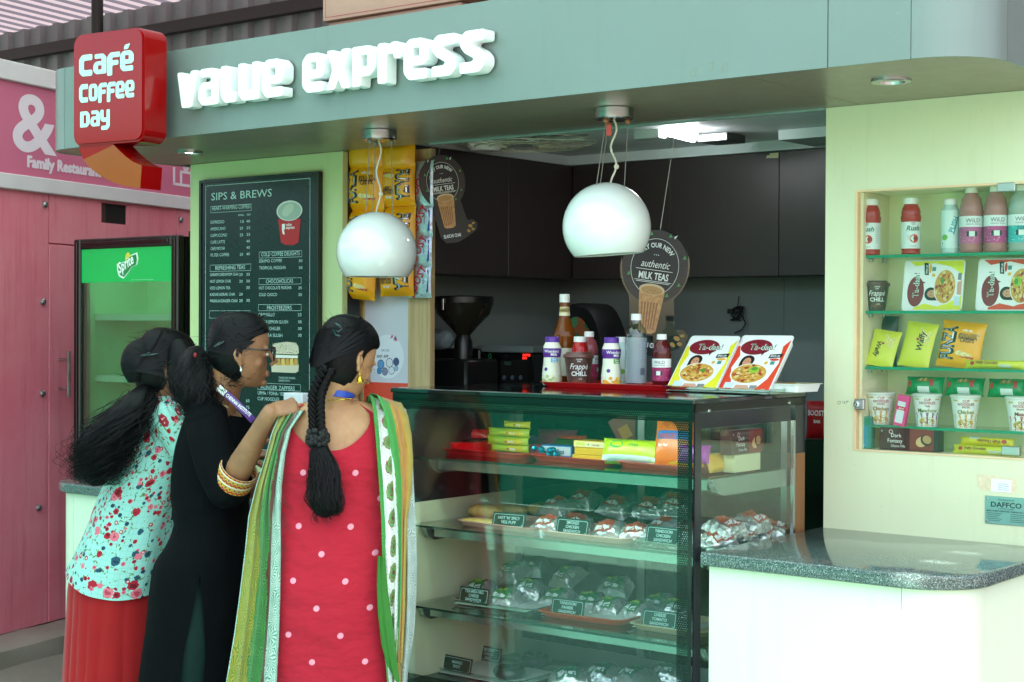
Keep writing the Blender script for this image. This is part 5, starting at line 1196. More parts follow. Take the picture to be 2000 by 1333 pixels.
for i, (px, py, rz, tl_, w_, h_) in enumerate(((1145, 882, .05, 0, .11, .085), (1205, 890, .35, -.5, .1, .13))):
    p = onZ(px, py, zt1); box_pack('chocolate_box', ['dark red chocolate box behind the yellow sweet boxes', 'tilted maroon chocolate box with an orange panel on the top shelf'][i], MX.Translation((p.x, p.y + .13, zt1 + (.0 if i == 0 else .02))) @ MX.Rotation(rz, 4, 'Z') @ MX.Rotation(tl_, 4, 'Y'), w_, .04, h_, mat('choc_red', '#8a2420', .35), lambda q, T, w, h: (q.rect(-w * .3, h * .35, w * .1, h * .7, P('#d08a2c'), T),) if h > .1 else None, 'dark red chocolate boxes')
LGB = mat('bag_lime', '#b5d413', .28, var=.04, bump=.1, bs=70)
def lime_deco(q, F, w, h): well(q, -w * .2, h * .2, w * .12, h * .16, P('#2f9f4c'), F(0), 14); wgrid(q, -w * .45, -h * .44, w * .45, -h * .22, P('#cfe3dc'), F(1), 6, 3); q.text('chips', w * .02, h * .12, h * .22, P('#5f8a2c'), fn=F(1), bold=1)
def stand_bag(name, label, px, py, z, w, h, th, m, deco, rz, tilt, group=None, seed=0):
    p = onZ(px, py, z); M_ = MX.Translation((p.x, max(p.y, 4.15), z + h / 2 * math.cos(tilt))) @ MX.Rotation(rz, 4, 'Z') @ MX.Rotation(R(90) - tilt, 4, 'X'); return pouch_obj(name, label, 'crisp bag', M_, w, h, th, m, deco, group, seed=seed)
stand_bag('crisp_bag', 'lime green crisp bag lying at the front of the top shelf', 1235, 908, zt1 + .004, .235, .085, .075, LGB, lime_deco, .05, .35, 'crisp bags on the top shelf', 3)
stand_bag('crisp_bag', 'orange crisp bag with blue flash behind the lime green bag', 1318, 913, zt1 + .004, .15, .15, .05, mat('bag_orange', '#df6a12', .28, bump=.1, bs=70), lambda q, F, w, h: (wgrid(q, -w * .4, h * .08, w * .42, h * .27, P('#2c5fae'), F(0), 6, 3), q.text('ANGLES', -w * .34, h * .1, h * .15, P('#c8201c'), fn=F(1), bold=1, sx=.8), q.text('Peri Peri', -w * .34, -h * .08, h * .09, PRINTW, fn=F(1), bold=1, sx=.8)), .1, .3, 'crisp bags on the top shelf', 5)
stand_bag('crisp_bag', 'small purple crisp bag squeezed in by the dotted corner', 1326, 908, zt1 + .035, .1, .06, .03, mat('bag_purple', '#93248f', .28, bump=.1, bs=70), None, .3, .5, 'crisp bags on the top shelf', 6)
stand_bag('crisp_bag', 'golden crisp bag lying at the near corner of the top shelf', 1336, 916, zt1 + .002, .15, .055, .04, mat('bag_gold', '#c9961a', .28, bump=.1, bs=70), None, .1, .3, 'crisp bags on the top shelf', 7)
stand_bag('crisp_bag', 'magenta crisp bag lying behind the wafer stack', 1085, 880, zt1 + .002, .16, .085, .04, mat('bag_magenta', '#8a1f55', .3, bump=.1, bs=70), None, .2, .5, 'crisp bags on the top shelf', 8)
stand_bag('crisp_bag', 'dark green crisp bag lying behind the blue sweets', 1112, 886, zt1 + .002, .16, .06, .035, mat('bag_darkgreen', '#3f5a1c', .3, bump=.1, bs=70), None, -.1, .6, 'crisp bags on the top shelf', 9)
# near end seen through the side glass
ps_ = onX(1445, 892, CX1 - .09); 
GRN = mat('green_foil', '#3aa860', .15, metal=.4); gs = None
for i in range(9):
    if gs is None:
        q = MB(); q.ball((0, 0, 0), (.014, .011, .011), GRN, n=8, k=5); q.add([(-.012, 0, 0), (-.024, .008, .004), (-.024, -.008, -.003), (.012, 0, 0), (.024, .008, -.003), (.024, -.008, .004)], [(0, 1, 2), (3, 4, 5)], GRN); gs = q.build('wrapped_sweet', smooth=30); o = gs; tag(o, 'green foil wrapped sweet heaped at the glass end of the top shelf', 'sweet', 'green foil sweets by the glass end')
    else: o = gs.copy(); COL.objects.link(o)
    o.location = (ps_.x + rs.uniform(-.03, .02), ps_.y + rs.uniform(-.05, .05), zt1 + .012 + (.018 if i > 5 else 0)); o.rotation_euler = (rs.uniform(-1, 1), rs.uniform(-1, 1), rs.uniform(0, 6))
pb = onX(1400, 905, CX1 - .07); pouch_obj('crisp_bag', 'plain yellow bag behind the side glass of the top shelf', 'crisp bag', MX.Translation((pb.x, pb.y, zt1 + .03)) @ MX.Rotation(R(90), 4, 'Z') @ MX.Rotation(R(70), 4, 'X'), .12, .06, .03, mat('bag_yellow', '#d8b02c', .3), None, 'crisp bags on the top shelf')
df0 = onX(1372, 862, CX1 - .1)
DFB = mat('biscuit_box', '#3a1216', .3)
def df_deco(q, T, w, h):
    q.rect(w * .02, h * .02, w * .5, h * .98, P('#7c1a1c'), T); q.ell(w * .22, h * .42, w * .1, h * .22, P('#cfa877'), T, z=.0003, rot=.4); q.ell(w * .3, h * .5, w * .1, h * .24, P('#2a1a18'), T, z=.0005, rot=-.5); q.ell(w * .31, h * .53, w * .075, h * .18, P('#b58a5c'), T, z=.0007, rot=-.5)
    q.text('Dark', -w * .3, h * .58, h * .24, PRINTW, T, z=.0006); q.text('Fantasy', -w * .36, h * .34, h * .24, PRINTW, T, z=.0006); q.text('Choco Fills', -w * .3, h * .14, h * .15, PRINTW, T, z=.0006); q.ring(-w * .3, h * .82, h * .1, h * .1, .003, P('#c9a0a0'), T, z=.0006); q.rect(w * .42, h * .02, w * .5, h * .98, P('#221013'), T, z=.0004); q.text('A', -w * .47, h * .8, h * .12, PRINTW, T, z=.0006)
M_ = MX.Translation((df0.x, df0.y + .085, zt1 + .065)) @ MX.Rotation(R(90), 4, 'Z')
box_pack('biscuit_box', 'dark biscuit box standing at the glass end of the top shelf', MX.Translation((CX1 - .035, onX(1450, 850, CX1 - .035).y, onX(1372, 895, CX1 - .035).z)) @ MX.Rotation(R(90), 4, 'Z'), .2, .04, .075, DFB, df_deco, 'chocolate biscuit boxes')
box_pack('snack_carton', 'pale snack carton under the biscuit box at the glass end', MX.Translation((CX1 - .035, onX(1450, 850, CX1 - .035).y, zt1)) @ MX.Rotation(R(90), 4, 'Z'), .16, .04, onX(1372, 895, CX1 - .035).z - zt1 - .001, mat('pale_carton', '#cfd6a8', .4))
# ------------------------------------------------------------------ label cards
CARDM = mat('card_green', '#0f3a2c', .3)
def card(lines, label, pa, pb, z, h=.05, lean_=.25, dz=.0):
    a, b_ = onZ(*pa, z), onZ(*pb, z); v = b_ - a; rz = math.atan2(v.y, v.x); w_ = v.length; c = (a + b_) / 2
    t = thing('label_card', label, 'label card', (c.x, c.y, z + dz), rz, 'label cards in the display case')
    TT = MX.Rotation(-lean_, 4, 'X') @ FACE(0, 0, 0)
    q = MB(); q.box(-w_ / 2, w_ / 2, 0, h, -.003, 0, CARDM, TT, bev=.0008); q.build('card', t, world=False, smooth=0)
    q = MB(); ep = .0006; bw_ = .0014
    r_ = rrect(-w_ / 2 + .006, .006, w_ / 2 - .006, h - .006, .006, 4); r2 = rrect(-w_ / 2 + .0075, .0075, w_ / 2 - .0075, h - .0075, .005, 4); n = len(r_)
    q.add([(p[0], p[1], ep) for p in r_] + [(p[0], p[1], ep) for p in r2], [(i, (i + 1) % n, n + (i + 1) % n, n + i) for i in range(n)], PRINTM, TT)
    s_ = .0135 if len(lines) == 3 else .014
    for i, L in enumerate(lines): q.text(L, 0, h * .5 + (len(lines) / 2 - i - .82) * s_ * 1.02, s_, PRINTM, TT, z=ep, bold=1, align='C', sx=.95)
    q.rect(w_ / 2 - .014, .009, w_ / 2 - .01, .013, P('#4fa07c'), TT, ep)
    q.build('lettering', t, world=False, smooth=0, fix='flat'); return t
# shelf two
h2 = .018
tray_px('pinkish tray with puffs on the second shelf', (884, 1026), (1040, 1045), Z2, PTRAY, .28, h2); tray_px('pinkish tray with smoked chicken packs on the second shelf', (1043, 1046), (1218, 1066), Z2, PTRAY, .28, h2); tray_px('clear tray with tandoori packs at the near end of the second shelf', (1224, 1066), (1376, 1084), Z2, CTRAY, .3, h2)
zt2 = Z2 + .005
card(("HOT 'N' SPICY", 'VEG PUFF'), 'green card reading HOT N SPICY VEG PUFF', (960, 1029), (1024, 1034), zt2, .052); card(('SMOKED', 'CHICKEN', 'SANDWICH'), 'green card reading SMOKED CHICKEN SANDWICH', (1084, 1043), (1147, 1050), zt2, .056); card(('TANDOORI', 'CHICKEN', 'SANDWICH'), 'green card reading TANDOORI CHICKEN SANDWICH', (1259, 1062), (1327, 1070), zt2, .06)
def m_pastry():
    t = NT('pastry'); co = t.co(); n = t.noise(co, 30, 4, .6); c = t.ramp(n, [(.25, '#b98a3c'), (.6, '#d9bb6c'), (.85, '#8f5a26')]); t.bsdf(c, .5, 0, t.bump(n, .4, .004)); return t.m
PASTRY = m_pastry()
def puff(label, px, py, w, d, h, rz):
    p = onZ(px, py, zt2); q = MB(); n, k = 18, 8; rings = []
    for j in range(k + 1):
        v = -1 + 2 * j / k; s = max(.03, 1 - abs(v) ** 3.2) ** .5
        rings.append([(v * w / 2, d / 2 * s * math.copysign(abs(math.cos(2 * PI * i / n)) ** .7, math.cos(2 * PI * i / n)), h / 2 + h / 2 * s * math.copysign(abs(math.sin(2 * PI * i / n)) ** .8, math.sin(2 * PI * i / n)) * (1 + .12 * NZ.noise(V((v * 3 + px, i * .6, 0))))) for i in range(n)])
    q.loft(rings, PASTRY); o = q.build('puff', smooth=60); o.location = (p.x, p.y + d / 2, zt2 + .0005); o.rotation_euler = (0, 0, rz); tag(o, label, 'puff', 'veg puffs on the pinkish tray')
puff('plump golden puff at the far end of the second shelf', 932, 1015, .13, .09, .05, .2); puff('golden puff behind the veg puff card', 985, 1008, .13, .08, .038, .1); puff('long golden puff behind the smoked chicken packs', 1055, 1010, .17, .09, .045, .15); puff('flat golden puff lying under the plump puff', 925, 1026, .16, .07, .018, .05)
# foil sandwich packs
def m_foil():
    t = NT('foil'); co = t.co(); v = t.voro(co, 55); n = t.noise(co, 90, 3); c = t.ramp(t.noise(co, 14), [(.3, '#c4cdca'), (.7, '#e2e6e4')])
    t.bsdf(c, .17, .66, t.bump(t.math('ADD', v.outputs['Distance'], n), .6, .006)); return t.m
FOIL = m_foil()
def sandwich_proto(seed, lab_c, lab_c2, label, group, M_):
    rs = random.Random(seed); t = thing('sandwich_pack', label, 'sandwich pack', group=group); put(t, M_)
    w, d, h = .12, .11, .05; nu, nv = 13, 11
    def top(u, v):
        k = max(0, 1 - abs(u) ** 3) ** .5 * max(0, 1 - abs(v) ** 3) ** .5
        return h * k * (.85 + .25 * (u * .6 + .2)) + .012 * k * NZ.noise(V((u * 2.6 + seed, v * 2.6, seed * 1.7))) + .004 * NZ.noise(V((u * 7, v * 7 + seed, 2)))
    q = MB(); vs = []
    for s_ in (1, 0):
        for j in range(nv + 1):
            for i in range(nu + 1):
                u, v = -1 + 2 * i / nu, -1 + 2 * j / nv; wob = 1 + .07 * NZ.noise(V((u * 2 + seed, v * 2, 5)))
                vs.append((u * w / 2 * wob, v * d / 2 * wob, max(.001, top(u, v)) if s_ else 0))
    N = (nu + 1) * (nv + 1); fs = []
    for s_ in (0, 1):
        for j in range(nv):
            for i in range(nu): a = s_ * N + j * (nu + 1) + i; c = (a, a + 1, a + nu + 2, a + nu + 1); fs.append(c if s_ == 0 else c[::-1])
    ring = [i for i in range(nu + 1)] + [(j + 1) * (nu + 1) - 1 for j in range(1, nv + 1)] + [nv * (nu + 1) + i for i in range(nu - 1, -1, -1)] + [j * (nu + 1) for j in range(nv - 1, 0, -1)]
    for a, c in zip(ring, ring[1:] + ring[:1]): fs.append((a, c, N + c, N + a))
    q.add(vs, fs, FOIL); q.build('foil_wrap', t, world=False, smooth=20)
    q = MB(); f = lambda k: (lambda x, y, z=0: (x, y, max(.001, top(x / w * 2, y / d * 2)) + .0016 + k * .0005))
    wgrid(q, -.034, -.04, .03, .028, P(lab_c), f(0), 8, 8); wgrid(q, -.03, .004, .012, .024, P(lab_c2), f(1), 5, 4); wgrid(q, -.03, -.034, -.004, -.014, P('#d8e2e2'), f(1), 4, 3); wgrid(q, .0, -.036, .022, -.02, P('#d8e2e2'), f(1), 4, 3)
    q.build('sticker', t, world=False, smooth=0, fix='flat'); return t
def lay(root, px, py, z, rz, tx, ty, dz=0, label=None, group=None, sc=1.):
    p = onZ(px, py, z); M_ = MX.Translation((p.x, p.y, z + dz)) @ MX.Rotation(rz, 4, 'Z') @ MX.Rotation(tx, 4, 'X') @ MX.Rotation(ty, 4, 'Y') @ MX.Scale(sc, 4)
    return put(root, M_) if label is None else dup(root, None, label=label, group=group, mtx=M_)
GA, GB_ = 'red labelled sandwich packs on the second shelf', 'green labelled sandwich packs on the third shelf'
RL = 'foil sandwich pack with a red label on the second shelf'; GL_ = 'foil sandwich pack with a green label on the third shelf'
SA = [sandwich_proto(s, '#9c3a20', '#b5562c', RL, GA, MX.Identity(4)) for s in (1, 2)]
LA = ['red labelled foil pack just left of the smoked chicken card', 'red labelled foil pack directly behind the smoked chicken card', 'red labelled foil pack at the back of the second shelf, left of the smoked card', 'red labelled foil pack at the back, right of the smoked chicken card top', 'red labelled foil pack right of the smoked chicken card, at the tray rim', 'red labelled foil pack between the two chicken cards, at the back', 'red labelled foil pack touching the left edge of the tandoori chicken card', 'red labelled foil pack stacked high behind the tandoori chicken card', 'red labelled foil pack directly behind the tandoori chicken card', 'red labelled foil pack highest on the heap by the dotted corner', 'red labelled foil pack half hidden by the dotted corner border']
LG_ = ['red labelled foil pack nearest the dark corner strip, behind the side glass', 'red labelled foil pack in the middle of the lower row, behind the side glass', 'red labelled foil pack third along the lower row behind the side glass', 'red labelled foil pack stacked above the corner strip end, behind the side glass', 'red labelled foil pack on top in the middle, behind the side glass', 'red labelled foil pack at the far end by the brown post, behind the side glass']
LB = ['green labelled foil pack behind the tex mex card', 'green labelled foil pack right of the tex mex card', 'green labelled foil pack at the back between the tex mex and paneer cards', 'green labelled foil pack farthest back above the orange tray end', 'green labelled foil pack between the tex mex pack and the orange tray', 'green labelled foil pack directly behind the tandoori paneer card', 'green labelled foil pack stacked high behind the tandoori paneer card', 'green labelled foil pack right of the tandoori paneer card', 'green labelled foil pack at the right end of the orange tray', 'green labelled foil pack behind the right end of the orange tray', 'green labelled foil pack left of the cheese tomato card', 'green labelled foil pack directly behind the cheese tomato card', 'green labelled foil pack by the dotted corner on the beige tray']
pos = [(1072, 1036, .2, .25, 0, 0), (1125, 1032, .5, .3, .1, 0), (1090, 1015, -.1, .2, 0, .03), (1140, 1010, .1, .3, 0, .045), (1188, 1046, .3, .35, -.1, 0), (1205, 1020, .0, .3, .2, .04), (1242, 1052, .5, .2, 0, 0), (1270, 1025, .2, .4, .1, .045), (1300, 1045, -.2, .3, 0, .01), (1318, 1025, .3, .5, .2, .06), (1345, 1050, .2, .2, 0, 0)]
for i, (px, py, rz, tx, ty, dz) in enumerate(pos):
    if i < 2: lay(SA[i], px, py, zt2, rz, tx, ty, dz)['label'] = LA[i]
    else: lay(SA[i % 2], px, py, zt2, rz, tx, ty, dz, LA[i], GA)
for i, (x_, y_, z_, rz) in enumerate(((1400, 1050, 0, 1.2), (1440, 1040, .0, 1.5), (1480, 1028, 0, 1.8), (1415, 1025, .04, 1.4), (1465, 1012, .04, 1.7), (1505, 1020, .005, 2.0))):
    p = onX(x_, y_, CX1 - .075); M_ = MX.Translation((p.x, p.y, zt2 + z_)) @ MX.Rotation(rz, 4, 'Z') @ MX.Rotation(.25, 4, 'X'); dup(SA[i % 2], None, label=LG_[i], group='red labelled sandwich packs behind the side glass', mtx=M_)
# shelf three
zt3 = Z3 + .005
tray_px('clear tray with paper at the far end of the third shelf', (872, 1180), (1040, 1204), Z3, CTRAY, .26, .018); tray_px('orange tray with paneer packs on the third shelf', (1042, 1204), (1216, 1226), Z3, OTRAY, .26, .018); tray_px('beige tray with cheese tomato packs on the third shelf', (1220, 1228), (1372, 1250), Z3, BTRAY, .26, .018)
for n_, (pa, pb) in enumerate((((886, 1178), (1026, 1196)), ((1056, 1200), (1204, 1218)), ((1234, 1224), (1340, 1238)))):
    a, b_ = onZ(*pa, zt3), onZ(*pb, zt3); v = b_ - a; c = (a + b_) / 2; q = MB(); q.box(-v.length / 2, v.length / 2, .0, .2, 0, .0012, PAPER); o = q.build('tray_paper', smooth=0); o.location = (c.x, c.y, zt3 - .001); o.rotation_euler = (0, 0, math.atan2(v.y, v.x)); tag(o, ['white paper liner under the tex mex veg packs', 'white paper liner in the orange tray', 'white paper liner in the beige tray'][n_], 'paper')
card(('TEX-MEX-VEG', 'CHEESE', 'SANDWICH'), 'green card reading TEX MEX VEG CHEESE SANDWICH', (894, 1176), (952, 1184), zt3, .056); card(('TANDOORI', 'PANEER', 'SANDWICH'), 'green card reading TANDOORI PANEER SANDWICH', (1074, 1200), (1138, 1209), zt3, .058); card(('CHEESE', 'TOMATO', 'SANDWICH'), 'green card reading CHEESE TOMATO SANDWICH', (1252, 1224), (1320, 1233), zt3, .058)
SB = [sandwich_proto(s, '#1f7a3c', '#8fae2c', GL_, GB_, MX.Identity(4)) for s in (3, 4)]
pos = [(935, 1160, .3, .3, 0, 0), (985, 1178, .1, .3, .1, 0), (1000, 1140, .0, .4, 0, .03), (1040, 1135, .3, .35, 0, .04), (1030, 1165, .4, .2, .1, .01), (1090, 1178, .1, .3, 0, .0), (1110, 1152, -.2, .5, 0, .035), (1150, 1185, .4, .3, .1, 0), (1190, 1196, .1, .3, 0, 0), (1200, 1172, .3, .4, .1, .03), (1245, 1204, -.1, .3, 0, 0), (1285, 1196, .2, .35, 0, .01), (1318, 1206, .4, .3, .1, .01)]
for i, (px, py, rz, tx, ty, dz) in enumerate(pos):
    if i < 2: lay(SB[i], px, py, zt3, rz, tx, ty, dz)['label'] = LB[i]
    else: lay(SB[i % 2], px, py, zt3, rz, tx, ty, dz, LB[i], GB_)
# bottom deck
tray_px('white paper lined tray with dark doughnuts on the bottom deck', (842, 1312), (1010, 1345), Z0, CTRAY, .3, .018)
a, b_ = onZ(852, 1312, Z0 + .004), onZ(1010, 1342, Z0 + .004); v = b_ - a; c = (a + b_) / 2
q = MB(); q.box(-v.length / 2, v.length / 2, .0, .26, 0, .0012, PAPER); o = q.build('tray_paper', smooth=0); o.location = (c.x, c.y, Z0 + .004); o.rotation_euler = (0, 0, math.atan2(v.y, v.x)); tag(o, 'white paper liner under the dark doughnuts', 'paper')
card(('MANGO', 'SHOT'), 'dark card reading MANGO SHOT', (862, 1308), (918, 1320), Z0 + .005, .056); card(('BELGIAN', 'CHOCO', 'SHOT'), 'green card reading BELGIAN CHOCO SHOT', (928, 1287), (976, 1297), Z0 + .005, .052)
def shot(px, py, label, m):
    p = onZ(px, py, Z0 + .005); t = thing('dessert_cup', label, 'dessert cup', (p.x, p.y, Z0 + .005), 0, 'dessert cups on the bottom deck')
    q = MB(); q.lathe([(0, .002), (.024, .002), (.028, .035), (0, .037)], m, None, 20); q.build('filling', t, world=False, smooth=40); q = MB(); q.lathe([(0, 0), (.026, 0), (.031, .046), (.032, .048)], glass('cup_clear', '#dfeee8', 2), None, 24); q.build('cup', t, world=False, smooth=40)
shot(914, 1290, 'mango dessert cup behind the mango shot card', mat('mango', '#e09a1c', .3)); shot(966, 1270, 'dark chocolate dessert cup behind the choco shot card', mat('choco', '#1c1210', .3))
def donut(px, py, label):
    p = onZ(px, py, Z0 + .006); q = MB(); n, k = 26, 12; rings = []
    for i in range(n + 1):
        a = 2 * PI * i / n; rings.append([((.036 + (.022 + .004 * NZ.noise(V((i % n * .9, j, px)))) * math.cos(2 * PI * j / k)) * math.cos(a), (.036 + (.022 + .004 * NZ.noise(V((i % n * .9, j, px)))) * math.cos(2 * PI * j / k)) * math.sin(a), .02 + .02 * math.sin(2 * PI * j / k) + .006 * NZ.noise(V((math.cos(a) * 9, math.sin(a) * 9, j)))) for j in range(k)])
    q.loft(rings, mat('donut_choc', '#15100e', .3), caps=(False, False)); o = q.build('doughnut', smooth=25); o.location = (p.x, p.y + .03, Z0 + .006); tag(o, label, 'doughnut', 'chocolate doughnuts on the bottom deck')
donut(985, 1326, 'chocolate crumb doughnut nearest the glass on the bottom deck'); donut(1035, 1302, 'chocolate crumb doughnut farther from the glass on the bottom deck')
SC = sandwich_proto(6, '#23604c', '#3f8a6c', 'cling wrapped snack second from left on the bottom deck', 'cling wrapped snacks on the bottom deck', MX.Identity(4))
lay(SC, 1175, 1330, Z0 + .004, .2, .1, 0, 0, sc=1.2)
for px, py, rz, lb in ((1110, 1338, .6, 'cling wrapped snack beside the dark doughnuts on the bottom deck'), (1240, 1335, -.2, 'cling wrapped snack third from left on the bottom deck'), (1300, 1330, .4, 'cling wrapped snack by the dotted corner on the bottom deck')): lay(SC, px, py, Z0 + .004, rz, .1, 0, 0, lb, 'cling wrapped snacks on the bottom deck', 1.2)
# ================================================================== product cabinet in the right wall
NY = YW + .03
cab_z = [onY(1690, y, NY + .02).z for y in (500, 608, 716, 829)]
cab = thing('product_cabinet', 'glass fronted product cabinet set into the mint wall', 'cabinet', (nx0, YW, nz0))
SHG = mat('glass_edge_green', '#2f8f68', .12)
for i, zz in enumerate(cab_z):
    q = MB(); q.box(nx0 + .013, nx1 - .013, YW + .042, YW + ND - .002, zz - .008, zz, GLASSG); q.build('glass_shelf', cab, smooth=0)
    q = MB(); q.box(nx0 + .013, nx1 - .013, YW + .0385, YW + .0415, zz - .0085, zz + .0005, SHG); q.build('shelf_edge', cab, smooth=0)
    for yy in (YW + .06, YW + .16):
        q = MB(); q.box(nx0 + .0121, nx0 + .022, yy, yy + .014, zz - .02, zz - .0086, STEEL, bev=.001); q.build('shelf_stud', cab, smooth=0)
q = MB(); q.box(nx0 + .006, nx1 - .004, YW + .004, YW + .009, nz0 + .004, nz1 - .004, glass('cabinet_glass', '#fafdfb', 1.2)); q.build('glass_door', cab, smooth=0)
for (x, y, s_) in ((1966, 366, 1), (1974, 881, 1)):
    p = onY(x, y, YW); q = MB(); q.box(p.x - .028, p.x + .028, YW - .006, YW + .014, p.z - .0135, p.z + .0135, mat('hinge_steel', '#9fb3aa', .3, metal=.7), bev=.002); q.build('hinge', cab, smooth=0)
p = onY(1681, 790, YW); q = MB(); q.box(p.x - .017, p.x + .017, YW - .014, YW + .003, p.z - .018, p.z + .018, ALU, bev=.003); lk = q.build('lock', cab, smooth=0)
q = MB(); T = FACE(p.x - .006, YW - .014, p.z); q.lathe([(.011, 0), (.01, .006), (.006, .007), (.0055, .004), (0, .004)], STEEL, T, 20); q.box(-.0008, .0008, -.003, .003, .0045, .0052, BLACK, T); q.build('keyhole', lk)
def oncab(x, i, back=.05):
    """a point on cabinet shelf i (0 top ... 4 floor) that shows at pixel column x"""
    z = cab_z[i] if i < 4 else nz0; r = ray(x, 600); t = (YW + .04 + back) / r.y; return (r.x * t, YW + .04 + back, z + .0006)
FR_ = YAW * .8
rush('red juice bottle at the left end of the top cabinet shelf', oncab(1700, 0, .03), FR_ - .5)
rush('red juice bottle standing alone second from left on the top cabinet shelf', oncab(1778, 0, .05), FR_ + .1)
push('white coconut drink bottle beside the pink vitamin drinks in the cabinet', oncab(1855, 0, .05), FR_)
LP = liquid('liq_rose', '#c98a86', 1, .7)
wild('pink vitamin drink bottle beside the coconut drink in the cabinet', oncab(1896, 0, .045), FR_, LP, '#b5578a', '#d98ab0')
wild('pink vitamin drink bottle under the upper glass hinge', oncab(1944, 0, .045), FR_, LP, '#b03a7c', '#d98ab0')
wild('turquoise zero vitamin drink bottle at the frame edge of the cabinet', oncab(1992, 0, .05), FR_, liquid('liq_clear', '#cfe0d6', 1, .5), '#3fb0ae', '#9fd6d0', True)
frappe('brown frappé cup on the second cabinet shelf', oncab(1711, 1, .05), FR_)
def meal_side(lab, xc, i, acc, lime):
    p = oncab(xc, i, .05); M_ = basis((p[0], p[1] - .0, p[2] + .0855), (0, -.0, 1), (-.97, -.1, 0)); 
    ex = V((0, .18, .983)); ey = V((-1, 0, 0)); M_ = basis((p[0], p[1], p[2] + .082), ex, ey, ex.cross(ey)); meal(lab, M_, .166, .205, acc, lime, 'noodle meal packs in the cabinet')
meal_side('noodle meal pack with yellow edges standing sideways in the cabinet', 1822, 1, '#d8dc26', False)
meal_side('noodle meal pack with lime slice standing sideways by the frame edge', 1970, 1, '#d8401f', True)
WB = mat('choc_bag', '#3a201c', .3, bump=.1, bs=70)
def stand(name, lab, xc, i, w, h, th, m, deco, lean_=.25, rz=0., back=.05, roll=0., group=None, seed=0, cat='snack bag'):
    p = oncab(xc, i, back); M_ = MX.Translation((p[0], p[1], p[2] + h * .5 * math.cos(lean_))) @ MX.Rotation(rz, 4, 'Z') @ MX.Rotation(R(90) - lean_, 4, 'X') @ MX.Rotation(roll, 4, 'Z'); return pouch_obj(name, lab, cat, M_, w, h, th, m, deco, group, seed=seed)
stand('snack_bag', 'dark brown snack bag behind the leftmost wafer bag', 1722, 2, .12, .165, .03, WB, None, .1, 0, .13)
def waffy_tall(s):
    def d(q, F, w, h):
        rot_text(q, 'Waffy', -w * .12 * s, -h * .05 * s, h * .2, PI / 2 * -s, P('#3a2416'), F(1), bold=1, shear=.2, sx=.9); well(q, w * .02, h * .1, w * .05, h * .03, P('#b3242a'), F(1))
        for i in range(5): wpoly(q, [(w * (.0 + i * .05), h * (.38 - i * .02)), (w * (.38), h * (.3 - i * .05)), (w * .3, h * (.1 - i * .03)), (w * (.08 + i * .03), h * (.16 - i * .02))], P('#c9bf6a' if i % 2 else '#ded48a'), F(i * .2))
    return d
WT = mat('wafer_pale', '#cdd038', .3, var=.06, bump=.12, bs=70)
stand('wafer_bag', 'yellow wafer bag at the left end of the third cabinet shelf', 1726, 2, .1, .125, .028, WT, waffy_tall(1), .35, .05, .03, -.14, 'wafer bags in the cabinet', 2)
stand('wafer_bag', 'yellow wafer bag leaning beside the banana crisps in the cabinet', 1794, 2, .11, .15, .03, WT, waffy_tall(-1), .3, .0, .04, -.12, 'wafer bags in the cabinet', 4)
stand('crisp_bag', 'yellow banana crisp bag standing in the cabinet', 1878, 2, .15, .15, .045, FUNZA, funza_deco(False), .2, 0, .05, -.1, None, 11, 'crisp bag')
def waf_lying(lab, xc, i, dz, w, back, m, mir=False):
    p = oncab(xc, i, back); M_ = MX.Translation((p[0], p[1], p[2] + .013 + dz)) @ MX.Rotation(R(90) - .25, 4, 'X') @ MX.Rotation(PI if mir else 0, 4, 'Z')
    def d(q, F, w, h): q.text('Waffy Chocolate', -w * .3, -h * .12, h * .5, P('#7a2a1c'), fn=F(1), bold=1, sx=.8); well(q, -w * .36, 0, h * .3, h * .22, P('#b3242a'), F(1), 12); wgrid(q, w * .1, -h * .4, w * .3, -h * .15, P('#cfd8c8'), F(0), 4, 2)
    return pouch_obj('wafer_pack', lab, 'wafer pack', M_, w, .028, .045, m, d, 'long wafer packs lying in the cabinet', crimp=.05, nu=16, nv=6)
waf_lying('long yellow wafer pack lying before the banana crisp bag', 1945, 2, 0, .2, .02, WT)
waf_lying('long wafer pack lying lowest on the cabinet floor', 1925, 4, 0, .21, .02, WT)
waf_lying('upside down yellow wafer pack on top of another on the cabinet floor', 1930, 4, .026, .18, .025, mat('wafer_deep', '#d3c41c', .3, bump=.12, bs=70), True)
noodle_cup('spiced chicken noodle cup at the left end of the fourth cabinet shelf', oncab(1722, 3, .045), FR_ - .1, ('SPICED', 'Chicken', 'SPICY CHUNKY CHICKEN'), '#c99a3c', '#d99a2c')
noodle_cup('veggie manchow noodle cup with purple band in the cabinet', oncab(1812, 3, .035), FR_ - .1, ('Veggi', 'Manchow', 'VEGETABLE FLAVOUR'), '#8fa03c', '#8a2f8c')
noodle_cup('spiced chicken noodle cup between the manchow and masala cups', oncab(1887, 3, .035), FR_ - .1, ('SPICED', 'Chicken', 'SPICY CHUNKY CHICKEN'), '#b9b03c', '#d99a2c')
noodle_cup('masala noodle cup with a dark red band at the frame edge', oncab(1995, 3, .035), FR_ - .1, ('Mazedaar', 'Masala', 'MAZEDAAR MASALA'), '#a8442e', '#9c2a22')
NGR = mat('noodle_green', '#138a44', .28, var=.05, bump=.12, bs=70)
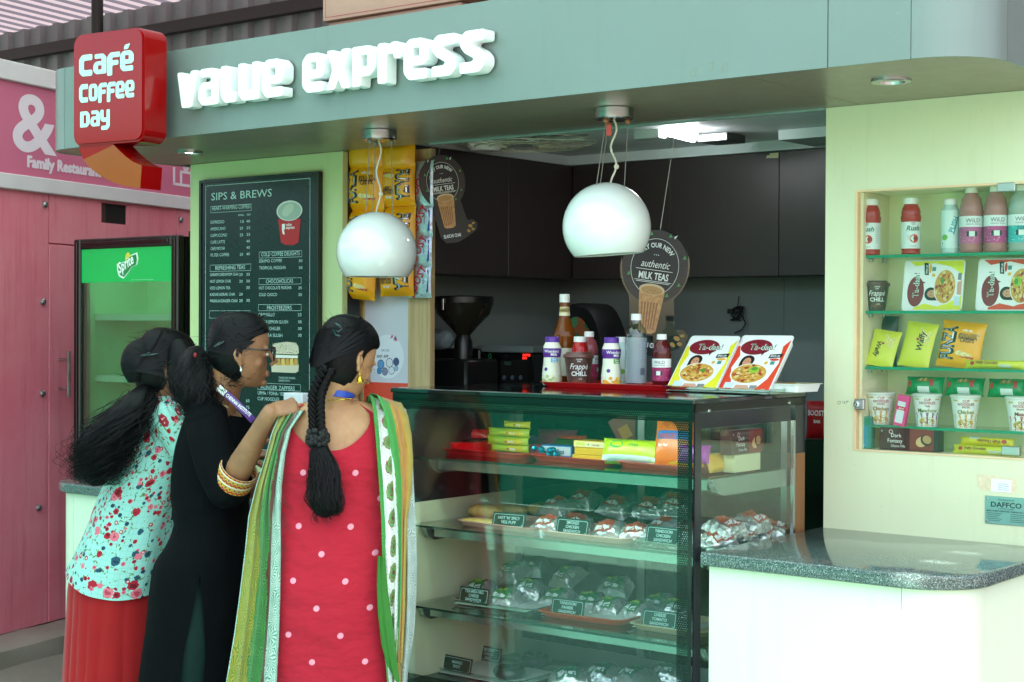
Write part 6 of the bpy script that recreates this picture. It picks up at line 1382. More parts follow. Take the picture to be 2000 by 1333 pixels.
def ng_deco(q, F, w, h):
    wgrid(q, -w * .12, -h * .42, w * .2, -h * .12, P('#dbe4dc'), F(0), 5, 3); wgrid(q, w * .2, -h * .08, w * .3, h * .32, P('#b3242a'), F(0), 3, 3); wgrid(q, -w * .42, -h * .1, -w * .32, h * .2, P('#c8302c'), F(0), 2, 3)
    for i in range(5): well(q, w * (-.1 + i * .06), h * (.22 + .04 * (i % 2)), w * .045, h * .1, P('#c9a860' if i % 2 else '#8a6a3c'), F(1 + i * .2), 10)
for xc, lab in ((1808, 'green noodle packet lying on the manchow noodle cup'), (1886, 'green noodle packet lying behind the middle noodle cups'), (1970, 'green noodle packet nearest the frame edge of the cabinet')):
    p = oncab(xc, 3, .085); M_ = MX.Translation((p[0], p[1], p[2] + .128)) @ MX.Rotation(R(75), 4, 'X'); pouch_obj('noodle_packet', lab, 'noodle packet', M_, .13, .06, .05, NGR, ng_deco, 'green noodle packets in the cabinet', crimp=.05, nu=14, nv=10, seed=xc)
p = oncab(1758, 3, .005); box_pack('perfume_pack', 'pink flat perfume pack leaning between two noodle cups', MX.Translation((p[0], p[1], p[2])) @ MX.Rotation(.19, 4, 'Y'), .04, .018, .1, mat('pink_plastic', '#e0508c', .3), lambda q, T, w, h: (q.rect(-w * .36, h * .1, w * .3, h * .8, P('#d6dfe3'), T), q.rect(-w * .36, h * .52, w * .38, h * .64, P('#cf3a4a'), T, .0004), q.text('ENVY', -w * .2, h * .545, h * .075, PRINTW, T, z=.0008, bold=1)))
p = oncab(1690, 4, .01); box_pack('perfume_pack', 'turquoise boxed pack at the bottom left corner of the cabinet', MX.Translation((p[0], p[1], p[2])), .062, .03, .104, mat('teal_plastic', '#138a72', .3), lambda q, T, w, h: (q.rect(-w * .46, h * .04, w * .34, h * .72, P('#1c8fa8'), T), q.ring(-w * .08, h * .46, w * .17, w * .17, .0015, P('#bfe3e0'), T, z=.0004), q.text('D', -w * .14, h * .41, h * .14, P('#bfe3e0'), T, z=.0004), q.text('DENVER', -w * .08, h * .27, h * .055, P('#bfe3e0'), T, z=.0004, align='C'), q.rect(-w * .3, h * .1, w * .15, h * .115, P('#bfe3e0'), T, .0004)))
p = oncab(1782, 4, .02); box_pack('biscuit_box', 'dark chocolate biscuit box on the cabinet floor', MX.Translation((p[0], p[1], p[2])) @ MX.Rotation(.03, 4, 'Z'), .2, .045, .072, DFB, df_deco, 'chocolate biscuit boxes')
# ------------------------------------------------------------------ sticker, plaque, pen marks on the mint wall
T = FACE(0, YW - .0008, 0)
def wp(x, y): r = onY(x, y, YW - .0008); return r.x, r.z
def wall_thing(name, lab, cat, px, py): p = onY(px, py, YW); return thing(name, lab, cat, p)
t = wall_thing('asset_sticker', 'torn cream sticker with a small white label above the metal plaque', 'sticker', 1942, 945)
q = MB(); rs = random.Random(4); edge_ = [(1908 + i * 8, 927 + i * .9 + rs.uniform(-1.5, 1.5)) for i in range(10)] + [(1987 + rs.uniform(-1, 1), 940 + i * 7) for i in range(4)] + [(1983 - i * 8, 964 - i * .8 + rs.uniform(-1.5, 1.5)) for i in range(9)] + [(1909, 950)]
q.poly([(*wp(*e), 0) for e in edge_], mat('sticker_backing', '#d9cfae', .6, var=.12, vs=60), T); st = q.build('backing', t, smooth=0)
q = MB(); a, c = wp(1936, 960), wp(1975, 938); q.rect(a[0], a[1], c[0], c[1], P('#e6eaee'), T, .0005); q.build('paper_label', t, smooth=0)
q = MB(); 
for i in range(4): q.rect(a[0] + .022, a[1] + .006 + i * .006, c[0] - .006 - .006 * (i % 2), a[1] + .0075 + i * .006, P('#7f93b8'), T, .0008)
q.build('lettering', st, smooth=0, fix='flat')
t = wall_thing('maker_plaque', 'small metal plaque reading DAFFCO on the mint wall', 'plaque', 1965, 995)
a, c = wp(1924, 1022), wp(1924, 968); wd = .16; zc_ = (a[1] + c[1]) / 2; hh_ = (c[1] - a[1])
q = MB(); q.box(a[0], a[0] + wd, YW - .004, YW - .0003, zc_ - hh_ / 2, zc_ + hh_ / 2, mat('plaque_metal', '#7fb0a8', .3, metal=.5), bev=.001); pq = q.build('plate', t, smooth=0)
T2_ = FACE(a[0], YW - .0046, zc_ - hh_ / 2); q = MB(); IK = P('#16302e')
q.text('Manufactured by', wd * .42, hh_ * .86, .0075, IK, T2_, align='C'); q.text('DAFFCO', wd * .42, hh_ * .62, .022, IK, T2_, bold=1, align='C', sx=1.15); q.text('A FOSTER CAREER', wd * .42, hh_ * .54, .006, IK, T2_, align='C'); q.text('MARK FOREST FURNITURE COMPANY (P) LTD', .006, hh_ * .45, .006, IK, T2_, bold=1)
for i in range(5):
    for k_ in (0, 1): q.rect(.006 + k_ * .075, hh_ * (.38 - i * .065), .055 + k_ * .075 - .006 * (i % 3), hh_ * (.395 - i * .065), IK, T2_)
q.build('lettering', pq, smooth=0, fix='flat')
for yy in (.1, .9):
    q = MB(); q.lathe([(.005, 0), (.004, .002), (0, .0025)], STEEL, FACE(a[0] + .008, YW - .004, zc_ + (yy - .5) * hh_), 12); q.build('screw', t)
t = wall_thing('pen_marks', 'small handwritten pen marks on the wall left of the cabinet lock', 'marks', 1645, 788)
q = MB(); INK = mat('pen_ink', '#39433e', .6)
for pts in (((1640, 784), (1636, 786), (1637, 790), (1641, 789), (1642, 785), (1639, 784)), ((1646, 784), (1647, 789)), ((1649, 784), (1649.5, 789)), ((1652, 783), (1654, 786), (1651, 789)), ((1656, 783), (1655, 786), (1657, 784))):
    q.tube([onY(x, y, YW - .0004) for x, y in pts], .0007, INK, 4)
q['x'] if False else None
o = q.build('ink_strokes', t, smooth=0); o['kind'] = 'stuff'
TAPE = mat('tape_remnant', '#75827a', .6, var=.15, vs=80)
for i, (x, y) in enumerate(((1354, 141), (1387, 129), (1415, 131))):
    p = onY(x, y, YF0); q = MB(); q.prism([(-.009, -.012), (.008, -.011), (.011, .012), (-.008, .010)], 0, .0006, TAPE, FACE(p.x, YF0 - .0003, p.z)); o = q.build('tape_scrap', smooth=0); tag(o, ['lowest leftmost scrap of old tape on the fascia', 'middle scrap of old tape on the fascia', 'rightmost scrap of old tape on the fascia'][i], 'tape scrap', 'old tape scraps on the fascia')
p = onY(1508, 305, YB); q = MB(); q.prism([(-.028, -.008), (.03, -.01), (.032, .012), (-.01, .012), (-.012, .004), (-.026, .003)], 0, .0008, mat('tape_cream', '#b9b98c', .6), FACE(p.x, YB - .0003, p.z)); o = q.build('tape_scrap', smooth=0); tag(o, 'cream tape scrap at the top of a dark cupboard door', 'tape scrap')
# ================================================================== hanging packets in front of the wooden post
YH = YW + .06
def hang(lab, cx, cy, w, h, flip, m, deco, group, th=.085, roll=0., y=None, cat='crisp packet', name='crisp_packet', seed=0):
    p = onY(cx, cy, y or YH); M_ = MX.Translation(p) @ FACE(0, 0, 0) @ MX.Rotation(roll, 4, 'Z'); return pouch_obj(name, lab, cat, M_, w, h, th, m, deco, group, seed=seed)
pw1 = onY(752, 450, YH).x - onY(681, 450, YH).x; pw2 = onY(811, 450, YH).x - onY(750, 450, YH).x
zr = lambda y0, y1: onY(715, y0, YH).z - onY(715, y1, YH).z
G1 = 'strips of yellow banana crisp packets'
hang('yellow crisp packet at the top of the left strip under the soffit', 716, 303, pw1, zr(270, 337) * .9, False, FUNZA, None, G1, seed=1)
hang('yellow banana crisp packet second from top of the left strip', 716, 366, pw1, zr(322, 412), False, FUNZA, funza_deco(False), G1, seed=2)
hang('yellow banana crisp packet behind the smaller globe in the left strip', 714, 455, pw1, zr(412, 502), False, FUNZA, funza_deco(False), G1, seed=3)
hang('yellow banana crisp packet at the bottom of the left strip', 707, 540, pw1 * .8, zr(497, 588), False, FUNZA, funza_deco(False), G1, roll=-.08, seed=4)
YH2 = YH + .012
hang('yellow crisp packet at the top of the right strip under the soffit', 780, 308, pw2 * 1.05, zr(275, 335) * .9, True, FUNZA, None, G1, seed=5, y=YH2)
hang('upside down banana crisp packet second from top of the right strip', 780, 362, pw2 * 1.05, zr(318, 400), True, FUNZA, funza_deco(True), G1, seed=6, y=YH2)
hang('upside down banana crisp packet right of the smaller globe', 781, 450, pw2 * 1.05, zr(402, 492), True, FUNZA, funza_deco(True), G1, seed=7, y=YH2)
hang('upside down banana crisp packet at the bottom of the right strip', 776, 535, pw2 * 1.1, zr(492, 579), True, FUNZA, funza_deco(True), G1, seed=8, y=YH2)
def m_silver():
    t = NT('silver_film'); co = t.co(); n = t.noise(co, 26, 3, .55); t.bsdf(lin('#b9bbc6'), .3, .7, t.bump(n, .6, .012)); return t.m
SILF = m_silver()
def boost_deco(q, F, w, h): rot_text(q, 'BOOST', -w * .06, h * .0, w * .42, R(58), P('#b3202c'), F(1), bold=1, sx=.78); wpoly(q, [(w * .32, -h * .36), (w * .42, -h * .3), (w * .42, h * .32), (w * .36, h * .36), (w * .39, 0)], P('#25358f'), F(0)); wrect(q, w * .2, -h * .1, w * .23, h * .3, P('#8a8f9c'), F(0), 1)
pwb = onY(846, 450, YH2 + .02).x - onY(798, 450, YH2 + .02).x
for i, (cy, y0, y1) in enumerate(((360, 318, 406), (432, 402, 462), (491, 460, 521), (550, 519, 582))):
    hang(['silver sachet at the top of its strip beside the round tea sign', 'silver sachet second from top of the strip', 'silver sachet third from top of the strip', 'silver sachet at the bottom of the strip'][i], 823 - i * 1.2, cy, pwb, zr(y0, y1), False, SILF, boost_deco, 'strip of silver drink powder sachets', .02, y=YH2 + .02, cat='sachet', name='sachet', seed=20 + i)
# round app sticker on the white board
t = wall_thing('payment_sticker', 'round white pay by any app sticker on the white board', 'sticker', 758, 697)
YS_ = YP + .0055; T = FACE(0, YS_, 0)
def ws(x, y): r = onY(x, y, YS_); return r.x, r.z
c_ = ws(757, 697); rx_ = ws(789, 697)[0] - c_[0]; ry_ = ws(757, 654)[1] - c_[1]
q = MB(); q.ell(c_[0], c_[1], rx_, ry_, P('#d6d9e2'), T, z=.0004, n=40); q.build('disc', t, smooth=0)
q = MB(); DK = P('#2a2f3c'); a = ws(745, 687); q.text('PAY BY', a[0], a[1], .014, DK, T, z=.0009); a = ws(736, 699); q.text('ANY APP', a[0], a[1], .0175, DK, T, z=.0009, bold=1, sx=.95)
for i, (x, y, r_, c1) in enumerate(((744, 712, 7, '#5f8fc0'), (761, 709, 7, '#cfd4dc'), (774, 707, 6, '#3a4a7a'), (741, 725, 5, '#3f7fb8'), (752, 726, 6, '#7f7f9c'), (765, 724, 6, '#cfd4dc'), (774, 720, 4, '#8fb0d0'))):
    p = ws(x, y); k = rx_ / 32; q.ell(p[0], p[1], r_ * k, r_ * k, P('#39405a'), T, z=.0008, n=16); q.ell(p[0], p[1], r_ * k * .86, r_ * k * .86, P(c1), T, z=.0011, n=16)
for x, y, c1 in ((762, 662, '#c8505c'), (770, 668, '#c8505c'), (768, 665, '#3f5f9c')): p = ws(x, y); q.poly([(p[0], p[1], .0009), (p[0] + .012, p[1] + .02, .0009), (p[0] + .018, p[1] + .006, .0009)], P(c1), T)
q.build('print', t, smooth=0, fix='flat')
# ================================================================== hanging tea signs
TEAK = mat('sign_plank', '#2a211d', .4, var=.15, vs=12); CHALK = mat('sign_chalk', '#131514', .4); CLEAR = glass('sign_clear', '#c9d3d0', 1.5)
LEAFC = P('#3f9a4c')
def m_tea():
    t = NT('tea_print'); co = t.co(scale=(60, 60, 2)); n = t.noise(co, 1.2, 2); t.bsdf(t.ramp(n, [(.3, '#a87a48'), (.7, '#c99a62')]), .35); return t.m
TEA = m_tea()
def tea_sign(label, M_, s):
    """s = metres per unit; unit circle of radius 1 centred at the origin, stem below"""
    t = thing('tea_sign', label, 'hanging sign', group='hanging milk tea signs'); put(t, M_)
    out = [(s * 1.03 * math.cos(a), s * 1.15 * math.sin(a)) for a in [R(-48 + i * (276 / 40)) for i in range(41)]]
    st = [(-.62, -1.0), (-.42, -2.35), (-.2, -2.6), (.3, -2.62), (.75, -2.45), (1.22, -2.2), (1.3, -1.9), (1.1, -1.72), (.86, -1.75)]
    out = out + [(a * s, c * s) for a, c in st]
    if True: out = out
    q = MB(); q.prism(out, -.0015, .0015, CLEAR if label.find('clear') >= 0 else CHALK); q.build('board', t, world=False, smooth=0)
    q = MB(); n = 40
    def disc(rx, ry, m, z): q.ell(0, 0, rx * s, ry * s, m, None, n=n, z=z)
    disc(.98, 1.1, TEAK, .002)
    for y in (-.7, -.42, -.14, .14, .42, .7): q.rect(-.9 * math.sqrt(max(0, 1 - (y / 1.1) ** 2)) * s, (y - .008) * s, .9 * math.sqrt(max(0, 1 - (y / 1.1) ** 2)) * s, (y + .008) * s, P('#14100e'), None, .0022)
    disc(.7, .83, CHALK, .0025); q.ring(0, 0, .715 * s, .845 * s, .012 * s, PRINTW, None, 40, .0028)
    for a in (20, 70, 110, 160, 200, 330, 300): x, y = .84 * s * math.cos(R(a)), .97 * s * math.sin(R(a)); q.poly([(x, y, .0028), (x + .05 * s, y + .12 * s, .0028), (x + .11 * s, y + .02 * s, .0028)], LEAFC)
    for x in (-.55, .45): q.poly([(x * s, .95 * s, .003), ((x + .1) * s, 1.02 * s, .003), ((x + .02) * s, .88 * s, .003)], PRINTW)
    # arched line of words
    txt = 'TRY OUR NEW'; R0 = .56 * s; sz = .2 * s
    vs, fs = text_geo(txt, sz, bold=1, align='C', sx=.78)
    q.add([((R0 + b_) * math.sin(a / (R0 + .07 * s)), (R0 * 1.15 + b_) * math.cos(a / (R0 + .07 * s)) - .06 * s, .0031) for a, b_ in vs], fs, PRINTW)
    for x in (-.06, 0, .06): q.ell(x * s, .36 * s, .014 * s, .014 * s, PRINTW, None, 8, .0031)
    q.text('authentic', 0, -.02 * s, .31 * s, PRINTW, None, z=.0031, align='C', shear=.25, sx=.74); q.rect(-.55 * s, -.1 * s, .55 * s, -.085 * s, PRINTW, None, .0031); q.text('MILK TEAS', 0, -.37 * s, .29 * s, PRINTW, None, z=.0031, bold=1, align='C', sx=.66)
    q.rect(-.55 * s, -.43 * s, .55 * s, -.415 * s, PRINTW, None, .0031); q.rect(-.5 * s, -.47 * s, .5 * s, -.455 * s, PRINTW, None, .0031)
    # tea glass
    gl_ = [(-.36, -.72), (.38, -.62), (.4, -.75), (.3, -1.9), (.18, -1.98), (-.12, -1.98), (-.22, -1.9)]
    q.poly([(a * s, c * s, .0034) for a, c in gl_], TEA)
    for i in range(6): x = -.22 + i * .09; q.poly([((x - .03) * s, -1.05 * s, .0037), ((x + .02) * s, -1.05 * s, .0037), ((x * .8 + .03) * s, -1.85 * s, .0037), ((x * .8) * s, -1.85 * s, .0037)], P('#8f5f34'))
    q.ell(.01 * s, -.67 * s, .38 * s, .17 * s, P('#cdb894'), None, 26, .0036); q.ell(.01 * s, -.7 * s, .33 * s, .13 * s, P('#b58c56'), None, 26, .0038)
    rs = random.Random(3)
    for i in range(26): q.ell(rs.uniform(-.24, .26) * s, (-.72 + rs.uniform(-.06, .05)) * s, .014 * s, .01 * s, P('#8a5f38'), None, 6, .004)
    q.text('ELAICHI CHAI', -.3 * s, -2.38 * s, .2 * s, PRINTW, None, z=.0031, bold=1, sx=.62)
    for x, y, r_ in ((.95, -2.0, .1), (1.05, -2.15, .08), (.85, -2.2, .09), (1.1, -1.9, .07)): q.ell(x * s, y * s, r_ * s, r_ * .7 * s, P('#a8863c'), None, 10, .0032, rot=x * 3)
    q.build('print', t, world=False, smooth=0, fix='flat'); return t
def cam_frame(px, py, d, roll, yaw=0.):
    p = atD(px, py, d); n = -FW; n = V((n.x, n.y, 0)).normalized(); ex = V((RT.x, RT.y, 0)).normalized()
    return MX.Translation(p) @ basis((0, 0, 0), ex, (0, 0, 1), n) @ MX.Rotation(yaw, 4, 'Y') @ MX.Rotation(roll, 4, 'Z')
d1 = 6.45; M_ = cam_frame(864, 356, d1, R(9), R(20)); ts = tea_sign('dark oval milk tea sign hanging left, beside the silver sachets', M_, 46 * d1 / FPX)
q = MB(); q.tube([M_ @ V((0, 1.12 * 46 * d1 / FPX, 0)), V((M_.translation.x, M_.translation.y, ZC - .001))], .0012, CABLE if False else mat('cable', '#77756c', .5), 5); q.build('string', ts)
d2 = 5.9; M_ = cam_frame(1279, 522, d2, R(-8), R(-12)); ts = tea_sign('clear edged round milk tea sign hanging behind the larger globe', M_, 66 * d2 / FPX)
top = M_ @ V((.0, 1.1 * 66 * d2 / FPX, 0)); tp = atD(1318, 262, d2 + .02)
q = MB(); q.tube([top, tp], .0014, mat('string_white', '#d9dad4', .5), 5); q.build('string', ts)
# ================================================================== inside the kiosk
# tube light and its holder
tz = ZC - .001
t = thing('tube_light', 'lit fluorescent tube fitting under the kiosk ceiling', 'ceiling light', onY(1310, 255, 5.45))
a, c = onY(1282, 250, 5.45), onY(1356, 268, 5.45)
q = MB(); q.tube([a, c], .022, mat('tube_glow', '#f6fbff', .3, var=0, emis=20), 14); q.build('tube', t)
q = MB(); q.box(a.x + .02, c.x - .06, 5.44, 5.475, a.z + .024, a.z + .045, WHITE, bev=.004); q.build('batten', t, smooth=0)
q = MB(); b0_ = onY(1270, 258, 5.4); q.box(b0_.x - .06, b0_.x + .06, 5.37, 5.43, b0_.z - .03, b0_.z + .03, mat('holder_grey', '#b7bcb8', .5), bev=.008, seg=2); q.build('holder', t, smooth=30)
q = MB(); pts = [onY(1250 + i * 3, 255 + 4 * math.sin(i * 1.7), 5.39) for i in range(12)]; q.tube(pts, .004, mat('flex', '#c9c6b2', .4), 6); q.build('flex_cord', t)
# steel duct end
p = onY(1362, 257, 5.6); q = MB(); q.box(p.x - .0, p.x + .14, 5.6, 5.75, p.z - .045, tz - .003, mat('duct_steel', '#6a6d6d', .4, metal=.6), bev=.002); o = q.build('duct_box', smooth=0); tag(o, 'plain steel duct box beside the lit tube', 'duct')
# caged fan near the ceiling
p = onY(948, 281, 5.2); t = thing('ceiling_fan', 'white caged fan under the kiosk ceiling', 'fan', (p.x, p.y, p.z))
q = MB(); q.lathe([(0, -.035), (.06, -.032), (.075, -.015), (.078, .02), (.05, .03), (0, .03)], WHITE, MX.Translation((p.x, p.y, p.z)), 28); q.build('hub', t)
q = MB()
for r_, z_ in ((.14, -.02), (.2, -.02), (.26, -.015), (.31, 0), (.31, .05)): q.tube([(p.x + .16 + r_ * math.cos(2 * PI * i / 36) , p.y + .05 + r_ * math.sin(2 * PI * i / 36), p.z + z_) for i in range(37)], .0022, mat('cage_wire', '#b9b79c', .5), 4)
for i in range(24): an = 2 * PI * i / 24; q.tube([(p.x + .16 + .07 * math.cos(an), p.y + .05 + .07 * math.sin(an), p.z - .02), (p.x + .16 + .31 * math.cos(an), p.y + .05 + .31 * math.sin(an), p.z)], .0016, mat('cage_wire', '#b9b79c', .5), 4)
o = q.build('cage', t); o['kind'] = 'stuff'
for i in range(4):
    an = i * PI / 2 + .4; q = MB(); q.prism([(.04, -.05), (.28, -.08), (.29, .07), (.05, .04)], -.002, .002, mat('fan_blade', '#cfd2cc', .4), MX.Translation((p.x + .16, p.y + .05, p.z + .02)) @ MX.Rotation(an, 4, 'Z') @ MX.Rotation(.3, 4, 'X')); q.build('blade', t, smooth=0)
q = MB(); q.tube([(p.x + .16, p.y + .05, p.z + .025), (p.x + .16, p.y + .05, ZC - .001)], .012, WHITE, 10); q.build('rod', t)
# coffee machine and grinder on the worktop
YM = 5.28
mx0, mx1 = onY(850, 700, YM).x, onY(1041, 700, YM).x; mz1 = onY(1000, 676, YM).z
t = thing('coffee_machine', 'black coffee machine with small red lettering at the back of the kiosk', 'coffee machine', ((mx0 + mx1) / 2, YM, .9))
xm = onY(943, 700, YM).x
q = MB(); q.box(xm, mx1, YM, YM + .4, .93, mz1 - .03, BLACKG, bev=.006); bd = q.build('body', t, smooth=0)
q = MB(); q.box(mx0, xm - .003, YM - .02, YM + .4, .93, mz1 - .015, BLACK, bev=.006); q.build('side_body', t, smooth=0)
q = MB(); q.box(xm - .03, mx1, YM - .004, YM + .4, mz1 - .028, mz1, mat('machine_grey', '#5d6663', .35), bev=.003); q.build('top_plate', t, smooth=0)
for xx in (mx0 + .03, xm + .03, mx1 - .05):
    q = MB(); q.box(xx, xx + .03, YM + .03, YM + .06, .901, .93, BLACK); q.build('foot', t, smooth=0)
T = FACE(0, YM - .0012, 0); q = MB(); LR = mat('led_red', '#ff2418', .4, var=0, emis=1.2)
a = onY(1021, 696, YM); q.text('COFFEE', a.x, a.z + .0, .013, LR, T, bold=1, sx=.9); q.text('DAY', a.x, a.z - .0125, .013, LR, T, bold=1, sx=.9); q.build('lettering', bd, smooth=0, fix='flat')
q = MB(); a = onY(957, 696, YM); q.ring(a.x, a.z, .008, .012, .003, P('#2f9f5c'), T); q.build('emblem', bd, smooth=0, fix='flat')
for x in (968, 985, 1001, 1017):
    a = onY(x, 738, YM); q = MB(); q.lathe([(.01, 0), (.009, .004), (0, .0045)], mat('button_grey', '#3a3f4c', .3), FACE(a.x, YM, a.z), 14); q.build('button', t)
a = onY(992, 710, YM); q = MB(); q.box(a.x - .018, a.x + .018, YM - .002, YM + .001, a.z - .008, a.z + .008, mat('lcd', '#1f3a34', .2)); q.build('display', t, smooth=0)
p = onY(905, 640, 5.16); t = thing('coffee_grinder', 'dark coffee grinder with a smoky bean hopper at the back', 'coffee grinder', (p.x, p.y, .9))
zt_h, zb_h = onY(905, 579, 5.16).z, onY(905, 655, 5.16).z; rr_ = (onY(963, 600, 5.16).x - onY(850, 600, 5.16).x) / 2 * .82
TR_ = MX.Translation((p.x, p.y, 0))
q = MB(); q.lathe([(rr_ * .22, zb_h), (rr_ * .45, zb_h + .035), (rr_ * .86, zt_h - .075), (rr_ * .97, zt_h - .028)], liquid('smoky', '#2c2a22', 1, .75), TR_, 32); q.build('hopper', t)
q = MB(); q.lathe([(rr_ * .975, zt_h - .028), (rr_ * .985, zt_h - .004), (rr_ * .9, zt_h), (0, zt_h + .004)], BLACK, TR_, 32); q.build('lid', t)
q = MB(); q.lathe([(rr_ * .22, zb_h - .0), (rr_ * .3, zb_h - .03), (rr_ * .3, zb_h - .1)], BLACK, TR_, 20); q.box(p.x - .1, p.x + .1, p.y - .1, p.y + .12, .902, zb_h - .1, BLACK, bev=.01); q.build('body', t, smooth=40)
q = MB(); q.box(p.x - .006, p.x + .006, p.y - rr_ - .006, p.y - rr_ * .93, zt_h - .06, zt_h - .012, STEEL, bev=.001); q.build('latch', t, smooth=0)
# plastic bag beside the grinder
p = onY(868, 665, 5.12); q = MB(); q.ball((0, 0, .04), (.08, .05, .045), mat('bag_film', '#6f7a7c', .2, bump=.8, bs=30), None, 20, 14)
q.v = [(a * (1 + .25 * NZ.noise(V((a * 18, c * 18, d * 18)))), c * (1 + .25 * NZ.noise(V((a * 18, c * 18 + 5, d * 18)))), d * (1 + .2 * NZ.noise(V((a * 20 + 9, c * 18, d * 18))))) for a, c, d in q.v]
o = q.build('plastic_bag', smooth=20); o.location = (p.x, p.y - .03, mz1 - .014); tag(o, 'crumpled clear plastic bag on the coffee machine beside the grinder', 'plastic bag')
# round bag with patterned lid behind the syrup bottle
p = onY(1152, 640, 5.7); t = thing('shoulder_bag', 'black bag with patterned green and orange top at the back wall', 'bag', (p.x, p.y, .9))
def m_pat():
    tt = NT('bag_pattern'); co = tt.co(); v = tt.voro(co, 22); c = tt.ramp(v.outputs['Color'], [(.2, '#1f5a3a'), (.5, '#3f7a4c'), (.65, '#8a4a22'), (.85, '#5a6a5a')], 'CONSTANT'); tt.bsdf(c, .6); return tt.m
q = MB(); zc_ = onY(1152, 592, 5.7).z; hb = zc_ - .902; wb_ = (onY(1205, 640, 5.7).x - onY(1098, 640, 5.7).x) / 2
rings = []
for (y_, k) in ((-.09, .9), (-.1, .95), (-.08, 1), (.08, 1), (.1, .95), (.09, .9)): rings.append([(wb_ * k * math.copysign(abs(math.cos(2 * PI * i / 36)) ** .75, math.cos(2 * PI * i / 36)), y_, hb / 2 + hb / 2 * k * math.copysign(abs(math.sin(2 * PI * i / 36)) ** .75, math.sin(2 * PI * i / 36))) for i in range(36)])
q.loft(rings, mat('bag_black', '#101112', .6)); q.build('body', t, world=False, smooth=50)
q = MB(); q.poly([(wb_ * .8 * math.cos(R(20 + i * 7)), -.1015, hb / 2 + hb / 2 * .84 * math.sin(R(20 + i * 7))) for i in range(21)], m_pat()); q.build('pattern_panel', t, world=False, smooth=0)
# knotted cable on the back wall
p = onY(1443, 600, YB + .27); t = thing('cable_knot', 'knotted dark cable hanging on the grey back wall', 'cable', p)
rs = random.Random(6); q = MB(); k = .0022
for n_ in range(4):
    pts = [p + V((k * (12 * math.sin(i * .8 + n_ * 1.7) + rs.uniform(-3, 3)), -.012 - .004 * n_, k * (-14 + 13 * math.cos(i * .62 + n_) + rs.uniform(-3, 3)))) for i in range(12)]; q.tube(pts, .0035, mat('cable_black', '#101212', .5), 6)
q.tube([p + V((0, .0, k * 22)), p + V((0, -.012, 0))], .002, mat('cable_black', '#101212', .5), 5); q.tube([p + V((k * a, -.014, k * c)) for a, c in ((4, -10), (14, -22), (20, -34), (12, -46), (-6, -54))], .0032, mat('cable_black', '#101212', .5), 6)
q.box(p.x - k * 22, p.x - k * 8, p.y - .02, p.y - .005, p.z - k * 14, p.z - k * 4, mat('cable_black', '#101212', .5)); o = q.build('loops', t); o['kind'] = 'stuff'
# boost pouch behind the case, in the gap by the right wall
p = onY(1592, 820, 5.0); q = None
M_ = MX.Translation((p.x + .03, p.y, p.z)) @ FACE(0, 0, 0); pouch_obj('drink_powder_pouch', 'red drink powder pouch in the gap behind the display case', 'pouch', M_, .13, .13, .04, mat('pouch_red', '#a8161c', .3, bump=.1, bs=60), lambda q, F, w, h: (q.text('BOOST', -w * .42, h * .12, h * .2, PRINTW, fn=F(1), bold=1, sx=.85), q.text('BAR', -w * .2, -h * .08, h * .12, PRINTW, fn=F(1), bold=1)))
q = MB(); q.box(p.x - .08, p.x + .16, p.y - .06, p.y + .3, GZ + .01, p.z - .066, BLACK); o = q.build('storage_box', smooth=0); tag(o, 'black storage box under the red pouch behind the display case', 'box')
# white card on the counter behind the women
p = onY(576, 800, 4.25); q = MB(); w_ = .1; q.box(p.x - .055, p.x + .05, 4.24, 4.3, ZG + .001, onY(576, 768, 4.25).z, mat('napkin_white', '#dfe6ec', .5), bev=.004); o = q.build('napkin_box', smooth=0); tag(o, 'white box standing on the counter between the two women', 'napkin box')
# ================================================================== people
def m_skin(name, a, b):
    t = NT(name); co = t.co(); n = t.noise(co, 14, 4, .6); c = t.mix(t.ramp(n, [(.3, 0), (.7, 1)]), lin(a), lin(b))
    fine = t.noise(co, 260, 3, .6)
    t.bsdf(c, .48, 0, t.bump(fine, .08, .002), **{'Specular IOR Level': .4, 'Subsurface Weight': .08, 'Subsurface Radius': (.01, .004, .002)}); return t.m
SKIN_R = m_skin('skin_warm', '#a0714f', '#b58a63'); SKIN_B = m_skin('skin_brown', '#875d43', '#a07452'); SKIN_A = SKIN_B
def m_hair():
    t = NT('black_hair'); co = t.co(scale=(30, 30, 6)); n = t.noise(t.co(scale=(160, 160, 10)), 3, 3, .6)
    t.bsdf(t.mix(n, lin('#040405'), lin('#0c0b0d')), t.math('MULTIPLY_ADD', n, .2, .34), 0, t.bump(n, .3, .003), **{'Specular IOR Level': .14}); return t.m
HAIR = m_hair()
def m_cloth(name, a, b, rough=.8, bs=500, st=.15, sheen=.15, sp=.2):
    t = NT(name); co = t.co(); n = t.noise(co, 5, 4, .6); w_ = t.noise(co, bs, 2); wr = t.noise(t.co(scale=(6, 6, 2.2)), 2.2, 3, .55)
    t.bsdf(t.mix(n, lin(a), lin(b)), rough, 0, t.bump(t.math('ADD', t.math('MULTIPLY', w_, .12), wr), st, .02), **{'Sheen Weight': sheen, 'Specular IOR Level': sp}); return t.m
CL_BLACK = m_cloth('black_jersey', '#05070a', '#090c0e', .85, 600, .5, 0, .08); CL_LEG = m_cloth('dark_teal_leggings', '#08201c', '#0c2823', .8, 500, .2, 0); CL_SKIRT = m_cloth('red_skirt', '#8a0e12', '#a31519', .75, 400, .25)
